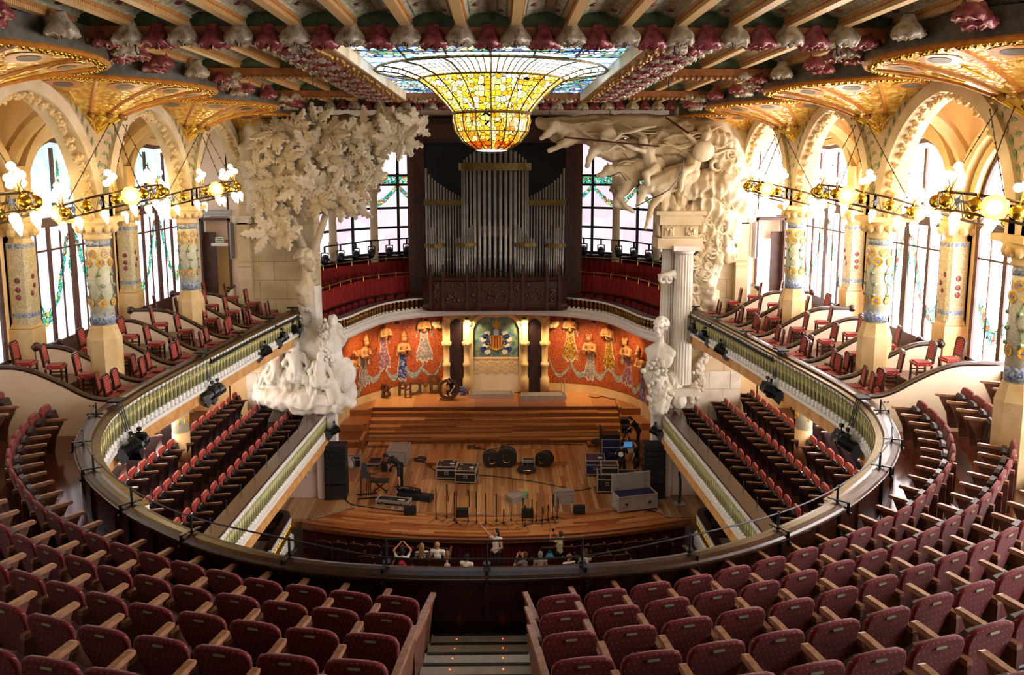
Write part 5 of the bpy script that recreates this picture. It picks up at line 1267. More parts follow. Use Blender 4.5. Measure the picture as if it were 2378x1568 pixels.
# ------------------------------------------------------------------ proscenium piers
for s in (-1, 1):
    side = 'left' if s < 0 else 'right'
    pr_ = sroot('wall_pier_'+side); pr_['label'] = 'pale ashlar pier beside the stage on the %s' % side
    zz = 0.; k = 0
    while zz < 15.5:
        h = .78; x0, x1 = (7.35, 10.4)
        xs = [x0, x0+1.2+(.5 if k % 2 else 0), x0+2.3+(.3 if k % 2 else 0), x1]
        for a, c in zip(xs, xs[1:]):
            b = MB(); b.box((s*(a+c)/2, 34.0+R.uniform(0, .012), zz+h/2), (c-a-.012, 1.0, h-.012)); b.build('ashlar_block', 'stone' if zz > 4 else 'stone_white', pr_)
        zz += h; k += 1
    b = MB(); b.box((s*8.9, 34.1, 7.8), (3.0, .95, 15.6)); b.build('core', 'stone', pr_)
    # ionic pilaster at the aisle side
    t = thing('ionic_pilaster', 'slim stone pilaster with a scrolled capital at the %s edge of the stage wall' % side, 'pilaster', (s*10.15, 33.3, ZB))
    b = MB(); b.box((0, 0, 2.2), (.5, .3, 4.4)); b.box((0, -.03, 2.9), (.56, .36, .1)); b.box((0, -.03, 2.7), (.56, .36, .12)); b.build('shaft', 'stone', t)
    b = MB(); b.box((0, 0, 4.62), (.7, .36, .12)); b.box((0, 0, 4.45), (.5, .3, .22))
    for q in (-1, 1): b.smooth = True; b.tube([(q*.27, -.2, 4.48), (q*.27, .2, 4.48)], .12, 10)
    b.build('capital', 'stone_white', t)
    # frontal wall under the lower gallery
    m = MB(); m.box((s*8.1, 31.75, 1.05), (2.5, .3, 2.3)); m.box((s*6.95, 31.7, 1.3), (.3, .5, 2.7)); struct('wall_stage_'+side, m, 'plaster_pink', 'plain pale wall beside the stage speakers on the %s' % side)
    m = MB(); m.box((s*6.62, 32.4, 1.6), (.35, .5, 3.6)); struct('wall_post_'+side, m, 'white_paint', 'white post at the %s corner of the stage' % side)
    b = MB(); b.smooth = True; [b.ball((s*(7.6+R.gauss(0, .22)), 31.6, 1.55+R.gauss(0, .28)), R.uniform(.06, .13), 6, 4, (1, .5, 1)) for _ in range(34)]
    tag(b.build('wall_relief', 'stone_white'), 'small carved flower relief on the pale wall, %s of the stage' % side, 'relief')
# ------------------------------------------------------------------ left group: tree, bust, draped figures
tr = thing('tree_sculpture', 'huge carved stone tree with big leaves over the left stage pier', 'sculpture', (-8.5, 33, 0)); tr.location = (0, 0, 0)
Y0 = 33.2
sculpt('rock', tr, 'marble', [[(600, 300, Y0+.3, .6), (660, 330, Y0, .9), (740, 340, Y0-.1, 1.0), (800, 320, Y0-.1, .8), (870, 300, Y0, .55), (930, 290, Y0+.2, .35)], [(600, 420, Y0+.2, .6), (660, 420, Y0-.1, .9), (740, 410, Y0-.2, .9), (820, 400, Y0-.1, .7), (870, 370, Y0, .5)], [(630, 500, Y0+.1, .5), (690, 470, Y0-.1, .7), (760, 470, Y0-.1, .5)], [(590, 350, Y0+.4, .6), (600, 480, Y0+.3, .5)], [(620, 285, Y0+.6, .45), (980, 282, Y0+.6, .28)]], voxel=.09, smooth=4, amp=.16, sc=1.1)
sculpt('trunk', tr, 'marble', [[(718, 640, 33.2, .3), (712, 590, 33.2, .22), (692, 545, 33.1, .16), (672, 480, 33, .13)], [(722, 600, 33.2, .2), (742, 545, 33.0, .16), (762, 480, 32.9, .15)], [(830, 400, 32.6, .08), (850, 350, 32.5, .07), (880, 310, 32.5, .05), (905, 285, 32.5, .03)], [(640, 440, 32.5, .06), (680, 410, 32.4, .05), (720, 380, 32.3, .05)]], voxel=.05, smooth=2)
def leaf_mesh(seed, lobes=4, L=.78, Wd=.3):
    rr = random.Random(seed); V = []; n = 2*lobes+2
    for i in range(n+1):
        f = i/n; w = Wd*sin(pi*min(1, f*.96+.04))**.7*(1.0 if i % 2 else .5)*(1-.25*f); y = L*f; bend = -.32*f*f+.05*sin(6*f)
        V += [(-w, y, bend-.09*w/Wd+rr.uniform(-.03, .03)), (-w*.5, y, bend+.06), (0, y, bend-.03), (w*.5, y, bend+.06), (w, y, bend-.09*w/Wd+rr.uniform(-.03, .03))]
    b = MB(); b.smooth = True; F = [(i*5+k, i*5+k+1, (i+1)*5+k+1, (i+1)*5+k) for i in range(n) for k in range(4)]; b.add(V, F)
    m0 = len(V); b.add([(x, y, z-.05) for x, y, z in V], [tuple(reversed(f)) for f in F])
    return b.mesh('leaf', 'marble')
LEAF = [leaf_mesh(1), leaf_mesh(2, 5, .9, .26), leaf_mesh(3, 3, .62, .32)]
cl = [(640, 310), (690, 300), (735, 285), (775, 310), (720, 345), (665, 370), (705, 395), (765, 365), (815, 320), (840, 365), (800, 385), (775, 425), (735, 430), (690, 440), (640, 430), (615, 470), (650, 500), (700, 480), (745, 470), (790, 460), (830, 440), (865, 410), (870, 340), (905, 320), (885, 290), (935, 330), (930, 285), (620, 540), (600, 390), (665, 545), (820, 480), (960, 290), (850, 300), (610, 330)]
for i, (u, v) in enumerate(cl):
    c = A(u, v, 32.25+R.uniform(-.25, .35)); k = R.randint(6, 8); a0 = R.uniform(0, 6); sc0 = R.uniform(.75, 1.15)
    ax = R.uniform(-.5, .5); ay = R.uniform(-.5, .5)
    for q in range(k):
        a = a0+2*pi*q/k; tilt = R.uniform(.25, .75); sc = sc0*R.uniform(.8, 1.15)
        M = Matrix.Translation(c) @ Matrix.Rotation(pi/2+ax, 4, 'X') @ Matrix.Rotation(ay, 4, 'Y') @ Matrix.Rotation(a, 4, 'Z') @ Matrix.Rotation(tilt, 4, 'X') @ Matrix.Diagonal((sc, sc, sc, 1))
        put('leaf', R.choice(LEAF), tr, M=M)
def bust(name, label, u, v, Y, sc, turn, mat, hair=True, sw=.34):
    # head and shoulders on a tapering herm; local +y looks forward
    t = thing(name, label, 'bust', A(u, v, Y), turn); t.scale = (sc, sc, sc); mb = MB()
    mb.ball((0, -.03, 1.04), 1, 12, 10, (.19, .23, .24)); mb.ball((0, .07, .92), 1, 10, 8, (.135, .15, .2)); capsule(mb, (0, .2, 1.04), .035, (0, .27, .93), .045); capsule(mb, (-.1, .17, 1.07), .04, (.1, .17, 1.07), .04)
    capsule(mb, (0, -.04, .55), .125, (0, -.02, .85), .105); mb.ball((0, .16, .78), 1, 8, 6, (.09, .1, .07))
    capsule(mb, (-sw*.8, -.03, .26), .17, (sw*.8, -.03, .26), .17); mb.ball((0, -.02, .08), 1, 12, 8, (sw+.1, .28, .42)); [capsule(mb, (0, -.03, .5), .12, (q_*sw, -.03, .24), .16) for q_ in (-1, 1)]; capsule(mb, (0, -.02, .42), .17, (0, 0, .2), .3)
    for s in (-1, 1): mb.ball((s*.2, 0, .97), 1, 6, 5, (.04, .06, .08)); mb.ball((s*.08, .2, 1.06), 1, 6, 4, (.06, .06, .03))
    mb.box((0, .235, .86), (.12, .05, .03)); me = fuse(mb, .024, 1); me.materials.append(MAT[mat]); put('torso', me, t)
    if hair:
        mb = MB(); rr = random.Random(4)
        for q in range(40):
            a = rr.uniform(0, 2*pi); e = rr.uniform(.05, 1.4); d = Vector((cos(a)*cos(e), sin(a)*cos(e)-.25, sin(e))); mb.ball(Vector((0, -.03, 1.02))+Vector((d.x*.21, d.y*.25, d.z*.27)), .07, 6, 5)
        me = fuse(mb, .025, 1); me.materials.append(MAT[mat]); put('hair', me, t)
    return t
bt = bust('bust_on_herm', 'white stone bust of a man on a tall herm under the carved tree', 716, 694, 32.5, 1.55, radians(240), 'marble', sw=.2)
p0, p1 = A(716, 662, 32.55), A(738, 900, 32.3); b = MB(); b.smooth = False; V = []
for f, w, d in ((0, .52, .36), (.04, .56, .4), (.08, .52, .37), (.5, .44, .34), (1, .4, .36)):
    c = p0.lerp(p1, f)
    for q in range(12): a = 2*pi*q/12; V.append((c.x+w*max(-.86, min(.86, 1.15*cos(a))), c.y+d*max(-.86, min(.86, 1.15*sin(a))), c.z))
b.add(V, [(i*12+q, i*12+(q+1) % 12, (i+1)*12+(q+1) % 12, (i+1)*12+q) for i in range(4) for q in range(12)]+[tuple(range(11, -1, -1))])
hm = thing('herm', 'tapering stone shaft carrying the bust on the left pier', 'pedestal'); b.build('shaft', 'marble_white', hm)
b = MB(); b.smooth = True; c = p0.lerp(p1, .3)
for q in range(26): a = 2*pi*q/13; b.ball((c.x-.1+.24*cos(a), c.y-.42, c.z+.3*sin(a)), .075, 6, 4)
b.build('wreath', 'marble_white', hm)
def fig(cx, cy, Y, h, lean=0, arm=((-.18, -.15), (.18, -.1)), seat=False, head=True):
    # draped figure as pixel-space chain set; h = pixel height
    k = h/100.; ch = []
    P = lambda x, y, r: (cx+x*k, cy+y*k, Y-.02*abs(x)*0, r)
    m_ = h/57.5/1.7        # size relative to a 1.7 m person at this depth
    if head: ch.append([P(lean*.9, -92, .125*m_), P(lean*.9, -88, .12*m_)]); ch.append([P(lean*.8, -84, .07*m_), P(lean*.6, -76, .09*m_)])
    ch.append([P(lean*.6-9, -74, .11*m_), P(lean*.6+9, -74, .11*m_)]); ch.append([P(lean*.6, -72, .19*m_), P(lean*.3, -50, .2*m_), P(0, -42, .24*m_)])
    if seat: ch += [[P(-4, -42, .22*m_), P(22, -36, .19*m_), P(30, -6, .16*m_)], [P(4, -42, .22*m_), P(26, -32, .19*m_), P(38, -2, .17*m_)]]
    else: ch += [[P(-4, -42, .22*m_), P(-7, -20, .24*m_), P(-9, 0, .3*m_)], [P(4, -42, .22*m_), P(7, -20, .25*m_), P(10, 0, .3*m_)]]
    for (ax, ay), (bx, by) in arm: ch.append([P(lean*.6+(9 if ax > 0 else -9), -73, .08*m_), P(ax, ay, .065*m_), P(bx, by, .055*m_)])
    return ch
t = thing('draped_figures', 'white stone group of draped singing women below the bust on the left', 'sculpture', (0, 0, 0))
sculpt('standing_figure', t, 'marble_white', fig(768, 880, 32.0, 150, 3, (((-20, -60), (-14, -45)), ((22, -62), (14, -48)))), [(772, 800, 31.9, .35, .3, .45), (800, 870, 31.9, .45, .3, .7)], voxel=.045, amp=.05, sc=4, ridge=True)
sculpt('seated_figure', t, 'marble_white', fig(690, 930, 31.9, 140, -4, (((-22, -62), (-8, -45)), ((20, -60), (10, -42))), True), [], voxel=.045, amp=.05, sc=4, ridge=True)
sculpt('seated_figure', t, 'marble_white', fig(740, 935, 31.6, 120, 5, (((-18, -60), (-10, -40)), ((24, -58), (30, -40))), True), [], voxel=.045, amp=.05, sc=4, ridge=True)
sculpt('leaning_figure', t, 'marble_white', fig(635, 930, 32.3, 120, 12, (((-20, -50), (-28, -30)), ((24, -66), (34, -70))), True), [], voxel=.045, amp=.05, sc=4, ridge=True)
sculpt('drapery', t, 'marble_white', [[(620, 900, 32.9, .5), (680, 870, 32.8, .7), (740, 850, 32.8, .7), (790, 870, 32.6, .5), (815, 925, 32.2, .25)], [(640, 800, 32.8, .5), (690, 790, 32.7, .6), (740, 780, 32.6, .5), (775, 770, 32.5, .35)], [(610, 920, 32.5, .35), (700, 930, 32.2, .6), (780, 935, 31.9, .45), (820, 938, 31.8, .15)], [(650, 760, 32.9, .35), (620, 830, 32.8, .4)]], voxel=.06, smooth=2, amp=.11, sc=1.7, ridge=True)
fl = MB(); fl.smooth = True
for q in range(90):
    a = R.random(); p = A(748+22*a+R.gauss(0, 5), 760+100*a+R.gauss(0, 12), 31.7+R.uniform(-.1, .15)); fl.ball(p, R.uniform(.05, .1), 6, 4)
tag(fl.build('carved_flowers', 'marble_white', t), kind='stuff')
# ------------------------------------------------------------------ right group: columns, bust, horses, clouds
t = thing('doric_monument', 'white fluted column pair carrying a stepped stone block on the right pier', 'monument', (0, 0, 0))
def fluted(u, v0, v1, Y, r):
    p0, p1 = A(u, v0, Y), A(u, v1, Y); b = MB(); n = 20; V = []
    for z, k in ((p0.z, 1.0), (p1.z, .84)):
        for q in range(2*n): rr = r*k*(1 if q % 2 == 0 else .9); V.append((p0.x+rr*cos(pi*q/n), Y+rr*sin(pi*q/n), z))
    b.add(V, [(i, (i+1) % (2*n), 2*n+(i+1) % (2*n), 2*n+i) for i in range(2*n)]); b.build('column', 'marble_white', t)
    b = MB(); b.smooth = True; b.lathe([(r*.84, p1.z), (r*1.15, p1.z+.18)], 16, (p0.x, Y, 0)); b.smooth = False; b.box((p0.x, Y, p1.z+.27), (2.5*r, 2.5*r, .18)); b.build('capital', 'marble_white', t)
fluted(1580, 890, 590, 32.3, .42); fluted(1549, 800, 580, 33.0, .36)
p = A(1580, 895, 32.3); b = MB(); b.box((p.x, 32.3, p.z-.15), (1.2, 1.2, .3)); b.build('base', 'marble_white', t)
p = A(1570, 560, 32.5)
for (z, h, w, d) in ((-.05, .42, 1.75, 1.3), (.42, .5, 1.45, 1.1), (.9, .42, 1.65, 1.3), (1.15, .16, 1.95, 1.5)):
    b = MB(); b.box((p.x+.05, 32.6, p.z+z), (w, d, h)); b.build('entablature', 'stone', t)
for q in (-1, 1):
    b = MB(); b.box((p.x+.05+q*.42, 32.03, p.z+.42), (.4, .06, .36)); b.smooth = True; [b.ball((p.x+.05+q*.42+R.uniform(-.12, .12), 31.98, p.z+.42+R.uniform(-.12, .12)), .07, 6, 4) for _ in range(8)]; b.build('metope', 'stone', t)
for q in range(14):
    b = MB(); b.box((p.x-.62+q*.105, 32.0, p.z+.68), (.05, .06, .06)); b.build('dentil', 'stone', t)
b = MB(); b.smooth = True
c = A(1552, 650, 32.3)
for q in range(2):
    b.tube([(c.x+.25*q-.2+(.28-.02*k)*cos(k*.5), 32.2, c.z+(.28-.02*k)*sin(k*.5)) for k in range(13)], [.11-.005*k for k in range(13)], 6)
b.tube([(c.x-.4, 32.3, c.z+.1), (c.x+.3, 32.2, c.z+.3)], .14, 8); b.build('volute', 'marble_white', t)
bust('composer_bust', 'white stone bust of a man with thick hair beside the fluted columns', 1532, 835, 31.9, 1.3, radians(150), 'marble_white')
f2 = thing('carved_flower_mass', 'white carved roses and drapery beneath the right bust', 'sculpture', (0, 0, 0))
sculpt('drapery', f2, 'marble_white', [[(1530, 830, 32.1, .35), (1520, 870, 32.0, .4), (1535, 910, 31.9, .45), (1530, 945, 31.8, .35)], [(1560, 880, 32.2, .3), (1575, 930, 32, .3)]], voxel=.05, amp=.1, sc=3, ridge=True)
b = MB(); b.smooth = True
for q in range(110): pp = A(1528+R.gauss(0, 13), 880+R.uniform(-50, 66), 31.6+R.uniform(-.1, .2)); b.ball(pp, R.uniform(.06, .12), 6, 4)
tag(b.build('roses', 'marble_white', f2), kind='stuff')
b = MB(); b.smooth = True
for q in range(90):
    f = q/89; u = 1600+70*f+10*sin(f*9); v = 925-150*f; pp = A(u+R.gauss(0, 5), v+R.gauss(0, 6), 33.3); b.ball(pp, R.uniform(.07, .14), 6, 4, (1, .6, 1))
o = b.build('rose_garland', 'stone_white'); tag(o, 'carved rose garland climbing the right pier wall', 'relief')
hs = thing('horse_sculpture', 'stone sculpture of leaping horses with riders over the right side of the stage', 'sculpture', (0, 0, 0))
H = 32.3
horse_a = [[(1598, 405, H, .52), (1560, 415, H-.1, .55), (1530, 430, H-.15, .5)], [(1532, 425, H-.2, .42), (1510, 432, H-.3, .32), (1494, 440, H-.35, .24)], [(1497, 437, H-.35, .2), (1487, 462, H-.4, .15), (1480, 478, H-.42, .1)], [(1535, 450, H-.2, .25), (1512, 480, H-.3, .16), (1506, 510, H-.3, .11), (1500, 528, H-.3, .1)], [(1545, 455, H, .25), (1540, 495, H-.1, .16), (1528, 520, H-.1, .11), (1532, 545, H-.1, .1)], [(1590, 420, H, .45), (1580, 470, H, .25), (1560, 500, H, .16)], [(1505, 428, H-.35, .06), (1500, 422, H-.4, .03)]]
horse_b = [[(1520, 385, H+.3, .45), (1480, 395, H+.2, .48), (1455, 405, H+.1, .42)], [(1457, 400, H, .35), (1432, 398, H-.1, .28), (1412, 395, H-.15, .22)], [(1413, 393, H-.2, .18), (1399, 405, H-.2, .14), (1388, 408, H-.2, .1)], [(1462, 420, H, .22), (1440, 455, H-.1, .15), (1452, 478, H-.1, .1), (1470, 492, H-.1, .09)], [(1470, 425, H+.1, .22), (1432, 465, H, .13), (1428, 474, H, .1), (1455, 485, H, .09)], [(1412, 383, H-.2, .06), (1410, 374, H-.2, .03)]]
horse_c = [[(1470, 345, H+.5, .42), (1425, 352, H+.4, .45), (1395, 345, H+.3, .36)], [(1392, 345, H+.2, .28), (1378, 352, H+.1, .22)], [(1378, 352, H+.1, .18), (1368, 370, H, .14), (1364, 384, H, .1)], [(1382, 338, H+.1, .06), (1378, 328, H+.1, .03)]]
horse_d = [[(1400, 300, H+.9, .5), (1345, 306, H+.85, .46), (1310, 300, H+.7, .36)], [(1312, 298, H+.65, .3), (1290, 293, H+.55, .24)], [(1290, 294, H+.5, .2), (1272, 308, H+.45, .15), (1257, 322, H+.4, .1)], [(1286, 302, H+.5, .16), (1270, 316, H+.45, .1)], [(1292, 286, H+.5, .05), (1290, 277, H+.5, .025)], [(1330, 320, H+.6, .3), (1312, 330, H+.5, .24)], [(1312, 331, H+.45, .19), (1294, 342, H+.4, .14), (1276, 350, H+.35, .1)], [(1314, 322, H+.45, .05), (1312, 313, H+.45, .025)]]
for nm, hh in (('horse', horse_a), ('horse', horse_b), ('horse', horse_c), ('horse', horse_d)): sculpt(nm, hs, 'marble', hh, voxel=.042, smooth=2, amp=.05, sc=2.6)
sculpt('rider', hs, 'marble', [[(1494, 328, H-.1, .2), (1495, 333, H-.1, .18)], [(1498, 340, H-.1, .1), (1504, 350, H-.1, .2)], [(1492, 350, H-.15, .14), (1515, 350, H-.1, .14)], [(1504, 352, H-.1, .26), (1512, 382, H-.1, .28), (1520, 395, H-.1, .3)], [(1492, 350, H-.3, .11), (1470, 345, H-.4, .09), (1448, 332, H-.4, .08)], [(1520, 390, H-.3, .24), (1500, 405, H-.5, .18), (1505, 430, H-.5, .12)]], voxel=.045, smooth=2, amp=.03, sc=4)
sculpt('rider', hs, 'marble', [[(1640, 315, H, .22), (1638, 320, H, .2)], [(1634, 330, H, .12), (1622, 345, H, .26), (1612, 372, H, .32), (1606, 395, H, .34)], [(1618, 338, H-.2, .13), (1602, 318, H-.3, .1), (1588, 302, H-.3, .08)], [(1640, 340, H, .14), (1655, 355, H-.1, .11)], [(1606, 392, H-.2, .26), (1585, 400, H-.5, .2), (1580, 440, H-.5, .13)]], voxel=.045, smooth=2, amp=.03, sc=4)
sculpt('cape', hs, 'marble', [[(1500, 345, H+.4, .35), (1540, 330, H+.4, .45), (1580, 335, H+.4, .45), (1610, 345, H+.3, .4)], [(1540, 320, H+.6, .3), (1590, 300, H+.6, .3)], [(1640, 345, H+.2, .35), (1670, 360, H+.2, .45), (1690, 400, H+.2, .5)], [(1640, 310, H+.3, .3), (1675, 330, H+.3, .4), (1695, 365, H+.3, .45)]], voxel=.06, smooth=2, amp=.12, sc=2.6, ridge=True)
sculpt('cloud', hs, 'marble', [[(1600, 440, H+.3, .5), (1640, 430, H+.2, .6), (1680, 430, H+.2, .6), (1705, 470, H+.3, .45)], [(1600, 490, H+.3, .4), (1640, 480, H+.2, .5), (1680, 500, H+.3, .5), (1695, 540, H+.4, .4)], [(1640, 530, H+.3, .4), (1670, 560, H+.3, .45), (1690, 590, H+.5, .3)], [(1655, 600, H+.3, .4), (1640, 650, H+.3, .35), (1650, 690, H+.4, .3), (1630, 740, H+.5, .3), (1622, 800, H+.7, .22)], [(1690, 350, H+.6, .4), (1715, 420, H+.7, .3)], [(1560, 470, H+.3, .4), (1580, 500, H+.2, .35)]], voxel=.065, smooth=3, amp=.17, sc=1.9, ridge=True)
for q in range(64):                                         # rising wisps of smoke, each ending in a curl
    f = R.random(); u0 = 1612+72*(1-f)+R.uniform(-30, 30)*(1.1-f); v0 = 470+330*f; L = R.uniform(50, 120); sg = R.choice((-1, 1)); ph = R.uniform(0, 6); am = R.uniform(5, 13); rr_ = R.uniform(.06, .13)
    P = [A(u0+am*sin(ph+k*.42)+(k*.9)*(1-f), v0-L*k/15, H+.02+.35*f+R.uniform(-.02, .02)-.012*k) for k in range(16)]; c = P[-1]; d = rr_*2.4
    P += [c+Vector((sg*d*(1-cos(k*.55))*(1-.05*k), -.01*k, d*sin(k*.55)*(1-.05*k))) for k in range(1, 11)]; n_ = len(P)
    b = MB(); b.smooth = True; b.tube(P, [rr_*(.25+.75*sin(pi*(k+1)/(n_+1))) for k in range(n_)], 6); b.build('smoke_wisp', 'marble', hs)
sculpt('backing', hs, 'marble', [[(1260, 285, H+1.3, .3), (1400, 290, H+1.3, .45), (1540, 295, H+1.3, .6), (1660, 310, H+1.2, .7), (1700, 360, H+1.2, .5)], [(1390, 335, H+1.0, .45), (1480, 360, H+.9, .6), (1600, 370, H+1.1, .8), (1680, 420, H+1.1, .7)], [(1290, 310, H+1.2, .35), (1390, 320, H+1.1, .45)], [(1540, 430, H+.9, .5), (1640, 470, H+.9, .6)]], voxel=.1, smooth=3, amp=.12, sc=1.4)
for q in range(46):                                         # manes and streaming drapery of the ride
    u0, v0, L_ = R.choice(((1300, 290, 60), (1345, 300, 80), (1400, 335, 55), (1430, 388, 50), (1510, 425, 60), (1530, 330, 90), (1600, 320, 80), (1640, 350, 60), (1440, 300, 90))); u0 += R.uniform(-8, 18); v0 += R.uniform(-10, 12); ph = R.uniform(0, 6); am = R.uniform(2, 6); rr_ = R.uniform(.03, .075); sl_ = R.uniform(-.25, .35); dp = R.uniform(-.25, .35)+(.7 if v0 < 310 and u0 < 1480 else .1)
    P = [A(u0+L_*k/14, v0+am*sin(ph+k*.5)+sl_*L_*k/14, H+dp-.3) for k in range(15)]; b = MB(); b.smooth = True; b.tube(P, [rr_*(.3+.7*sin(pi*(k+1)/16)) for k in range(15)], 6); b.build('flowing_lock', 'marble', hs)
b = MB(); b.tube([A(1310, 319, H-.5), A(1432, 331, H-.5)], .035, 6); b.tube([A(1432, 331, H-.5), A(1530, 340, H-.3)], .035, 6); b.build('spear', 'organ_wood', hs)
b = MB(); b.tube([A(1545, 272, H-.3), A(1600, 310, H-.4)], .045, 6); b.build('spear', 'organ_wood', hs)
for (u, v, r, Yy) in ((1413, 316, .32, H-.1), (1634, 352, .42, H-.4)):
    c = A(u, v, Yy); b = MB(); b.smooth = True; b.lathe([(.01, .1), (r*.6, .06), (r, 0), (r, -.04)], 16, M=Matrix.Translation(c) @ Matrix.Rotation(pi/2+.3, 4, 'X')); b.build('shield', 'marble', hs)
b = MB()
for P in ([(1480, 478), (1510, 462), (1540, 450)], [(1588, 372), (1585, 400), (1555, 440), (1520, 460)], [(1415, 410), (1440, 400), (1455, 420)], [(1290, 330), (1310, 322)]): b.tube([A(u, v, H-.7) for u, v in P], .02, 5)
b.build('rein', 'organ_wood', hs)
# ------------------------------------------------------------------ muses on the mosaic wall
MU = [(-7.2, 3.3, 'skirt_blue', 0, 'holding a harp at the far left end'), (-6.76, 3.75, 'skirt_grey', 1, 'with a lyre, first from the left'), (-5.86, 4.55, 'skirt_pink', 0, 'with a raised head, second from the left'), (-4.96, 3.6, 'skirt_blue', 1, 'in a pointed headdress over a blue skirt'), (-3.83, 4.75, 'skirt_grey', 0, 'bending forward left of the niche'), (4.0, 4.75, 'skirt_gold', 0, 'bending forward right of the niche'), (5.07, 3.6, 'skirt_grey', 1, 'wearing a crown, second right of the niche'), (5.95, 4.5, 'skirt_gold', 0, 'third right of the niche'), (6.8, 3.75, 'skirt_pink', 1, 'with flowers in her hair, fourth right of the niche'), (7.35, 3.4, 'skirt_blue', 0, 'at the far right end')]
simple('terracotta', 'c9905a', .6, 0, 'b0743e', 4)
bm = MB()
bm.ball((0, .62, .3), 1, 10, 8, (.14, .17, .15)); capsule(bm, (0, .3, .2), .1, (0, .5, .26), .08); capsule(bm, (-.2, .26, .18), .12, (.2, .26, .18), .12); capsule(bm, (0, .24, .15), .2, (0, -.12, .12), .17)
capsule(bm, (-.27, .24, .2), .09, (-.34, -.02, .28), .08); capsule(bm, (-.34, -.02, .28), .07, (-.08, .0, .42), .06); capsule(bm, (.27, .24, .2), .09, (.32, -.04, .26), .08); capsule(bm, (.32, -.04, .26), .07, (.08, .05, .44), .06)
bm.ball((0, .6, .43), 1, 6, 4, (.03, .05, .04)); capsule(bm, (-.25, .2, .1), .12, (-.35, -.3, .06), .06); capsule(bm, (.25, .2, .1), .12, (.35, -.3, .06), .06)
mus = fuse(bm, .035, 2, .015, 6); mus.materials.append(MAT['terracotta'])
hat = MB(); hat.smooth = True; hat.lathe([(.13, .0), (.16, .06), (.08, .22), (.02, .34)], 8, M=Matrix.Translation((0, .72, .28)) @ Matrix.Rotation(-pi/2, 4, 'X')); hatm = hat.mesh('headdress', 'terracotta')
crown = MB(); [crown.prism([(-.04, 0), (.04, 0), (0, .14)], -.02, .02, Matrix.Translation((.13*cos(k), .72, .3+.13*sin(k))) @ Matrix.Rotation(-k+pi/2, 4, 'Y')) for k in [q*pi/3 for q in range(6)]]; crm = crown.mesh('crown', 'terracotta')
simple('outline_white', 'cdc3b2', .5)
for i, (x, z, sk, low, d) in enumerate(MU):
    M = wall_frame(x, z); t = thing('muse_relief', 'stone musician on the orange wall %s' % d, 'relief figure', (0, 0, 0), 0, 'musician figures')
    put('figure', mus, t, M=M @ Matrix.Diagonal((1, 1, 1, 1)))
    put('headdress', hatm if i in (1, 3, 9) else crm, t, M=M)
    L = 1.75 if low else 1.95; sk_pts = [(-.24, .05), (-.17, -.3), (-.22, -.8), (-.34, -1.2), (-.5, -L+.28), (-.38, -L+.1), (-.25, -L+.22), (-.12, -L), (0, -L+.15), (.12, -L), (.25, -L+.22), (.38, -L+.1), (.5, -L+.28), (.34, -1.2), (.22, -.8), (.17, -.3), (.24, .05)]
    poly_on(M, [(a*1.1, c*1.02) for a, c in sk_pts], .012, 'outline_white', 'skirt_outline', t); poly_on(M, [(a*.93, c*.97) for a, c in sk_pts], .02, sk, 'skirt', t)
    for q in (-1, 1): ribbon(M, [(q*.3, .3), (q*.48, .15), (q*.5, -.1), (q*.4, -.3), (q*.45, -.5), (q*.58, -.62)], [.03, .08, .1, .07, .1, .04], .012, 'garland_mosaic', 'ribbon', t)
    if i in (1, 5, 0):
        b = MB(); c = [(.25, .1), (.34, .25), (.55, .3), (.5, .05), (.3, -.15)]; b.tube([M @ Vector((a, e, .45)) for a, e in c], .025, 5); [b.tube([M @ Vector((.3+.06*k, .2, .45)), M @ Vector((.3+.04*k, -.1, .45))], .006, 4) for k in range(3)]; b.build('lyre', 'organ_wood', t)
for i in range(len(MU)-1):
    if i == 4: pairs = None; continue
    (x0, z0), (x1, z1) = MU[i][:2], MU[i+1][:2]; za, zb = min(z0, z1)-.75, min(z0, z1)-.75; n = 13
    t = None; L, Rr = [], []; V = []
    for k in range(n):
        f = k/(n-1); M = wall_frame(x0+(x1-x0)*f, za-.75*sin(pi*f)); w = .09+.08*sin(pi*f)
        V += [M @ Vector((0, w, .012)), M @ Vector((0, -w, .012))]
    b = MB(); b.add(V, [(2*k, 2*k+1, 2*k+3, 2*k+2) for k in range(n-1)]); tag(b.build('mosaic_garland', 'garland_mosaic'), 'grey mosaic garland between musician figures, %s from the left' % nth(i), 'mosaic', 'wall garlands')
for s in (-1, 1):
    V = []
    for k in range(10):
        f = k/9; M = wall_frame(s*(4.0-1.15*f), 2.55-.55*sin(pi*f*.9)+.9*max(0, f-.5)**1.5*2); w = .1; V += [M @ Vector((0, w, .012)), M @ Vector((0, -w, .012))]
    b = MB(); b.add(V, [(2*k, 2*k+1, 2*k+3, 2*k+2) for k in range(9)]); tag(b.build('mosaic_garland', 'garland_mosaic'), 'grey mosaic garland rising to the niche column, %s side' % ('left' if s < 0 else 'right'), 'mosaic', 'wall garlands')
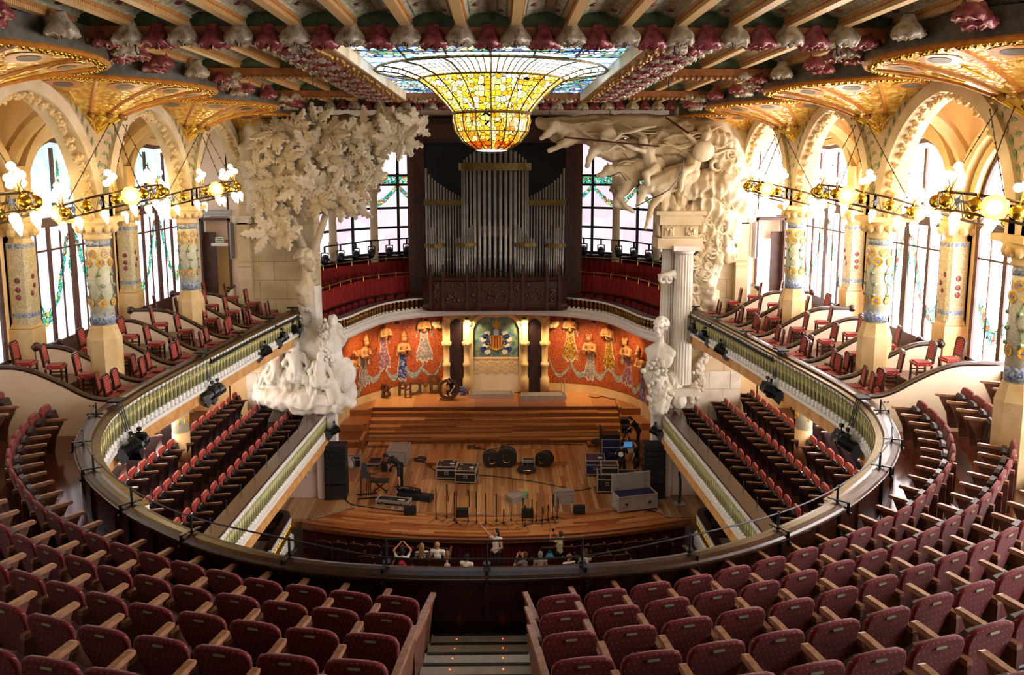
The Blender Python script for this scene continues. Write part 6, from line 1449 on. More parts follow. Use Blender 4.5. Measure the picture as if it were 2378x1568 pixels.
# small warm lamps tucked under the choir cornice
for i, x in enumerate((-6.3, -5.0, -3.6, -1.5, 1.5, 3.6, 5.0, 6.3)):
    y = interp([(0, 42.0), (2, 42.0), (4, 41.6), (5.2, 40.8), (6.4, 39.3)], abs(x))
    t = thing('wall_washer', 'small warm lamp under the choir cornice, %s from the left' % nth(i), 'lamp', (x, y, 5.42))
    b = MB(); b.lathe([(.1, 0), (.12, -.08), (.09, -.09)], 10); b.build('body', 'black', t); b = MB(); b.lathe([(.01, -.085), (.09, -.085)], 10); b.build('bulb', 'spill_lamp', t)
    l = bpy.data.lights.new('spill', 'SPOT'); l.energy = 55; l.color = (1, .72, .4); l.spot_size = radians(120); l.spot_blend = .8; l.shadow_soft_size = .1; lo = bpy.data.objects.new('light_source', l); COL.objects.link(lo); lo.parent = t; lo.location = (0, 0, -.15); lo.rotation_euler = (radians(25), 0, 0)
# ------------------------------------------------------------------ doors, signs, loges, stalls seats
def text(body, size, M, mat, name, parent, ext=.01):
    cu = bpy.data.curves.new('lettering', 'FONT'); cu.body = body; cu.size = size; cu.extrude = ext; cu.align_x = 'CENTER'; cu.align_y = 'CENTER'; cu.materials.append(MAT[mat])
    o = bpy.data.objects.new('lettering', cu); SCR['s'].collection.objects.link(o); SCR['s'].view_layers[0].update()
    me = bpy.data.meshes.new_from_object(o.evaluated_get(SCR['s'].view_layers[0].depsgraph)); bpy.data.objects.remove(o); return put(name, me, parent, M=M)
WALLM = lambda x, y, z: Matrix(((1, 0, 0, x), (0, 0, -1, y), (0, 1, 0, z), (0, 0, 0, 1)))
for s in (-1, 1):
    side = 'left' if s < 0 else 'right'; xc = s*11.6
    t = thing('exit_sign', 'grey emergency exit sign with pale letters over the %s door' % side, 'sign', (xc, 34.1, 11.33))
    b = MB(); b.box((0, 0, 0), (1.4, .06, .24)); b.build('board', 'sign_grey', t); text('SORTIDA D\'EMERG\u00c8NCIA', .155, WALLM(0, -.035, 0), 'sign_text', 'lettering', t)
    d = sroot('door_%d' % (3 if s < 0 else 4), (xc, 34.3, 7.1)); d['label'] = 'open doorway with a dark door leaf under the %s exit sign' % side
    b = MB(); b.box((-.58*1, -.1, 2.0), (.08, .3, 4.0)); b.box((.58, -.1, 2.0), (.08, .3, 4.0)); b.box((0, -.1, 3.95), (1.24, .3, .1)); b.build('frame', 'window_wood', d)
    b = MB(); b.box((.35 if s > 0 else -.32, .1, 1.7), (.5, .06, 3.4)); b.build('leaf', 'window_wood', d)
    b = MB(); b.box((0, .5, 3.55), (1.2, .1, .9)); b.box((0, .45, 3.1), (1.2, .14, .08)); b.build('lintel', 'plaster_pink', d)
    b = MB(); b.box((0, 1.2, 2), (1.3, .1, 4)); b.build('passage_end', 'plaster' if s < 0 else 'pane_right', d)  # right side: light of the white window put in as a glowing sheet
    b = MB(); b.box((.78 if s < 0 else -.78, -.45, 3.1), (.05, .5, 1.5)); b.build('side_board', 'sign_grey', d)
    if s < 0:
        t = thing('running_man_sign', 'small white sign with a green running figure beside the left column', 'sign', (-12.4, 34.1, 10.65)); b = MB(); b.box((0, 0, 0), (.34, .04, .4)); b.build('board', 'white_paint', t)
        b = MB(); b.ball((.03, -.03, .12), .035, 6, 4); b.bar((.02, -.03, .08), (-.02, -.03, -.03), .06, .02); b.bar((-.02, -.03, -.03), (.06, -.03, -.14), .03, .02); b.bar((-.02, -.03, -.03), (-.09, -.03, -.1), .03, .02); b.bar((.02, -.03, .06), (.1, -.03, .0), .025, .02); b.build('pictogram', 'green_sign', t)
        t = thing('lamp_sign', 'white lit exit lamp hanging in the left doorway', 'sign', (-11.45, 34.2, 10.2)); b = MB(); b.box((0, 0, 0), (.35, .06, .22)); b.box((.05, -.02, -.2), (.8, .06, .12)); b.build('panel', 'white_paint', t); b = MB(); b.box((0, -.04, .05), (.28, .02, .03)); b.box((0, -.04, -.04), (.28, .02, .03)); b.build('stripe', 'green_sign', t)
    # loge beside the stage
    t = thing('loge', 'small balcony box with dark rail and white and gold balusters beside the %s stage front' % side, 'box', (s*7.7, 28, 0))
    P = [(-s*0.0, -1.6), (0, -.4), (0, 1.0), (s*.12, 1.3), (s*.4, 1.42), (s*1.6, 1.9)]
    if s < 0: P = [(-x*0+x, y) for x, y in P]
    b = MB(); b.sweep([(x, y, 0) for x, y in P], [(-.12, .3), (.12, .3), (.12, .38), (-.12, .38)]); b.build('handrail', 'rail_wood', t)
    b = MB(); b.sweep([(x+s*.06, y, 0) for x, y in P], [(-.03, -.75), (.03, -.75), (.03, .3), (-.03, .3)]); b.build('inner_panel', 'dark_wood', t)
    b = MB(); b.box((-s*.08, -.3, .24), (.12, 2.7, .1)); b.box((-s*.1, -.3, -.62), (.2, 2.7, .5)); b.build('white_moulding', 'white_glaze', t)
    b = MB(); b.box((s*1.1, -.2, -.8), (2.2, 3.2, .1)); b.build('floor_board', 'dark_wood', t)
    b = MB(); b.box((s*.9, -.55, -.25), (1.7, .1, .9)); b.build('divider', 'cream', t); b = MB(); b.box((s*.9, -.55, .22), (1.75, .2, .08)); b.build('divider_rail', 'rail_wood', t)
    lb = baluster_mesh(.58, ['white_glaze', 'gold', 'gold'], .8)
    for k in range(13): put('baluster', lb, t, (-s*.1, -1.6+k*.21, -.38))
    for k, (x, y) in enumerate(((.55, .75), (.6, .15), (1.15, .5), (.5, -1.05), (1.1, -1.1))):
        chair((s*(7.7+x), 28+y, -.75), radians(-80 if s < 0 else 80), 'red chair in the %s stage box, %s' % (side, ['nearest the stage', 'second from the stage', 'by the side wall', 'at the front of the near part', 'at the back of the near part'][k]), 'chairs in the stage boxes')
    t = thing('poster_stand', 'thin black curved stand on a clear base beside the right stage wall', 'stand', (7.29, 30.75, 0)) if s > 0 else None
    if t:
        b = MB(); b.sweep([(0, 0, 0), (.0, .01, 0)], [(0, 0)]) if False else None; b = MB(); b.tube([(0, 0, .02), (.04, 0, .5), (.03, 0, 1.0), (-.03, 0, 1.3)], [.05, .05, .05, .05], 6); b.build('panel', 'black', t); b = MB(); b.box((0, 0, .01), (.5, .35, .02)); b.build('base', 'alu', t)
    t = thing('speaker_tripod', 'black loudspeaker on a tripod behind the lower %s seats' % side, 'loudspeaker', (s*11.0, 33.2, 2.9))
    b = MB(); b.tube([(0, 0, .3), (0, 0, 1.9)], .03, 6); b.build('pole', 'black', t)
    for k in range(3): a = 2*pi*k/3; b = MB(); b.tube([(0, 0, .75), (.45*cos(a), .45*sin(a), 0)], .025, 5); b.build('leg', 'black', t)
    b = MB(); b.box((0, 0, 2.15), (.4, .38, .6), taper=.9); b.build('cabinet', 'speaker_black', t)
n = 0
for r, (y0, xs) in enumerate(((27.55, [-6.1, -5.5, -4.9, -4.3, -3.7, -3.1, -2.5, -1.9, 1.9, 2.5, 3.1, 3.7, 4.3, 4.9, 5.5, 6.1]), (26.7, [-3.1, -2.5, -1.9, -1.3, 1.0, 1.55, 2.1, 2.6, 3.2, 3.8, 4.4, -3.8, -4.4]))):
    for i, x in enumerate(sorted(xs)):
        y = y0+.018*x*x-.05
        seat(SD, (x, y-.25, -1.1), radians(2*x), 'dark red stalls seat, %s from the left in the %s row before the stage' % (nth(i), ['front', 'second'][r]), 'stalls seats', plate=False, down=True, name='stalls_seat')
# ------------------------------------------------------------------ stage lamps on the rails
def make_spot():
    t = thing('stage_spotlight', 'x', 'spotlight')
    b = MB(); b.box((0, 0, 0), (.1, .1, .1)); b.tube([(0, 0, 0), (0, 0, -.14)], .02, 5); b.build('clamp', 'black', t)
    b = MB(); b.bar((-.2, 0, -.16), (.2, 0, -.16), .03); b.bar((-.2, 0, -.16), (-.2, 0, -.42), .03); b.bar((.2, 0, -.16), (.2, 0, -.42), .03); b.build('yoke', 'black', t)
    M = Matrix.Translation((0, 0, -.42)) @ Matrix.Rotation(radians(115), 4, 'X')
    b = MB(); b.lathe([(.1, -.28), (.17, -.25), (.18, .0), (.17, .12), (.19, .13), (.19, .2)], 10, M=M); b.box((0, .05, -.12), (.3, .36, .2), M); b.build('housing', 'black_gloss', t)
    b = MB(); b.lathe([(.01, .19), (.16, .17)], 10, M=M); b.build('lens', 'steel', t)
    for q in range(4):
        b = MB(); b.add([(-.17, 0, 0), (.17, 0, 0), (.24, .06, .24), (-.24, .06, .24)], [(0, 1, 2, 3)], M @ Matrix.Rotation(q*pi/2, 4, 'Z') @ Matrix.Translation((0, .19, .2))); b.build('barn_door', 'black', t)
    return t
spots = [(-7.85, 32.4, 7.15, 'left', 'nearest the stage'), (-8.0, 31.6, 7.2, 'left', 'second from the stage'), (-8.1, 30.4, 7.15, 'left', 'third from the stage'), (-8.25, 28.6, 7.05, 'left', 'fourth from the stage'), (-8.62, 24.2, 6.75, 'left', 'hanging below the middle of the balustrade'), (-8.75, 19.0, 6.9, 'left', 'hanging low at the near bend')]
spots += [(-x, y, z, 'right', d) for x, y, z, _, d in spots]
spots += [(-6.6, 32.0, 3.0, 'left', 'on the end post of the lower balustrade'), (6.65, 32.0, 2.9, 'right', 'on the end post of the lower balustrade')]
proto = None
for i, (x, y, z, side, d) in enumerate(spots):
    for k in range(2 if 'hanging' in d or 'nearest' in d else 1):
        o = make_spot() if proto is None else copy_tree(proto); proto = proto or o
        o.location = (x+(.12 if x < 0 else -.12)+k*.02, y+.42*k, z-.03*k); o.rotation_euler = (0, 0, radians(-60 if x < 0 else 60)+R.uniform(-.5, .5)+k*.7); o.scale = (.85,)*3
        o['label'] = 'black stage lamp, %s on the %s%s' % (d, side, ', farther one' if k else ''); o['group'] = 'stage lamps on the gallery rails'
for s in (-1, 1):
    side = 'left' if s < 0 else 'right'
    t = thing('lamp_pipe', 'long black pipe with hooks for stage lamps along the %s gallery rail' % side, 'lighting bar', (0, 0, 0))
    b = MB(); b.tube([(s*(rail_x(y)-.22), y, 7.3) for y in (24.5, 26.5, 28.5, 30.5, 32.6)], .04, 6); b.build('pipe', 'black', t)
    for y in (24.6, 27.3, 30, 32.2): b = MB(); b.bar((s*(rail_x(y)-.22), y, 7.3), (s*(rail_x(y)+.1), y, 7.65), .05); b.box((s*(rail_x(y)+.05), y, 7.66), (.4, .12, .05)); b.build('bracket', 'black', t)
    for y, x, z in ((24.4, 8.75, 6.75), (19.2, 8.9, 6.9)):
        b = MB(); [b.tube([(s*(x+.05), y+d, 7.65), (s*(x-.12), y+d, z)], .015, 4) for d in (-.1, 0, .1)]; b.box((s*(x+.1), y, 7.66), (.3, .4, .04)); b.build('hanger', 'black', t)
# ------------------------------------------------------------------ flight cases and gear on the stage
def case(name, label, loc, rz, size, mat='case_black', frame='alu', wheels=True, handle=True, e=.035, lid=True, cat='flight case', patch=None):
    w, d, h = size; z0 = .1 if wheels else 0; t = thing(name, label, cat, (loc[0], loc[1], loc[2] if len(loc) > 2 else 0), radians(rz))
    b = MB(); b.box((0, 0, z0+h/2), (w-.02, d-.02, h-.02)); b.build('body', mat, t)
    b = MB()
    for z in (z0, z0+h):
        for y in (-d/2, d/2): b.box((0, y, z), (w, e, e))
        for x in (-w/2, w/2): b.box((x, 0, z), (e, d, e))
    for x in (-w/2, w/2):
        for y in (-d/2, d/2): b.box((x, y, z0+h/2), (e, e, h))
    if lid:
        for y in (-d/2, d/2): b.box((0, y, z0+h*.7), (w, e*.7, e*1.6))
        for x in (-w/2, w/2): b.box((x, 0, z0+h*.7), (e*.7, d, e*1.6))
    b.build('edge_frame', frame, t)
    for x in (-w/2, w/2):
        for y in (-d/2, d/2):
            for z in (z0, z0+h): b = MB(); b.ball((x, y, z), e*.95, 6, 4); b.build('corner', frame, t)
    if handle:
        for x in ((0,) if w < 1 else (-w*.3, w*.3)):
            b = MB(); b.box((x, -d/2-.005, z0+h*.45), (.16, .03, .12)); hh = b.build('handle', 'steel', t); b = MB(); b.box((x, -d/2-.024, z0+h*.45), (.11, .012, .06)); b.build('handle_recess', 'black', hh)
    if wheels:
        for x in (-w/2+.1, w/2-.1):
            for y in (-d/2+.1, d/2-.1): b = MB(); b.tube([(x-.025, y, .045), (x+.025, y, .045)], .045, 8); b.box((x, y, .085), (.06, .06, .03)); b.build('wheel', 'steel', t)
    if patch: b = MB(); b.box((w*.25, -d*.05, z0+h+.006), (w*.22, d*.18, .006)); b.build('sticker', patch, t)
    return t
cA = case('flight_case', 'black flight case with silver edges, left one of the pair mid stage', (-2.05, 33.75), -3, (.84, .85, .5), patch='white_paint'); cB = case('flight_case', 'black flight case with silver edges, right and nearer one of the pair mid stage', (-1.2, 33.3), -6, (.86, .9, .5), patch='white_paint')
for t_ in (cA, cB):
    for x in (-.27, .27):
        for y in (-.27, .27): b = MB(); b.lathe([(.07, 0), (.07, .012), (.05, .014)], 10, (x, y, .6)); b.build('wheel_cup', 'steel', t_)
case('road_trunk', 'large grey trunk behind the bending man', (-4.35, 35.5), -4, (.85, 1.15, .62), 'grey_case', 'alu')
case('flat_case', 'flat black and silver case on the stage left of the bending man', (-5.4, 35.3), -4, (.6, .75, .16), wheels=False)
case('upright_case', 'dark case standing against the left steps behind a backpack', (-6.25, 35.0), 0, (.55, .16, .5), wheels=False, handle=False)
case('long_case', 'long low black case with silver edges near the left front of the stage', (-4.0, 30.9), -14, (1.3, .42, .2), wheels=False, e=.045, patch='white_paint')
case('rack_case', 'tall black rack case on wheels under a smaller case at the right', (4.6, 32.05), -4, (.8, .6, .72)); case('small_rack_case', 'smaller black case standing on the tall rack case', (4.68, 32.05, .84), -2, (.68, .5, .36), wheels=False, handle=False)
case('black_case', 'black wheeled case between the rack case and the speakers', (5.45, 32.35), -2, (.72, .5, .6))
case('blue_case', 'dark blue wheeled case with silver edges behind the rack case', (4.35, 34.1), -4, (.82, .95, .6), 'blue_case', patch='white_paint'); 
t = case('tall_blue_rack', 'tall dark blue rack with an open black top beside the standing man', (5.1, 34.9), 0, (.8, .7, 1.25), 'blue_case')
b = MB(); b.box((0, 0, 1.45), (.78, .66, .16)); b.build('top_tray', 'black', t); b = MB(); b.box((-.42, 0, 1.2), (.05, .72, 1.2)); b.build('door', 'case_black', t)
t = case('open_trunk', 'big grey open trunk with raised lid at the front right of the stage', (5.45, 30.35), 14, (1.6, .7, .55), 'grey_case', 'alu', lid=False)
b = MB(); b.box((0, .37, .98), (1.6, .1, .66)); ld = b.build('lid', 'grey_case', t); b = MB(); [b.box((x, .31, z), (.1, .03, .06)) for x in (-.6, .6) for z in (.74, 1.24)]; b.box((.6, .31, 1.0), (.2, .02, .18)); b.build('latch', 'steel', ld)
b = MB(); b.box((0, 0, .63), (1.5, .6, .04)); b.build('inside', 'blue_case', t)
case('small_silver_case', 'small silver case behind the round black bag', (1.48, 35.1), 0, (.52, .38, .26), wheels=False); 
case('silver_case', 'grey and silver case lying flat near the front of the stage', (.85, 31.2), 32, (.62, .5, .22), 'grey_case', wheels=False, handle=False)
case('standing_silver_case', 'grey and silver case standing upright near the front of the stage', (2.72, 30.85), 9, (.74, .2, .56), 'grey_case', wheels=False, handle=False)
b = MB(); b.box((1.22, 31.55, .08), (.2, .28, .16)); tag(b.build('green_box', 'green_tape'), 'small black and green box behind the flat silver case', 'box')
def drumcase(label, x, y, r, d, rz):
    t = thing('drum_case', label, 'drum case', (x, y, 0), radians(rz)); M = Matrix.Translation((0, 0, r*.93)) @ Matrix.Rotation(pi/2, 4, 'X')
    P = [(r*cos(2*pi*k/20), max(-r*.93, r*sin(2*pi*k/20))) for k in range(20)]
    b = MB(); b.prism(P, -d/2, d/2, M); b.build('shell', 'rubber', t)
    b = MB(); b.prism([(x_*1.03, max(-r*.93, y_*1.03)) for x_, y_ in P], -d*.1, d/2+.01, M); b.build('cover', 'case_black', t)
    b = MB(); b.tube([M @ Vector((.12*r/.35*cos(pi+pi*k/8), .12*r/.35*sin(pi+pi*k/8)-.02, d/2+.03)) for k in range(9)], .014, 5); b.build('handle', 'gold', t)
    b = MB(); b.ball(M @ Vector((-r*.35, r*.3, d/2+.01)), .03, 6, 4); b.build('badge', 'gold', t)
drumcase('round black drum case with yellow handle, smaller one of the pair', -.18, 35.0, .36, .5, 8); drumcase('round black drum case with yellow handle, larger one of the pair', .52, 35.0, .44, .5, -4); drumcase('round black drum case tilted beside the small silver case', 2.2, 35.0, .34, .5, -35)
t = thing('cymbal_bag', 'round flat black bag on the stage before the small silver case', 'bag', (1.38, 34.35, 0)); b = MB(); b.lathe([(.36, 0), (.42, .05), (.4, .11), (.3, .14)], 20); b.build('body', 'rubber', t); b = MB(); b.tube([(-.15, -.3, .13), (0, -.34, .16), (.15, -.3, .13)], .015, 5); b.build('handle', 'gold', t)
def stack(label, x, y, rz):
    t = thing('speaker_stack', label, 'loudspeaker', (x, y, 0), radians(rz))
    for k in range(2): b = MB(); b.box((0, 0, .3+.0*k if k == 0 else .95), (.85, .75, .62)); b.m = 0; s_ = b.build('subwoofer', 'speaker_black', t); b = MB(); b.box((0, -.385, .3 if k == 0 else .95), (.78, .02, .54)); b.build('grille', 'case_black', s_)
    for k in range(4): z = 1.3+.24*k+.08; b = MB(); b.prism([(-.37, -.11), (.37, -.09), (.37, .09), (-.37, .11)], -.42, .42, Matrix.Translation((0, 0, z)) @ Matrix(((0, 0, 1, 0), (1, 0, 0, 0), (0, 1, 0, 0), (0, 0, 0, 1)))); s_ = b.build('line_speaker', 'speaker_black', t); b = MB(); b.box((-.43, 0, z), (.015, .1, .1)); b.ball((-.3, -.38, z+.04), .014, 5, 4); b.build('fitting', 'steel', s_)
stack('tall black loudspeaker stack at the left of the stage', -6.38, 31.7, 3); stack('tall black loudspeaker stack at the right of the stage', 6.42, 31.6, -3)
for i, (x, y) in enumerate(((-3.24, 29.98), (-1.25, 29.75), (1.25, 29.65), (3.25, 29.95))):
    t = thing('stage_monitor', 'black wedge monitor speaker on the front tape line, %s from the left' % nth(i), 'loudspeaker', (x, y, 0)); b = MB(); b.prism([(-.17, 0), (.17, 0), (.17, .16), (-.06, .36), (-.17, .3)], -.22, .22, Matrix(((0, 0, 1, 0), (1, 0, 0, 0), (0, 1, 0, 0), (0, 0, 0, 1)))); b.build('cabinet', 'speaker_black', t)
    b = MB(); b.box((-.18, -.178, .12), (.02, .01, .07)); b.build('badge', 'white_paint', t); b = MB(); b.box((0, -.178, .15), (.38, .01, .22)); b.build('grille', 'case_black', t)
mics = [(-2.2, 29.3, 1.3), (-1.81, 29.4, 1.4), (-1.51, 29.12, 1.2), (-1.42, 28.9, 1.35), (-.99, 29.0, 1.35), (-.67, 28.92, 1.3), (-.33, 28.87, 1.25), (.07, 29.0, 1.2), (.33, 28.85, .65), (.62, 29.1, -.5), (1.05, 29.05, 1.0), (1.12, 28.6, .9), (1.4, 29.0, .95), (1.58, 29.05, .85), (1.78, 29.05, .65), (1.99, 29.08, .7), (2.18, 29.25, 1.05), (2.36, 29.3, .9)]
for i, (x, y, h) in enumerate(mics):
    boom = h < 0; hh = abs(h); t = thing('microphone_stand', 'thin black microphone stand at the stage front, %s from the left%s' % (nth(i), ', short with boom' if boom else ''), 'microphone stand', (x, y, 0), R.uniform(0, 2), 'microphone stands')
    b = MB(); b.tube([(0, 0, .1), (0, 0, hh)], .014, 5); b.build('pole', 'black', t); b = MB(); b.lathe([(.03, .06), (.03, .16)], 6); b.build('hub', 'black', t)
    for k in range(3): a = 2*pi*k/3; b = MB(); b.tube([(0, 0, .13), (.34*cos(a), .34*sin(a), .012)], .011, 4); b.build('leg', 'black', t)
    b = MB()
    if boom: b.tube([(.2, 0, hh-.25), (-.25, 0, hh+.25)], .012, 5)
    else: b.tube([(.03, 0, hh-.02), (.06, 0, hh*.5)], .016, 5)
    b.build('boom', 'black', t)
t = thing('keyboard_stand', 'folded black keyboard stand with a grey bag at the left of the stage', 'stand', (-5.2, 31.6, 0), .2)
for k, (x, dx) in enumerate(((-.2, .1), (0, .25), (.2, -.05), (.1, .12))): b = MB(); b.tube([(x, 0, .05), (x+dx*.4, .1*k, 1.15-.1*k)], .022, 5); b.build('tube', 'black', t)
for yy in (-.2, .25): b = MB(); b.bar((-.35, yy, .03), (.45, yy, .03), .05); b.build('foot', 'black', t)
b = MB(); b.box((-.05, .05, 1.1), (.25, .4, .5), taper=.8); b.build('bag', 'shorts_grey', t); b = MB(); b.bar((0, 0, 1.0), (.45, 0, .95), .03); b.bar((0, 0, .8), (.35, 0, .78), .03); b.build('arm', 'black', t)
t = thing('keyboard_bench', 'black padded bench on crossed legs near the keyboard stand', 'bench', (-4.7, 32.1, 0), -.05)
b = MB(); b.box((0, 0, .5), (.72, .32, .1)); b.build('seat', 'leather', t)
for q in (-1, 1): b = MB(); b.bar((-.26*q, 0, .45), (.26*q, 0, .03), .04); b.build('leg', 'black', t); b = MB(); b.bar((.26*q, -.15, .03), (.26*q, .15, .03), .04); b.build('foot', 'black', t)
t = thing('keyboard_bag', 'long soft black bag lying under a guitar bag', 'bag', (-3.2, 31.4, 0), radians(-18)); b = MB(); b.prism([(-.72, -.2), (.72, -.2), (.75, 0), (.72, .22), (-.72, .22), (-.75, 0)], 0, .2); b.prism([(-.68, -.17), (.68, -.17), (.68, .18), (-.68, .18)], .2, .23); b.build('body', 'rubber', t)
t = thing('guitar_bag', 'black guitar bag with white trim lying on the long soft bag', 'bag', (-3.45, 31.55, .24), radians(-16)); b = MB(); b.prism([(.5*cos(k*pi/8)*(1 if cos(k*pi/8) > 0 else 1.1), .17*sin(k*pi/8)) for k in range(16)], 0, .14); b.build('body', 'black', t); b = MB(); [b.ball((-.35+.3*k, -.12+.1*(k % 2), .145), .022, 6, 4) for k in range(4)]; b.box((-.2, 0, .145), (.3, .015, .01)); b.build('trim', 'white_paint', t)
b = MB(); b.box((-3.8, 32.0, .75), (.1, .1, 1.1), taper=1.2); o = b.build('guitar_neck_case', 'black'); tag(o, 'narrow black case held upright by the bending man', 'case')
t = thing('backpack', 'beige backpack leaning on the dark upright case', 'backpack', (-6.4, 34.72, 0)); b = MB(); b.ball((0, 0, .27), 1, 10, 8, (.24, .15, .3)); b.ball((0, -.12, .18), 1, 8, 6, (.18, .08, .14)); mesh_ = fuse(b, .03, 2); mesh_.materials.append(MAT['backpack']); put('body', mesh_, t); b = MB(); b.tube([(.05, -.05, .55), (.2, -.12, .4), (.22, -.1, .1)], .018, 5); b.build('strap', 'rubber', t)
b = MB(); b.box((-4.75, 34.5, .18), (.42, .34, .36)); tag(b.build('small_amplifier', 'speaker_black'), 'small black amplifier left of the bending man', 'amplifier')
for i, (P, lab) in enumerate(([[(-6.1, 31.5), (-5.7, 30.9), (-5.3, 30.7), (-4.3, 30.35), (-3.3, 30.1)], 'black cable from the left speakers to the tape line'], [[(-3.4, 35.6), (-3.0, 35.2), (-2.8, 34.7), (-2.5, 34.3), (-2.2, 34.2)], 'black cable from the trunk to the flight cases'], [[(-.8, 33.9), (.6, 33.5), (1.8, 33.0), (2.9, 32.4), (3.4, 32.1), (4.0, 32.35)], 'long black cable crossing the middle of the stage'], [[(-1.0, 37.3), (-.4, 37.1), (.2, 37.3), (.6, 37.8), (2.0, 37.85), (4.2, 37.7)], 'black cable along the foot of the choir steps'], [[(4.9, 41.8), (5.3, 41.6), (5.6, 41.8), (6.1, 41.3), (6.4, 41.5)], 'black cable on the top step at the right'])):
    z = 1.22 if i == 4 else .02; b = MB(); b.tube(cat_rom([(x, y, z) for x, y in P], 5), .018, 5); tag(b.build('cable', 'black'), lab, 'cable')
t = thing('cable_coil', 'coiled black cable with a red box at the foot of the steps', 'cable', (-1.0, 37.3, 0)); b = MB(); b.tube([(.3*cos(k*.5), .2*sin(k*.5), .03+.004*k) for k in range(26)], .016, 5); b.build('coil', 'black', t); b = MB(); b.box((.25, .05, .06), (.36, .14, .12)); b.build('box', 'orange_box', t)
t = thing('cable_coil', 'coiled black cable beside the grey trunk', 'cable', (-3.4, 35.65, 0)); b = MB(); b.tube([(.28*cos(k*.5), .2*sin(k*.5), .03+.004*k) for k in range(30)], .02, 5); b.build('coil', 'black', t)
t = thing('black_bag', 'small black bag on the low platform at the right of the steps', 'bag', (4.85, 37.6, .14)); b = MB(); b.lathe([(.26, 0), (.3, .08), (.2, .16)], 12); b.build('body', 'rubber', t)
# metal trays and brown letters on the top step
for i, (x, y) in enumerate(((-.23, 41.9), (2.5, 41.5))):
    t = thing('metal_tray', 'long shallow metal frame tray on the top step, %s' % ['left one', 'right one'][i], 'tray', (x, y, 1.2)); w, d = 2.3, .62
    b = MB(); b.box((0, -d/2, .13), (w, .05, .26)); b.box((0, d/2, .13), (w, .05, .26)); b.box((-w/2, 0, .13), (.05, d, .26)); b.box((w/2, 0, .13), (.05, d, .26)); b.build('frame', 'alu', t); b = MB(); b.box((0, 0, .05), (w-.05, d-.05, .04)); b.build('mesh_base', 'carpet_grey', t)
    if i: b = MB(); b.bar((1.1, .3, .2), (1.1, .3, 1.0), .05); b.bar((.95, .3, .2), (.95, .3, .8), .04); b.build('upright', 'alu', t)
b = MB(); b.box((-1.75, 42.2, 1.42), (.34, .2, .44)); tag(b.build('printed_box', 'skirt_blue'), 'small printed blue and white box left of the metal trays', 'box')
for i, (ch, x, y, sz, rz) in enumerate((('B', -5.75, 41.75, 1.0, -25), ('P', -4.95, 42.1, 1.05, -12), ('n', -4.6, 41.8, 1.0, 10), ('D', -4.3, 42.35, .95, 15), ('M', -3.75, 42.55, 1.05, 0), ('B', -3.25, 42.6, 1.35, 20), ('O', -2.45, 41.3, 1.5, 8))):
    o = text(ch, sz, Matrix.Translation((x, y, 1.2+sz*.35)) @ Matrix.Rotation(radians(rz), 4, 'Z') @ Matrix.Rotation(pi/2-.12, 4, 'X'), 'letter_brown', 'wooden_letter', None, .09); tag(o, 'large dark brown standing letter on the top step, %s from the left' % nth(i), 'letter')
b = MB(); b.lathe([(.04, 0), (.04, .2)], 8, (-3.0, 41.2, 1.2)); tag(b.build('spray_can', 'white_paint'), 'small white can on the top step before the brown letters', 'can')
t = thing('drill_case', 'small orange tool beside the big brown ring letter', 'tool', (-2.95, 41.4, 1.2)); b = MB(); b.box((.2, 0, .06), (.16, .1, .1)); b.build('body', 'orange_box', t); b = MB(); b.box((.1, .02, .05), (.08, .06, .08)); b.build('handle', 'black', t)
t = thing('camera_rig', 'black camera rig with cables behind the crew at the right of the stage', 'rig', (6.0, 36.2, .3)); b = MB(); b.box((0, 0, 1.0), (.42, .5, .3)); b.box((-.05, .1, 1.35), (.4, .4, .22)); b.build('body', 'black_gloss', t)
for q in range(3): a = 2*pi*q/3; b = MB(); b.tube([(0, 0, .85), (.4*cos(a), .4*sin(a), 0)], .025, 5); b.build('leg', 'black', t)
b = MB(); [b.ball((R.uniform(-.2, .25), -.26, R.uniform(.6, 1.2)), .03, 5, 4) for _ in range(12)]; b.build('connector', 'steel', t)
t = thing('mixing_table', 'low table with a laptop and boxes behind the standing crew man', 'table', (5.95, 34.9, 0)); b = MB(); b.box((0, 0, .72), (.9, .6, .05)); b.build('top', 'step_wood', t); [MB().box((x, y, .35), (.05, .05, .7)).build('leg', 'black', t) for x in (-.4, .4) for y in (-.25, .25)]
t = thing('laptop', 'open laptop with a blue screen on the low table', 'laptop', (5.9, 34.95, .75)); b = MB(); b.box((0, 0, .01), (.5, .32, .02)); b.build('base', 'black', t); b = MB(); b.box((0, .16, .17), (.5, .02, .3)); sc_ = b.build('lid', 'black', t); b = MB(); b.box((0, .145, .17), (.46, .005, .26)); b.build('screen', 'screen_blue', sc_)
b = MB(); b.box((5.95, 34.55, .82), (.4, .2, .14)); b.m = 0; tag(b.build('grey_device', 'carpet_grey'), 'grey device on the low table before the laptop', 'device')
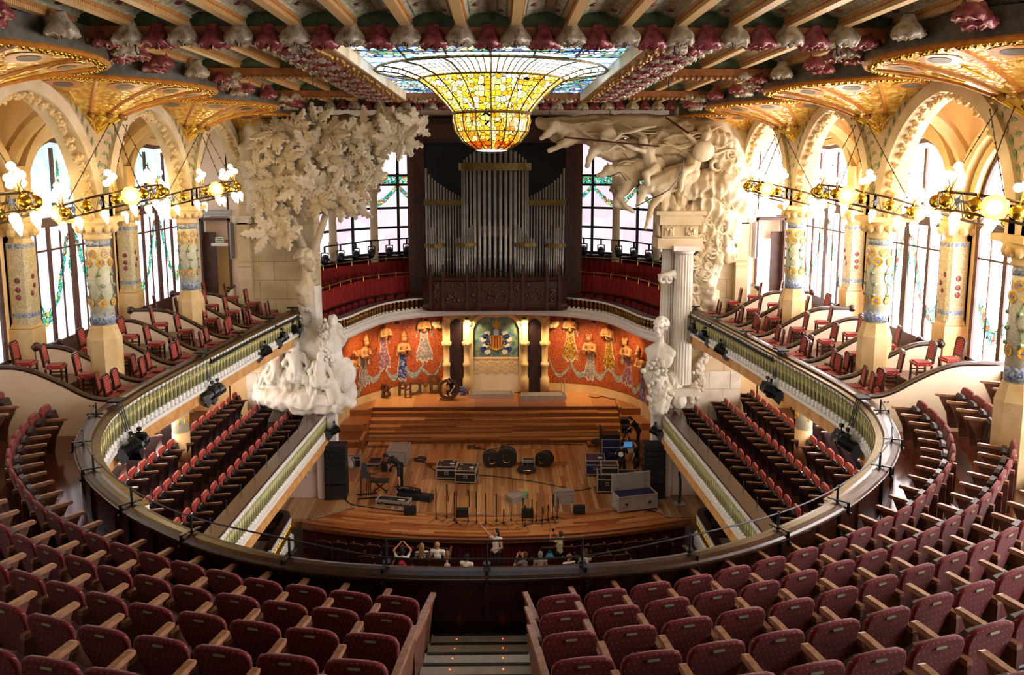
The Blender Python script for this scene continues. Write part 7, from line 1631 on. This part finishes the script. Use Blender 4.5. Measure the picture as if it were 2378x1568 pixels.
# ------------------------------------------------------------------ people
def person(label, loc, rz, J=None, sit=False, top='shirt_white', bottom='trousers_dark', skin='skin', hair='hair_dark', long_hair=False, bare_arms=False, shorts=False, scale=1.0, bald=False, hold=None, look=(0, 0)):
    j = dict(pel=(0, 0, .95), chest=(0, 0, 1.24), neck=(0, 0, 1.44), head=(0, .025, 1.58))
    for s, c in ((-1, 'l'), (1, 'r')): j.update({'sh'+c: (s*.175, 0, 1.39), 'el'+c: (s*.235, -.02, 1.12), 'wr'+c: (s*.24, .08, .9), 'hp'+c: (s*.09, 0, .9), 'kn'+c: (s*.1, .02, .5), 'an'+c: (s*.1, -.02, .09), 'to'+c: (s*.115, .14, .04)})
    if sit:
        for k in ('pel', 'chest', 'neck', 'head', 'shl', 'shr', 'ell', 'elr', 'wrl', 'wrr', 'hpl', 'hpr'): x, y, z = j[k]; j[k] = (x, y, z-.42)
        for s, c in ((-1, 'l'), (1, 'r')): j.update({'kn'+c: (s*.13, .44, .5), 'an'+c: (s*.13, .42, .09), 'to'+c: (s*.14, .58, .04), 'wr'+c: (s*.15, .32, .58), 'el'+c: (s*.24, .06, .72)})
    if J: j.update(J)
    V = {k: Vector(v) for k, v in j.items()}; prims = []; mb = MB()
    def cap(a, ra, b_, rb, m): prims.append((V[a] if isinstance(a, str) else a, ra, V[b_] if isinstance(b_, str) else b_, rb, m)); capsule(mb, prims[-1][0], ra, prims[-1][2], rb)
    waist = V['pel'].lerp(V['chest'], .45)
    cap('hpl', .115, 'hpr', .115, 1); cap('pel', .135, waist, .12, 0); cap(waist, .12, 'chest', .145, 0); cap('shl', .075, 'shr', .075, 0); cap('chest', .14, V['neck'].lerp(V['chest'], .35), .1, 0); cap(V['neck']-(V['neck']-V['chest']).normalized()*.03, .058, 'head', .055, 2)
    for c in 'lr':
        mid = V['sh'+c].lerp(V['el'+c], .5)
        cap('sh'+c, .07, mid, .052, 2 if bare_arms else 0); cap(mid, .048, 'el'+c, .042, 2); cap('el'+c, .042, 'wr'+c, .029, 2)
        kk = V['hp'+c].lerp(V['kn'+c], .97); cap('hp'+c, .095, kk, .064, 1); cap('kn'+c, .058, V['kn'+c].lerp(V['an'+c], .35), .06, 2 if shorts else 1); cap(V['kn'+c].lerp(V['an'+c], .35), .056, 'an'+c, .04, 2 if shorts else 1); cap('an'+c, .045, 'to'+c, .04, 3)
        d = (V['wr'+c]-V['el'+c]).normalized(); cap('wr'+c, .03, V['wr'+c]+d*.075, .036, 2)
    hd = V['head']; up = (hd-V['neck']).normalized(); fwd = Vector((sin(look[0])*cos(look[1]), cos(look[0])*cos(look[1]), sin(look[1]))); fwd = (fwd-up*fwd.dot(up)*.5).normalized(); rg = fwd.cross(up).normalized(); u2 = rg.cross(fwd)
    HM = Matrix((rg, fwd, u2)).transposed().to_4x4(); HM.translation = hd+u2*.05
    mb.ball((0, 0, 0), 1, 12, 10, (.078, .098, .118), HM); prims.append((hd+u2*.05-fwd*.01, .085, hd+u2*.05+fwd*.02, .085, 2)); mb.ball((0, .035, -.06), 1, 8, 6, (.055, .06, .06), HM); mb.ball((0, .1, -.01), 1, 6, 5, (.016, .022, .026), HM)
    for s in (-1, 1): mb.ball((s*.08, -.005, -.005), 1, 6, 4, (.014, .022, .03), HM)
    me = fuse(mb, .018, 2); n = len(me.polygons); ctr = np.empty(n*3); me.polygons.foreach_get('center', ctr); ctr = ctr.reshape(-1, 3); best = np.full(n, 1e9); idx = np.zeros(n, int)
    for (p, r0, q, r1, m_) in prims:
        p, q = np.array(p), np.array(q); d = q-p; L = max(1e-9, d@d); t_ = np.clip(((ctr-p)@d)/L, 0, 1); ds = np.linalg.norm(ctr-(p+t_[:, None]*d), axis=1)-(r0+(r1-r0)*t_); k = ds < best; best[k] = ds[k]; idx[k] = m_
    me.materials.clear()
    for m_ in (top, bottom, skin, 'leather'): me.materials.append(MAT[m_])
    me.polygons.foreach_set('material_index', idx.tolist())
    root = tag(put('person', None, None, loc, rz), label, 'person'); root.scale = (scale,)*3; put('body', me, root)
    f = MB(); f.smooth = True
    for c, s in (('l', -1), ('r', 1)):
        d = (V['wr'+c]-V['el'+c]).normalized(); sd = d.cross(Vector((0, 1, 0.2))).normalized() if abs(d.y) < .9 else Vector((1, 0, 0)); cu = d.cross(sd).normalized(); base = V['wr'+c]+d*.085
        for k, ln in enumerate((.062, .07, .066, .052)):
            p0 = base+sd*(.024-.016*k)*1.0; f.tube([p0, p0+d*ln*.5+cu*.008, p0+d*ln*.8+cu*.03, p0+d*ln*.9+cu*.045], [.0095, .009, .0085, .006], 6)
        p0 = V['wr'+c]+d*.035+sd*.03; f.tube([p0, p0+sd*.022+d*.022, p0+sd*.028+d*.05+cu*.012], [.011, .01, .007], 6)
    f.build('fingers', skin, root)
    e = MB()
    for s in (-1, 1): e.ball((s*.032, .088, .012), .011, 6, 4, M=HM)
    e.ball((0, .092, -.062), 1, 6, 4, (.022, .008, .006), HM); e.build('eyes_and_mouth', 'hair_dark', root)
    if not bald:
        h = MB(); h.ball((0, -.022, .03), 1, 12, 8, (.089, .1, .108), HM); h.ball((0, -.06, -.03), 1, 10, 6, (.08, .06, .09), HM)
        if long_hair:
            for k in range(5): a = -.06+.03*k; p0 = HM @ Vector((a, -.09, -.02)); p1 = p0+Vector((a*.3, -.03, -.34)); capsule(h, p0, .04, p1, .032)
        hm_ = fuse(h, .02, 1); hm_.materials.append(MAT[hair]); put('hair', hm_, root)
    return root, V, HM
def gadget(root, p, lab=None):
    b = MB(); b.box(p, (.12, .03, .08)); b.lathe([(.028, 0), (.028, .04)], 8, M=Matrix.Translation(Vector(p)+Vector((0, .015, 0))) @ Matrix.Rotation(-pi/2, 4, 'X')); o = b.build('camera', 'black_gloss'); return o
F0 = -1.1
UP = dict(ell=(-.27, .12, 1.28-.0), elr=(.27, .12, 1.28), wrl=(-.1, .22, 1.45), wrr=(.1, .22, 1.45))
def su(**k): return k
# visitors before the stage (most look up, backs to us)
person('seated man in white with raised arms taking a photo, red backpack', (-3.17, 26.62, F0), 0, su(ell=(-.3, .12, 1.2), elr=(.3, .12, 1.2), wrl=(-.09, .18, 1.42), wrr=(.09, .18, 1.42)), True, hair='hair_dark', look=(0, .5))
person('seated person with long blond hair and striped top', (-2.52, 27.0, F0), .1, None, True, top='shirt_stripes', hair='hair_blond', long_hair=True, look=(.2, .4))
person('seated bald man in a white shirt leaning back to look up', (-1.98, 26.95, F0), -.1, None, True, bald=True, look=(.1, 1.0), scale=1.08)
person('seated man with short fair hair in a pink shirt', (-1.6, 26.4, F0), 0, None, True, top='shirt_pink', hair='hair_blond', look=(.1, .3))
person('seated dark-haired woman in white beside the aisle table', (-.94, 26.2, F0), -.3, None, True, hair='hair_dark', bare_arms=True, look=(-.3, .5))
person('seated man in a grey shirt holding a camera to his face', (1.02, 26.3, F0), .5, su(ell=(-.27, .2, .82), wrl=(-.1, .3, 1.06), wrr=(.08, .3, 1.06)), True, top='shirt_grey', hair='hair_brown', look=(-.5, .7))
person('seated woman with grey blond hair seen from behind right of the aisle', (1.57, 26.3, F0), .1, None, True, top='hair_grey', hair='hair_grey', bare_arms=True, look=(-.1, .2))
person('standing woman in a patterned top raising a camera with both hands', (2.3, 27.25, F0), .5, su(ell=(-.24, .3, 1.3), elr=(.2, .3, 1.3), wrl=(-.12, .42, 1.56), wrr=(.02, .44, 1.56)), False, top='blouse_beige', hair='hair_brown', bare_arms=True, look=(-.4, .7), scale=.93)
person('seated child-sized woman with fair hair behind the photographing woman', (2.54, 26.2, F0), .3, None, True, top='shirt_stripes', hair='hair_blond', look=(-.5, .5), scale=.97)
person('seated person in a black and white print top at the right', (3.12, 26.45, F0), .3, None, True, top='blouse_print', hair='hair_brown', look=(-.6, .3))
r_, V_, H_ = person('standing guide in a white vest pointing up with a raised arm', (0.05, 27.2, F0), pi-.35, su(elr=(.34, .05, 1.62), wrr=(.52, .08, 1.84), shr=(.19, 0, 1.43), ell=(-.26, .1, 1.12), wrl=(-.02, .2, 1.06)), False, top='shirt_white', bottom='trousers_dark', hair='hair_dark', long_hair=True, bare_arms=True, look=(.5, .4))
for nm, lab, p in (('camera', 'small camera held up by the man with raised arms', (-3.17, 26.83, F0+1.46)), ('camera', 'black camera held by the man in grey', (.88, 26.62, F0+1.08)), ('camera', 'camera held up by the standing woman', (2.05, 27.6, F0+1.5))):
    b = MB(); b.box(p, (.14, .05, .09)); b.lathe([(.03, 0), (.03, .05)], 8, M=Matrix.Translation(p) @ Matrix.Rotation(-pi/2, 4, 'X')); tag(b.build(nm, 'black_gloss'), lab, 'camera')
t = thing('red_backpack', 'red and black backpack worn by the man with raised arms', 'backpack', (-3.17, 26.42, F0+.52)); b = MB(); b.ball((0, 0, .22), 1, 10, 8, (.17, .1, .24)); mm = fuse(b, .03, 1); mm.materials.append(MAT['shirt_red']); put('body', mm, t); b = MB(); [b.tube([(x, .06, .42), (x, .02, .46), (x, -.08, .36), (x, -.1, .1)], .014, 5) for x in (-.08, .08)]; b.build('strap', 'black', t)
t = thing('blue_bag', 'light blue bag beside the standing photographing woman', 'bag', (1.95, 27.15, F0+.45)); b = MB(); b.ball((0, 0, .2), 1, 10, 8, (.17, .12, .2)); mm = fuse(b, .03, 1); mm.materials.append(MAT['bag_blue']); put('body', mm, t); b = MB(); b.tube([(-.1, 0, .36), (0, 0, .5), (.1, 0, .36)], .012, 5); b.build('strap', 'bag_blue', t)
t = thing('folding_table', 'narrow grey table at the stalls aisle', 'table', (.15, 26.0, F0)); b = MB(); b.box((0, 0, .72), (1.5, .3, .05)); b.build('top', 'alu', t); [MB().box((x, 0, .35), (.05, .25, .7)).build('leg', 'black', t) for x in (-.7, .7)]
# crew on the stage
person('crew man in black bending over a bag at the left of the stage', (-3.95, 32.65, 0), radians(70), su(chest=(0, .3, 1.12), neck=(0, .47, 1.2), head=(0, .6, 1.2), shl=(-.17, .4, 1.17), shr=(.17, .4, 1.17), ell=(-.22, .42, .9), elr=(.22, .46, .9), wrl=(-.1, .5, .72), wrr=(.12, .55, .72)), top='shirt_black', bottom='shorts_grey', shorts=True, look=(0, -.6))
pr3 = person('crew man in a black shirt with a round white emblem seen from behind', (5.35, 33.1, 0), radians(-15), su(ell=(-.27, .1, 1.15), wrl=(-.3, .3, 1.1), elr=(.28, .05, 1.12), wrr=(.3, .2, .98)), top='shirt_black', look=(.3, -.2))
t = pr3[0]; b = MB(); b.lathe([(.085, 0), (.105, 0), (.105, .01), (.085, .01)], 20, M=Matrix.Translation((-.02, -.152, 1.24)) @ Matrix.Rotation(pi/2, 4, 'X')); b.lathe([(.01, .004), (.05, .004)], 6, M=Matrix.Translation((-.02, -.15, 1.24)) @ Matrix.Rotation(pi/2, 4, 'X')); b.build('shirt_emblem', 'shirt_white', t)
person('crew man in black shorts beside the right speaker stack', (6.0, 33.3, 0), radians(60), su(ell=(-.26, .02, 1.12), wrl=(-.2, .12, .88)), top='shirt_black', bottom='shorts_grey', shorts=True, look=(0, -.4), hair='hair_dark')
pr4 = person('crew man in black leaning over the camera rig at the back right', (6.55, 36.0, .3), radians(75), su(chest=(0, .14, 1.2), neck=(0, .26, 1.36), head=(0, .36, 1.44), shl=(-.17, .22, 1.32), shr=(.17, .22, 1.32), ell=(-.22, .4, 1.1), elr=(.22, .4, 1.1), wrl=(-.1, .6, 1.05), wrr=(.1, .6, 1.05)), top='shirt_black', look=(0, -.5))
b = MB(); b.lathe([(.085, 0), (.105, 0), (.105, .01), (.085, .01)], 20, M=Matrix.Translation((.06, -.06, 1.26)) @ Matrix.Rotation(pi/2+.4, 4, 'X')); b.build('shirt_emblem', 'shirt_white', pr4[0])
person('crew member crouching behind the big brown ring letter', (-2.25, 41.6, 1.2), radians(150), su(pel=(0, 0, .42), chest=(0, .1, .72), neck=(0, .2, .9), head=(0, .28, 1.0), shl=(-.17, .15, .86), shr=(.17, .15, .86), ell=(-.3, .3, .72), wrl=(-.2, .48, .5), elr=(.26, .3, .62), wrr=(.12, .5, .5), hpl=(-.1, 0, .4), hpr=(.1, 0, .4), knl=(-.16, .36, .5), knr=(.16, .36, .42), anl=(-.14, .12, .09), anr=(.14, .1, .09), tol=(-.15, .28, .04), tor=(.15, .26, .04)), top='shirt_black', bottom='jeans', look=(0, -.4))
bpy.data.scenes.remove(SCR['s'])
